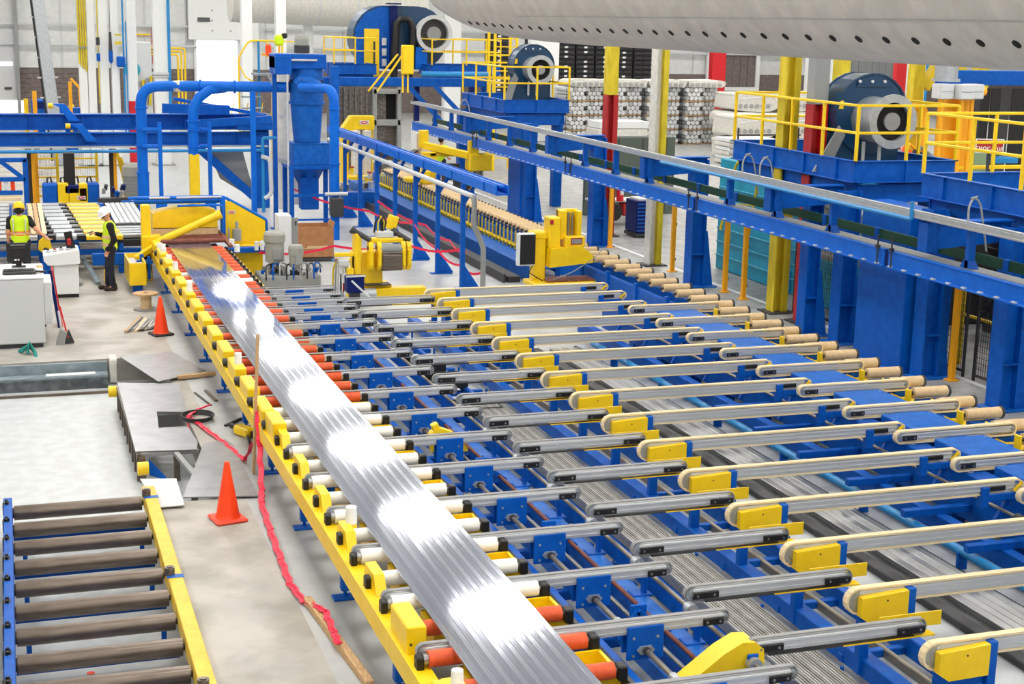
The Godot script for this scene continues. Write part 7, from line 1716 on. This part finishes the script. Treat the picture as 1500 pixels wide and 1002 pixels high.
	for i in 14: part(cu, "strip", B().box(V(-2.6 + i * 0.42, 1.95, 0.05 * (i % 2)), V(0.40, 3.9, 0.04), 0.01), "black" if i % 3 else "dark_grey")
	part(cu, "head_beam", B().box(V(0.2, 4.25, 0), V(6.4, 0.5, 0.3), 0.02), "blue")
	var sg := T("red_sign", "red sign with white border and white lettering behind the front platform railing", "sign", V(29.35, 2.0, -39.8), "", -0.45)
	part(sg, "board", B().box(V(0, 0.28, 0), V(0.82, 0.40, 0.04), 0.006), "dull_red"); part(sg, "border", B().box(V(0, 0.49, 0.01), V(0.86, 0.03, 0.04)).box(V(0, 0.07, 0.01), V(0.86, 0.03, 0.04)).box(V(-0.42, 0.28, 0.01), V(0.03, 0.42, 0.04)).box(V(0.42, 0.28, 0.01), V(0.03, 0.42, 0.04)), "white")
	lettering(sg, "lettering", "CHOC-NUA", 0.17, Transform3D(Basis(), V(0, 0.20, 0.024)), "white")
	lettering(sg, "upper_lettering", "ll", 0.12, Transform3D(Basis(), V(0.02, 0.40, 0.024)), "white")
	part(sg, "post", B().box(V(0, -0.95, -0.05), V(0.1, 2.1, 0.06)), "dark_grey")
	var gt := T("green_tank", "pale green machine cover below the red sign", "machine", V(29.6, 0, -41.6))
	part(gt, "cover", B().prism(P2([-0.75, 0.6, 0.7, 0.6, 0.6, 1.95, -0.6, 1.95]), Transform3D(), 1.0), "pale_green"); part(gt, "motor", B().cyl(V(0.72, 2.05, 0.3), V(1.1, 2.05, 0.5), 0.22, -1, 18), "slate"); part(gt, "blue_tray", B().box(V(1.3, 1.7, 0.3), V(1.0, 0.2, 0.6), 0.02), "cyan_pipe"); part(gt, "plinth", B().box(V(0, 0.3, 0), V(1.4, 0.6, 1.0)), "dark_grey")
	n = 0
	for q in [[18.75, -31.3, 0.26, "yellow hall column rising behind the big fan casing"], [27.6, -41.5, 0.4, "yellow hall column with a diagonal brace past the big fan"], [33.0, -47.0, 0.5, "yellow hall column past the grey exhaust stack"], [37.6, -52.0, 0.6, "yellow hall column at the far picture edge"]]:
		var t := T("hall_column", q[3], "column", V(q[0], 0, q[1]))
		part(t, "shaft", B().box(V(0, 6, 0), V(q[2], 12, 0.4), 0.02), "olive_yellow"); part(t, "base_plate", B().box(V(0, 0.02, 0), V(q[2] + 0.3, 0.04, 0.7)), "mid_grey")
		if n == 1: part(t, "brace", B().bar(V(0.3, 4.0, 0), V(1.3, 5.6, 0), 0.3, 0.3), "olive_yellow")
		n += 1
	var rc := T("hall_column", "slim red and white far column with a blue line beside the exhaust stack", "column", V(33.8, 0, -52.0))
	part(rc, "shaft", B().box(V(0, 6, 0), V(0.45, 12, 0.3), 0.02), "red"); part(rc, "white_side", B().box(V(0.7, 6, 0), V(0.9, 12, 0.2)), "white"); part(rc, "blue_line", B().box(V(1.2, 6, 0), V(0.12, 12, 0.22)), "cyan_pipe")
	# small objects under the fan platforms
	var us := T("striped_guard", "black and yellow striped guard bar under the front fan platform", "guard", V(15.9, 2.5, -20.6))
	for i in 9: part(us, "stripe", B().box(V(-0.72 + i * 0.18, 0.0, 0), V(0.18, 0.12, 0.05)), "yellow" if i % 2 else "black")
	var yt := T("valve_box", "yellow valve box with a red tag under the big fan platform", "valve box", V(15.6, 2.45, -26.6))
	part(yt, "box", B().box(V(0, 0.1, 0), V(0.34, 0.2, 0.2), 0.02), "yellow"); part(yt, "tag", B().box(V(0.5, 0.08, 0), V(0.16, 0.2, 0.03)), "red"); part(yt, "pipe", B().cyl(V(0.2, 0.0, 0), V(1.2, 0.0, 0), 0.03, -1, 8), "steel")
	var ya2 := T("yellow_ladder", "yellow pipe ladder leaning at the far corner of the big fan platform", "ladder", V(15.3, 1.4, -29.35))
	part(ya2, "rail", B().tube([V(-0.5, 0, 0), V(-0.2, 1.4, 0), V(-0.1, 1.75, 0.2), V(0.1, 1.8, 0.4)], 0.03, 8), "olive_yellow"); part(ya2, "rail", B().tube([V(-0.1, 0, 0.6), V(0.05, 1.2, 0.6), V(0.1, 1.8, 0.4)], 0.03, 8), "olive_yellow"); part(ya2, "rung", B().bar(V(-0.35, 0.6, 0), V(0.0, 0.6, 0.6), 0.03, 0.03), "olive_yellow")

# ---------------------------------------------------------------- people
func hand_bones(w: Vector3, dir: Vector3, palm_n: Vector3, s: float, curl: float) -> Array:
	# palm, four fingers and a thumb; dir from wrist to knuckles, palm_n out of the palm
	var side := dir.cross(palm_n).normalized()
	var out := []
	var lens := [0.068, 0.078, 0.073, 0.056]
	for f in 4:
		var off := side * (0.030 - 0.020 * f)
		var k := w + dir * 0.085 + off
		out.append([w + off * 0.6, k, 0.015, 0.012])
		var d1 := dir.rotated(side, -curl * 0.6).normalized()
		var d2 := dir.rotated(side, -curl * 1.4).normalized()
		var m: Vector3 = k + d1 * lens[f] * 0.55
		out.append([k, m, 0.010, 0.009]); out.append([m, m + d2 * lens[f] * 0.45, 0.009, 0.0075])
	var tb := w + dir * 0.025 + side * s * 0.030
	var tm := tb + (dir * 0.6 + side * s * 0.6 + palm_n * 0.3).normalized() * 0.040
	out.append([w + dir * 0.01, tb, 0.014, 0.012]); out.append([tb, tm, 0.012, 0.010]); out.append([tm, tm + (dir * 0.8 + palm_n * 0.5).normalized() * 0.030, 0.010, 0.008])
	return out

func joints(b: Array, pairs: Array, grow := 0.0) -> Array:
	var out := []
	for q in pairs: out.append([q[0], q[1], q[2] + grow, q[3] + grow])
	return out

func head_bones(c: Vector3, f: Vector3, up: Vector3) -> Array:
	# c: centre of the skull, f: facing direction
	var sd := f.cross(up).normalized()
	var o := []
	o.append([c - f * 0.015 + up * 0.035, c + f * 0.02 + up * 0.03, 0.088, 0.082])
	o.append([c + f * 0.035 - up * 0.055, c + f * 0.055 - up * 0.085, 0.058, 0.034])
	for s in [-1.0, 1.0]:
		o.append([c + f * 0.02 - up * 0.02 + sd * 0.035 * s, c + f * 0.045 - up * 0.075 + sd * 0.02 * s, 0.045, 0.03])
		o.append([c - f * 0.005 - up * 0.01 + sd * 0.083 * s, c - f * 0.012 + up * 0.025 + sd * 0.088 * s, 0.014, 0.018])
		o.append([c + f * 0.088 + up * 0.022 + sd * 0.028 * s, c + f * 0.085 + up * 0.025 + sd * 0.04 * s, 0.014, 0.012])
	o.append([c + f * 0.092 + up * 0.015, c + f * 0.115 - up * 0.022, 0.011, 0.015])
	o.append([c + f * 0.088 - up * 0.055, c + f * 0.090 - up * 0.060, 0.018, 0.016])
	return o

func hard_hat(t: Node3D, c: Vector3, f: Vector3, up: Vector3, m: String) -> void:
	var sd := f.cross(up).normalized()
	var xf := Transform3D(Basis(sd, up, -f), c)
	var prof := []
	for i in 10:
		var a := PI * 0.5 * i / 9.0
		prof.append(Vector2(cos(a) * 0.128, sin(a) * 0.125 + 0.02))
	prof.insert(0, Vector2(0.128, 0.0)); prof.insert(0, Vector2(0.146, -0.012)); prof.insert(0, Vector2(0.144, -0.020)); prof.insert(0, Vector2(0.12, -0.008))
	var h := part(t, "hard_hat", B().lathe(prof, Transform3D(xf.basis * Basis.from_scale(V(0.95, 1, 1.12)), c), 28), m)
	part(h, "peak", B().prism(P2([-0.11, 0.0, -0.07, 0.06, 0.0, 0.078, 0.07, 0.06, 0.11, 0.0]), Transform3D(Basis(sd, f, up) , c + f * 0.125 - up * 0.014), 0.010), m)
	part(h, "ridge", B().bar(c + f * 0.09 + up * 0.118, c - f * 0.09 + up * 0.118, 0.03, 0.022, 0.008, up), m)

func vest(t: Node3D, chest: Array, f: Vector3, m := "vest") -> void:
	part(t, "vest", blob(chest, 0.016, 0.06), m)

func workers() -> void:
	# man in a white hard hat looking at his phone, facing -x
	var t := T("person", "man in a white hard hat and yellow vest standing and looking at his phone", "person", V(1.93, 0, -32.4))
	var hipL := V(0.01, 0.90, 0.10)
	var hipR := V(0.01, 0.90, -0.10)
	var knL := V(-0.02, 0.49, 0.11)
	var knR := V(-0.03, 0.49, -0.11)
	var anL := V(0.04, 0.09, 0.12)
	var anR := V(-0.06, 0.09, -0.12)
	var pel := V(0.01, 0.95, 0)
	var chst := V(0.00, 1.30, 0)
	var nek := V(0.00, 1.47, 0)
	var shL := V(0.01, 1.40, 0.19)
	var shR := V(0.00, 1.40, -0.19)
	var elL := V(0.08, 1.11, 0.25)
	var wrL := V(-0.05, 0.90, 0.22)
	var elR := V(-0.02, 1.12, -0.24)
	var wrR := V(-0.26, 1.20, -0.13)
	var hc := V(-0.05, 1.60, 0)
	var f := V(-0.82, -0.52, 0.22).normalized()
	var up := V(-0.52, 0.85, 0.0).normalized()
	up = (up - f * up.dot(f)).normalized()
	var legs := [[hipL, knL, 0.088, 0.062], [knL, anL, 0.062, 0.046], [hipR, knR, 0.088, 0.062], [knR, anR, 0.062, 0.046], [hipL, hipR, 0.10, 0.10], [pel, pel + V(0, 0.06, 0), 0.11, 0.11]]
	var torso := [[pel, V(0, 1.12, 0), 0.115, 0.115], [V(0, 1.10, -0.06), V(0, 1.36, -0.09), 0.10, 0.105], [V(0, 1.10, 0.06), V(0, 1.36, 0.09), 0.10, 0.105], [shL, shR, 0.065, 0.065]]
	var armL := [[shL, elL, 0.058, 0.045], [elL, wrL, 0.045, 0.032]]
	var armR := [[shR, elR, 0.058, 0.045], [elR, wrR, 0.045, 0.032]]
	var skin := []
	skin.append_array(legs); skin.append_array(torso); skin.append_array(armL); skin.append_array(armR)
	skin.append([nek - V(0, 0.06, 0), hc - up * 0.04, 0.058, 0.052])
	skin.append([anL, anL + V(-0.14, -0.045, 0), 0.04, 0.03]); skin.append([anR, anR + V(-0.14, -0.045, 0), 0.04, 0.03])
	var body := blob(skin, 0.016, 0.035)
	var hd := blob(head_bones(hc, f, up), 0.006, 0.016)
	body.v.append_array(hd.v); body.nn.append_array(hd.nn)
	for hb in [hand_bones(wrL, V(-0.35, -0.9, -0.2).normalized(), V(0, 0.1, -1).normalized(), 1.0, 0.5), hand_bones(wrR, V(-0.95, 0.2, 0.25).normalized(), V(0.1, 0.9, 0.3).normalized(), 1.0, 0.9)]:
		var q := blob(hb, 0.005, 0.008)
		body.v.append_array(q.v); body.nn.append_array(q.nn)
	part(t, "body", body, "skin")
	part(t, "trousers", blob(joints([], legs, 0.016), 0.016, 0.04), "navy")
	var sh := []
	sh.append_array(joints([], armL, 0.013)); sh.append_array(joints([], armR, 0.013)); sh.append_array(joints([], torso, 0.008))
	part(t, "shirt", blob(sh, 0.016, 0.04), "shirt_black")
	var vb := joints([], torso, 0.026)
	vb.pop_back(); vb.append([V(0, 1.38, 0.12), V(0, 1.38, -0.12), 0.088, 0.088])
	vb.append([pel + V(0, -0.02, 0.06), pel + V(0, 0.1, 0.06), 0.135, 0.13]); vb.append([pel + V(0, -0.02, -0.06), pel + V(0, 0.1, -0.06), 0.135, 0.13])
	var ve := part(t, "vest", blob(vb, 0.016, 0.05), "vest")
	for y in [1.00, 1.16]: part(ve, "reflective_band", B().lathe([Vector2(0.158, y - 0.035), Vector2(0.160, y), Vector2(0.158, y + 0.035)], Transform3D(Basis.from_scale(V(0.96, 1, 1.32)), V(0.0, 0, 0)), 32), "band_peach")
	part(ve, "shoulder_band", B().bar(V(-0.10, 1.18, 0.10), V(-0.04, 1.47, 0.11), 0.05, 0.02).bar(V(-0.04, 1.47, 0.11), V(0.09, 1.42, 0.11), 0.05, 0.02), "vest_orange")
	for q in [[anL, 0.12], [anR, -0.12]]:
		var a: Vector3 = q[0]
		part(t, "boot", blob([[a + V(0.02, 0.03, 0), a + V(0.02, -0.03, 0), 0.055, 0.055], [a + V(0.03, -0.04, 0), a + V(-0.16, -0.045, 0), 0.048, 0.046]], 0.010, 0.03), "boot")
	hard_hat(t, hc + up * 0.055, f, up, "hat_white")
	part(t, "hair", blob([[hc - f * 0.05 + up * 0.01, hc - f * 0.055 - up * 0.03, 0.060, 0.045]], 0.008, 0.02), "hair")
	part(t, "glasses", B().bar(hc + f * 0.05 + up * 0.022 + f.cross(up) * 0.09, hc + f * 0.11 + up * 0.018 + f.cross(up) * 0.05, 0.012, 0.03).bar(hc + f * 0.05 + up * 0.022 - f.cross(up) * 0.09, hc + f * 0.11 + up * 0.018 - f.cross(up) * 0.05, 0.012, 0.03).bar(hc + f * 0.113 + up * 0.018 + f.cross(up) * 0.05, hc + f * 0.113 + up * 0.018 - f.cross(up) * 0.05, 0.01, 0.028), "black")
	var ph := one("mobile_phone", B().box(V(0, 0, 0), V(0.14, 0.012, 0.07), 0.005, Basis(V(0, 0, 1), 0.35)), "black", "black mobile phone held in the hand of the man in the white hard hat", "phone", "", V(1.93 - 0.385, 1.245, -32.5))
	part(ph, "screen", B().box(V(0.002, 0.007, 0), V(0.12, 0.003, 0.06), 0.0, Basis(V(0, 0, 1), 0.35)), "slate")
	# man in a yellow hard hat at the console, seen from behind
	var w := T("person", "man in a yellow hard hat and yellow vest seen from behind, reaching to the console", "person", V(0.13, 0, -33.6))
	hipL = V(-0.10, 0.90, 0.0); hipR = V(0.10, 0.90, 0.0); knL = V(-0.11, 0.49, -0.03); knR = V(0.12, 0.49, -0.05)
	anL = V(-0.12, 0.09, 0.03); anR = V(0.13, 0.09, 0.0)
	pel = V(0, 0.95, 0); shL = V(-0.19, 1.40, 0.0); shR = V(0.19, 1.40, 0.0)
	elL = V(-0.25, 1.12, 0.03); wrL = V(-0.24, 0.88, -0.06); elR = V(0.33, 1.20, 0.12); wrR = V(0.52, 1.04, 0.30)
	hc = V(0.0, 1.60, -0.02); f = V(0.10, -0.25, -0.95).normalized(); up = V(0.02, 0.97, -0.2).normalized()
	up = (up - f * up.dot(f)).normalized()
	legs = [[hipL, knL, 0.088, 0.062], [knL, anL, 0.062, 0.046], [hipR, knR, 0.088, 0.062], [knR, anR, 0.062, 0.046], [hipL, hipR, 0.10, 0.10], [pel, pel + V(0, 0.06, 0), 0.11, 0.11]]
	torso = [[pel, V(0, 1.12, 0), 0.115, 0.115], [V(-0.06, 1.10, 0), V(-0.09, 1.36, 0), 0.10, 0.105], [V(0.06, 1.10, 0), V(0.09, 1.36, 0), 0.10, 0.105], [shL, shR, 0.065, 0.065]]
	armL = [[shL, elL, 0.056, 0.042], [elL, wrL, 0.042, 0.030]]; armR = [[shR, elR, 0.056, 0.042], [elR, wrR, 0.042, 0.030]]
	skin = []
	skin.append_array(legs); skin.append_array(torso); skin.append_array(armL); skin.append_array(armR)
	skin.append([V(0, 1.40, 0), hc - up * 0.04, 0.060, 0.054])
	skin.append([anL, anL + V(0, -0.045, -0.14), 0.04, 0.03]); skin.append([anR, anR + V(0, -0.045, -0.14), 0.04, 0.03])
	body = blob(skin, 0.016, 0.035)
	hd = blob(head_bones(hc, f, up), 0.006, 0.016)
	body.v.append_array(hd.v); body.nn.append_array(hd.nn)
	for hb in [hand_bones(wrL, V(0.1, -0.95, -0.2).normalized(), V(1, 0.1, 0).normalized(), 1.0, 0.5), hand_bones(wrR, V(0.75, -0.45, 0.4).normalized(), V(-0.3, -0.9, -0.2).normalized(), 1.0, 0.6)]:
		var q := blob(hb, 0.005, 0.008)
		body.v.append_array(q.v); body.nn.append_array(q.nn)
	part(w, "body", body, "skin")
	part(w, "trousers", blob(joints([], legs, 0.016), 0.016, 0.04), "navy")
	sh = joints([], torso, 0.008)
	sh.append([shL, shL.lerp(elL, 0.6), 0.070, 0.062]); sh.append([shR, shR.lerp(elR, 0.65), 0.070, 0.064])
	part(w, "shirt", blob(sh, 0.016, 0.04), "shirt_black")
	vb = joints([], torso, 0.026)
	vb.pop_back(); vb.append([V(-0.11, 1.38, 0), V(0.11, 1.38, 0), 0.088, 0.088])
	vb.append([V(-0.06, 0.90, 0), V(-0.06, 1.05, 0), 0.135, 0.13]); vb.append([V(0.06, 0.90, 0), V(0.06, 1.05, 0), 0.135, 0.13])
	ve = part(w, "vest", blob(vb, 0.016, 0.05), "vest")
	for q in [[1.075, "vest_orange", 0.012], [1.11, "band_peach", 0.03], [1.145, "vest_orange", 0.012]]: part(ve, "reflective_band", B().lathe([Vector2(0.158, q[1 - 1] - q[2]), Vector2(0.160, q[0]), Vector2(0.158, q[0] + q[2])], Transform3D(Basis.from_scale(V(1.34, 1, 0.97)), V(0, 0, 0)), 32), q[1])
	for x in [-0.13, 0.12]: part(ve, "shoulder_band", B().bar(V(x, 1.14, 0.135), V(x, 1.40, 0.125), 0.05, 0.02).bar(V(x, 1.40, 0.125), V(x, 1.475, 0.02), 0.05, 0.02), "reflective")
	for a in [anL, anR]: part(w, "boot", blob([[a + V(0, 0.03, 0.02), a + V(0, -0.03, 0.02), 0.055, 0.055], [a + V(0, -0.04, 0.03), a + V(0, -0.045, -0.16), 0.048, 0.046]], 0.010, 0.03), "boot")
	hard_hat(w, hc + up * 0.05, f, up, "hat_yellow")
	part(w, "hair", blob([[hc - f * 0.045 + up * 0.01, hc - f * 0.05 - up * 0.05, 0.068, 0.056], [hc - f * 0.02 - up * 0.02 + V(-0.06, 0, 0), hc - f * 0.02 - up * 0.02 + V(0.06, 0, 0), 0.05, 0.05]], 0.008, 0.02), "hair")
	# far figures
	for q in [[2.72, -70.0, "vest", "hat_yellow", "far worker in a yellow hard hat and green yellow vest above the gantry", -0.3], [3.35, -70.0, "vest_orange", "hat_yellow", "far worker in a yellow hard hat and orange shirt above the gantry", -0.9], [14.55, -51.0, "vest", "hair", "worker with a dark cap and vest half hidden behind the blue tray channel", -0.8]]:
		var p := T("person", q[4], "person", V(q[0], 0, q[1]), "", q[5])
		var s := [[V(-0.10, 0.9, 0), V(-0.11, 0.49, 0), 0.09, 0.062], [V(-0.11, 0.49, 0), V(-0.12, 0.06, 0.02), 0.062, 0.05], [V(0.10, 0.9, 0), V(0.11, 0.49, 0), 0.09, 0.062], [V(0.11, 0.49, 0), V(0.12, 0.06, 0.02), 0.062, 0.05], [V(0, 0.95, 0), V(0, 1.12, 0), 0.13, 0.12], [V(-0.07, 1.1, 0), V(-0.09, 1.36, 0), 0.1, 0.105], [V(0.07, 1.1, 0), V(0.09, 1.36, 0), 0.1, 0.105], [V(-0.2, 1.4, 0), V(-0.25, 1.12, 0.02), 0.06, 0.045], [V(-0.25, 1.12, 0.02), V(-0.18, 1.0, -0.2), 0.045, 0.035], [V(0.2, 1.4, 0), V(0.25, 1.12, 0.02), 0.06, 0.045], [V(0.25, 1.12, 0.02), V(0.18, 1.0, -0.2), 0.045, 0.035], [V(0, 1.42, 0), V(0, 1.55, -0.02), 0.06, 0.055]]
		var bd := blob(s, 0.024, 0.04)
		var h2 := blob(head_bones(V(0, 1.6, -0.02), V(0, -0.15, -1).normalized(), V(0, 1, -0.15).normalized()), 0.01, 0.016)
		bd.v.append_array(h2.v); bd.nn.append_array(h2.nn)
		for k in [-1.0, 1.0]:
			var hb := blob(hand_bones(V(0.18 * k, 1.0, -0.2), V(0, -0.3, -0.95).normalized(), V(-k, 0, 0), 1.0, 0.5), 0.007, 0.008)
			bd.v.append_array(hb.v); bd.nn.append_array(hb.nn)
		part(p, "body", bd, "skin")
		part(p, "trousers", blob(joints([], s.slice(0, 4), 0.016), 0.024, 0.04), "navy")
		part(p, "vest", blob(joints([], s.slice(4, 8) + [s[9]], 0.02), 0.024, 0.04), q[2])
		if q[3] == "hair": part(p, "cap", blob([[V(0, 1.66, 0.01), V(0, 1.66, -0.03), 0.102, 0.095]], 0.012, 0.02), "hair")
		else: hard_hat(p, V(0, 1.655, -0.02), V(0, -0.15, -1).normalized(), V(0, 1, -0.15).normalized(), q[3])
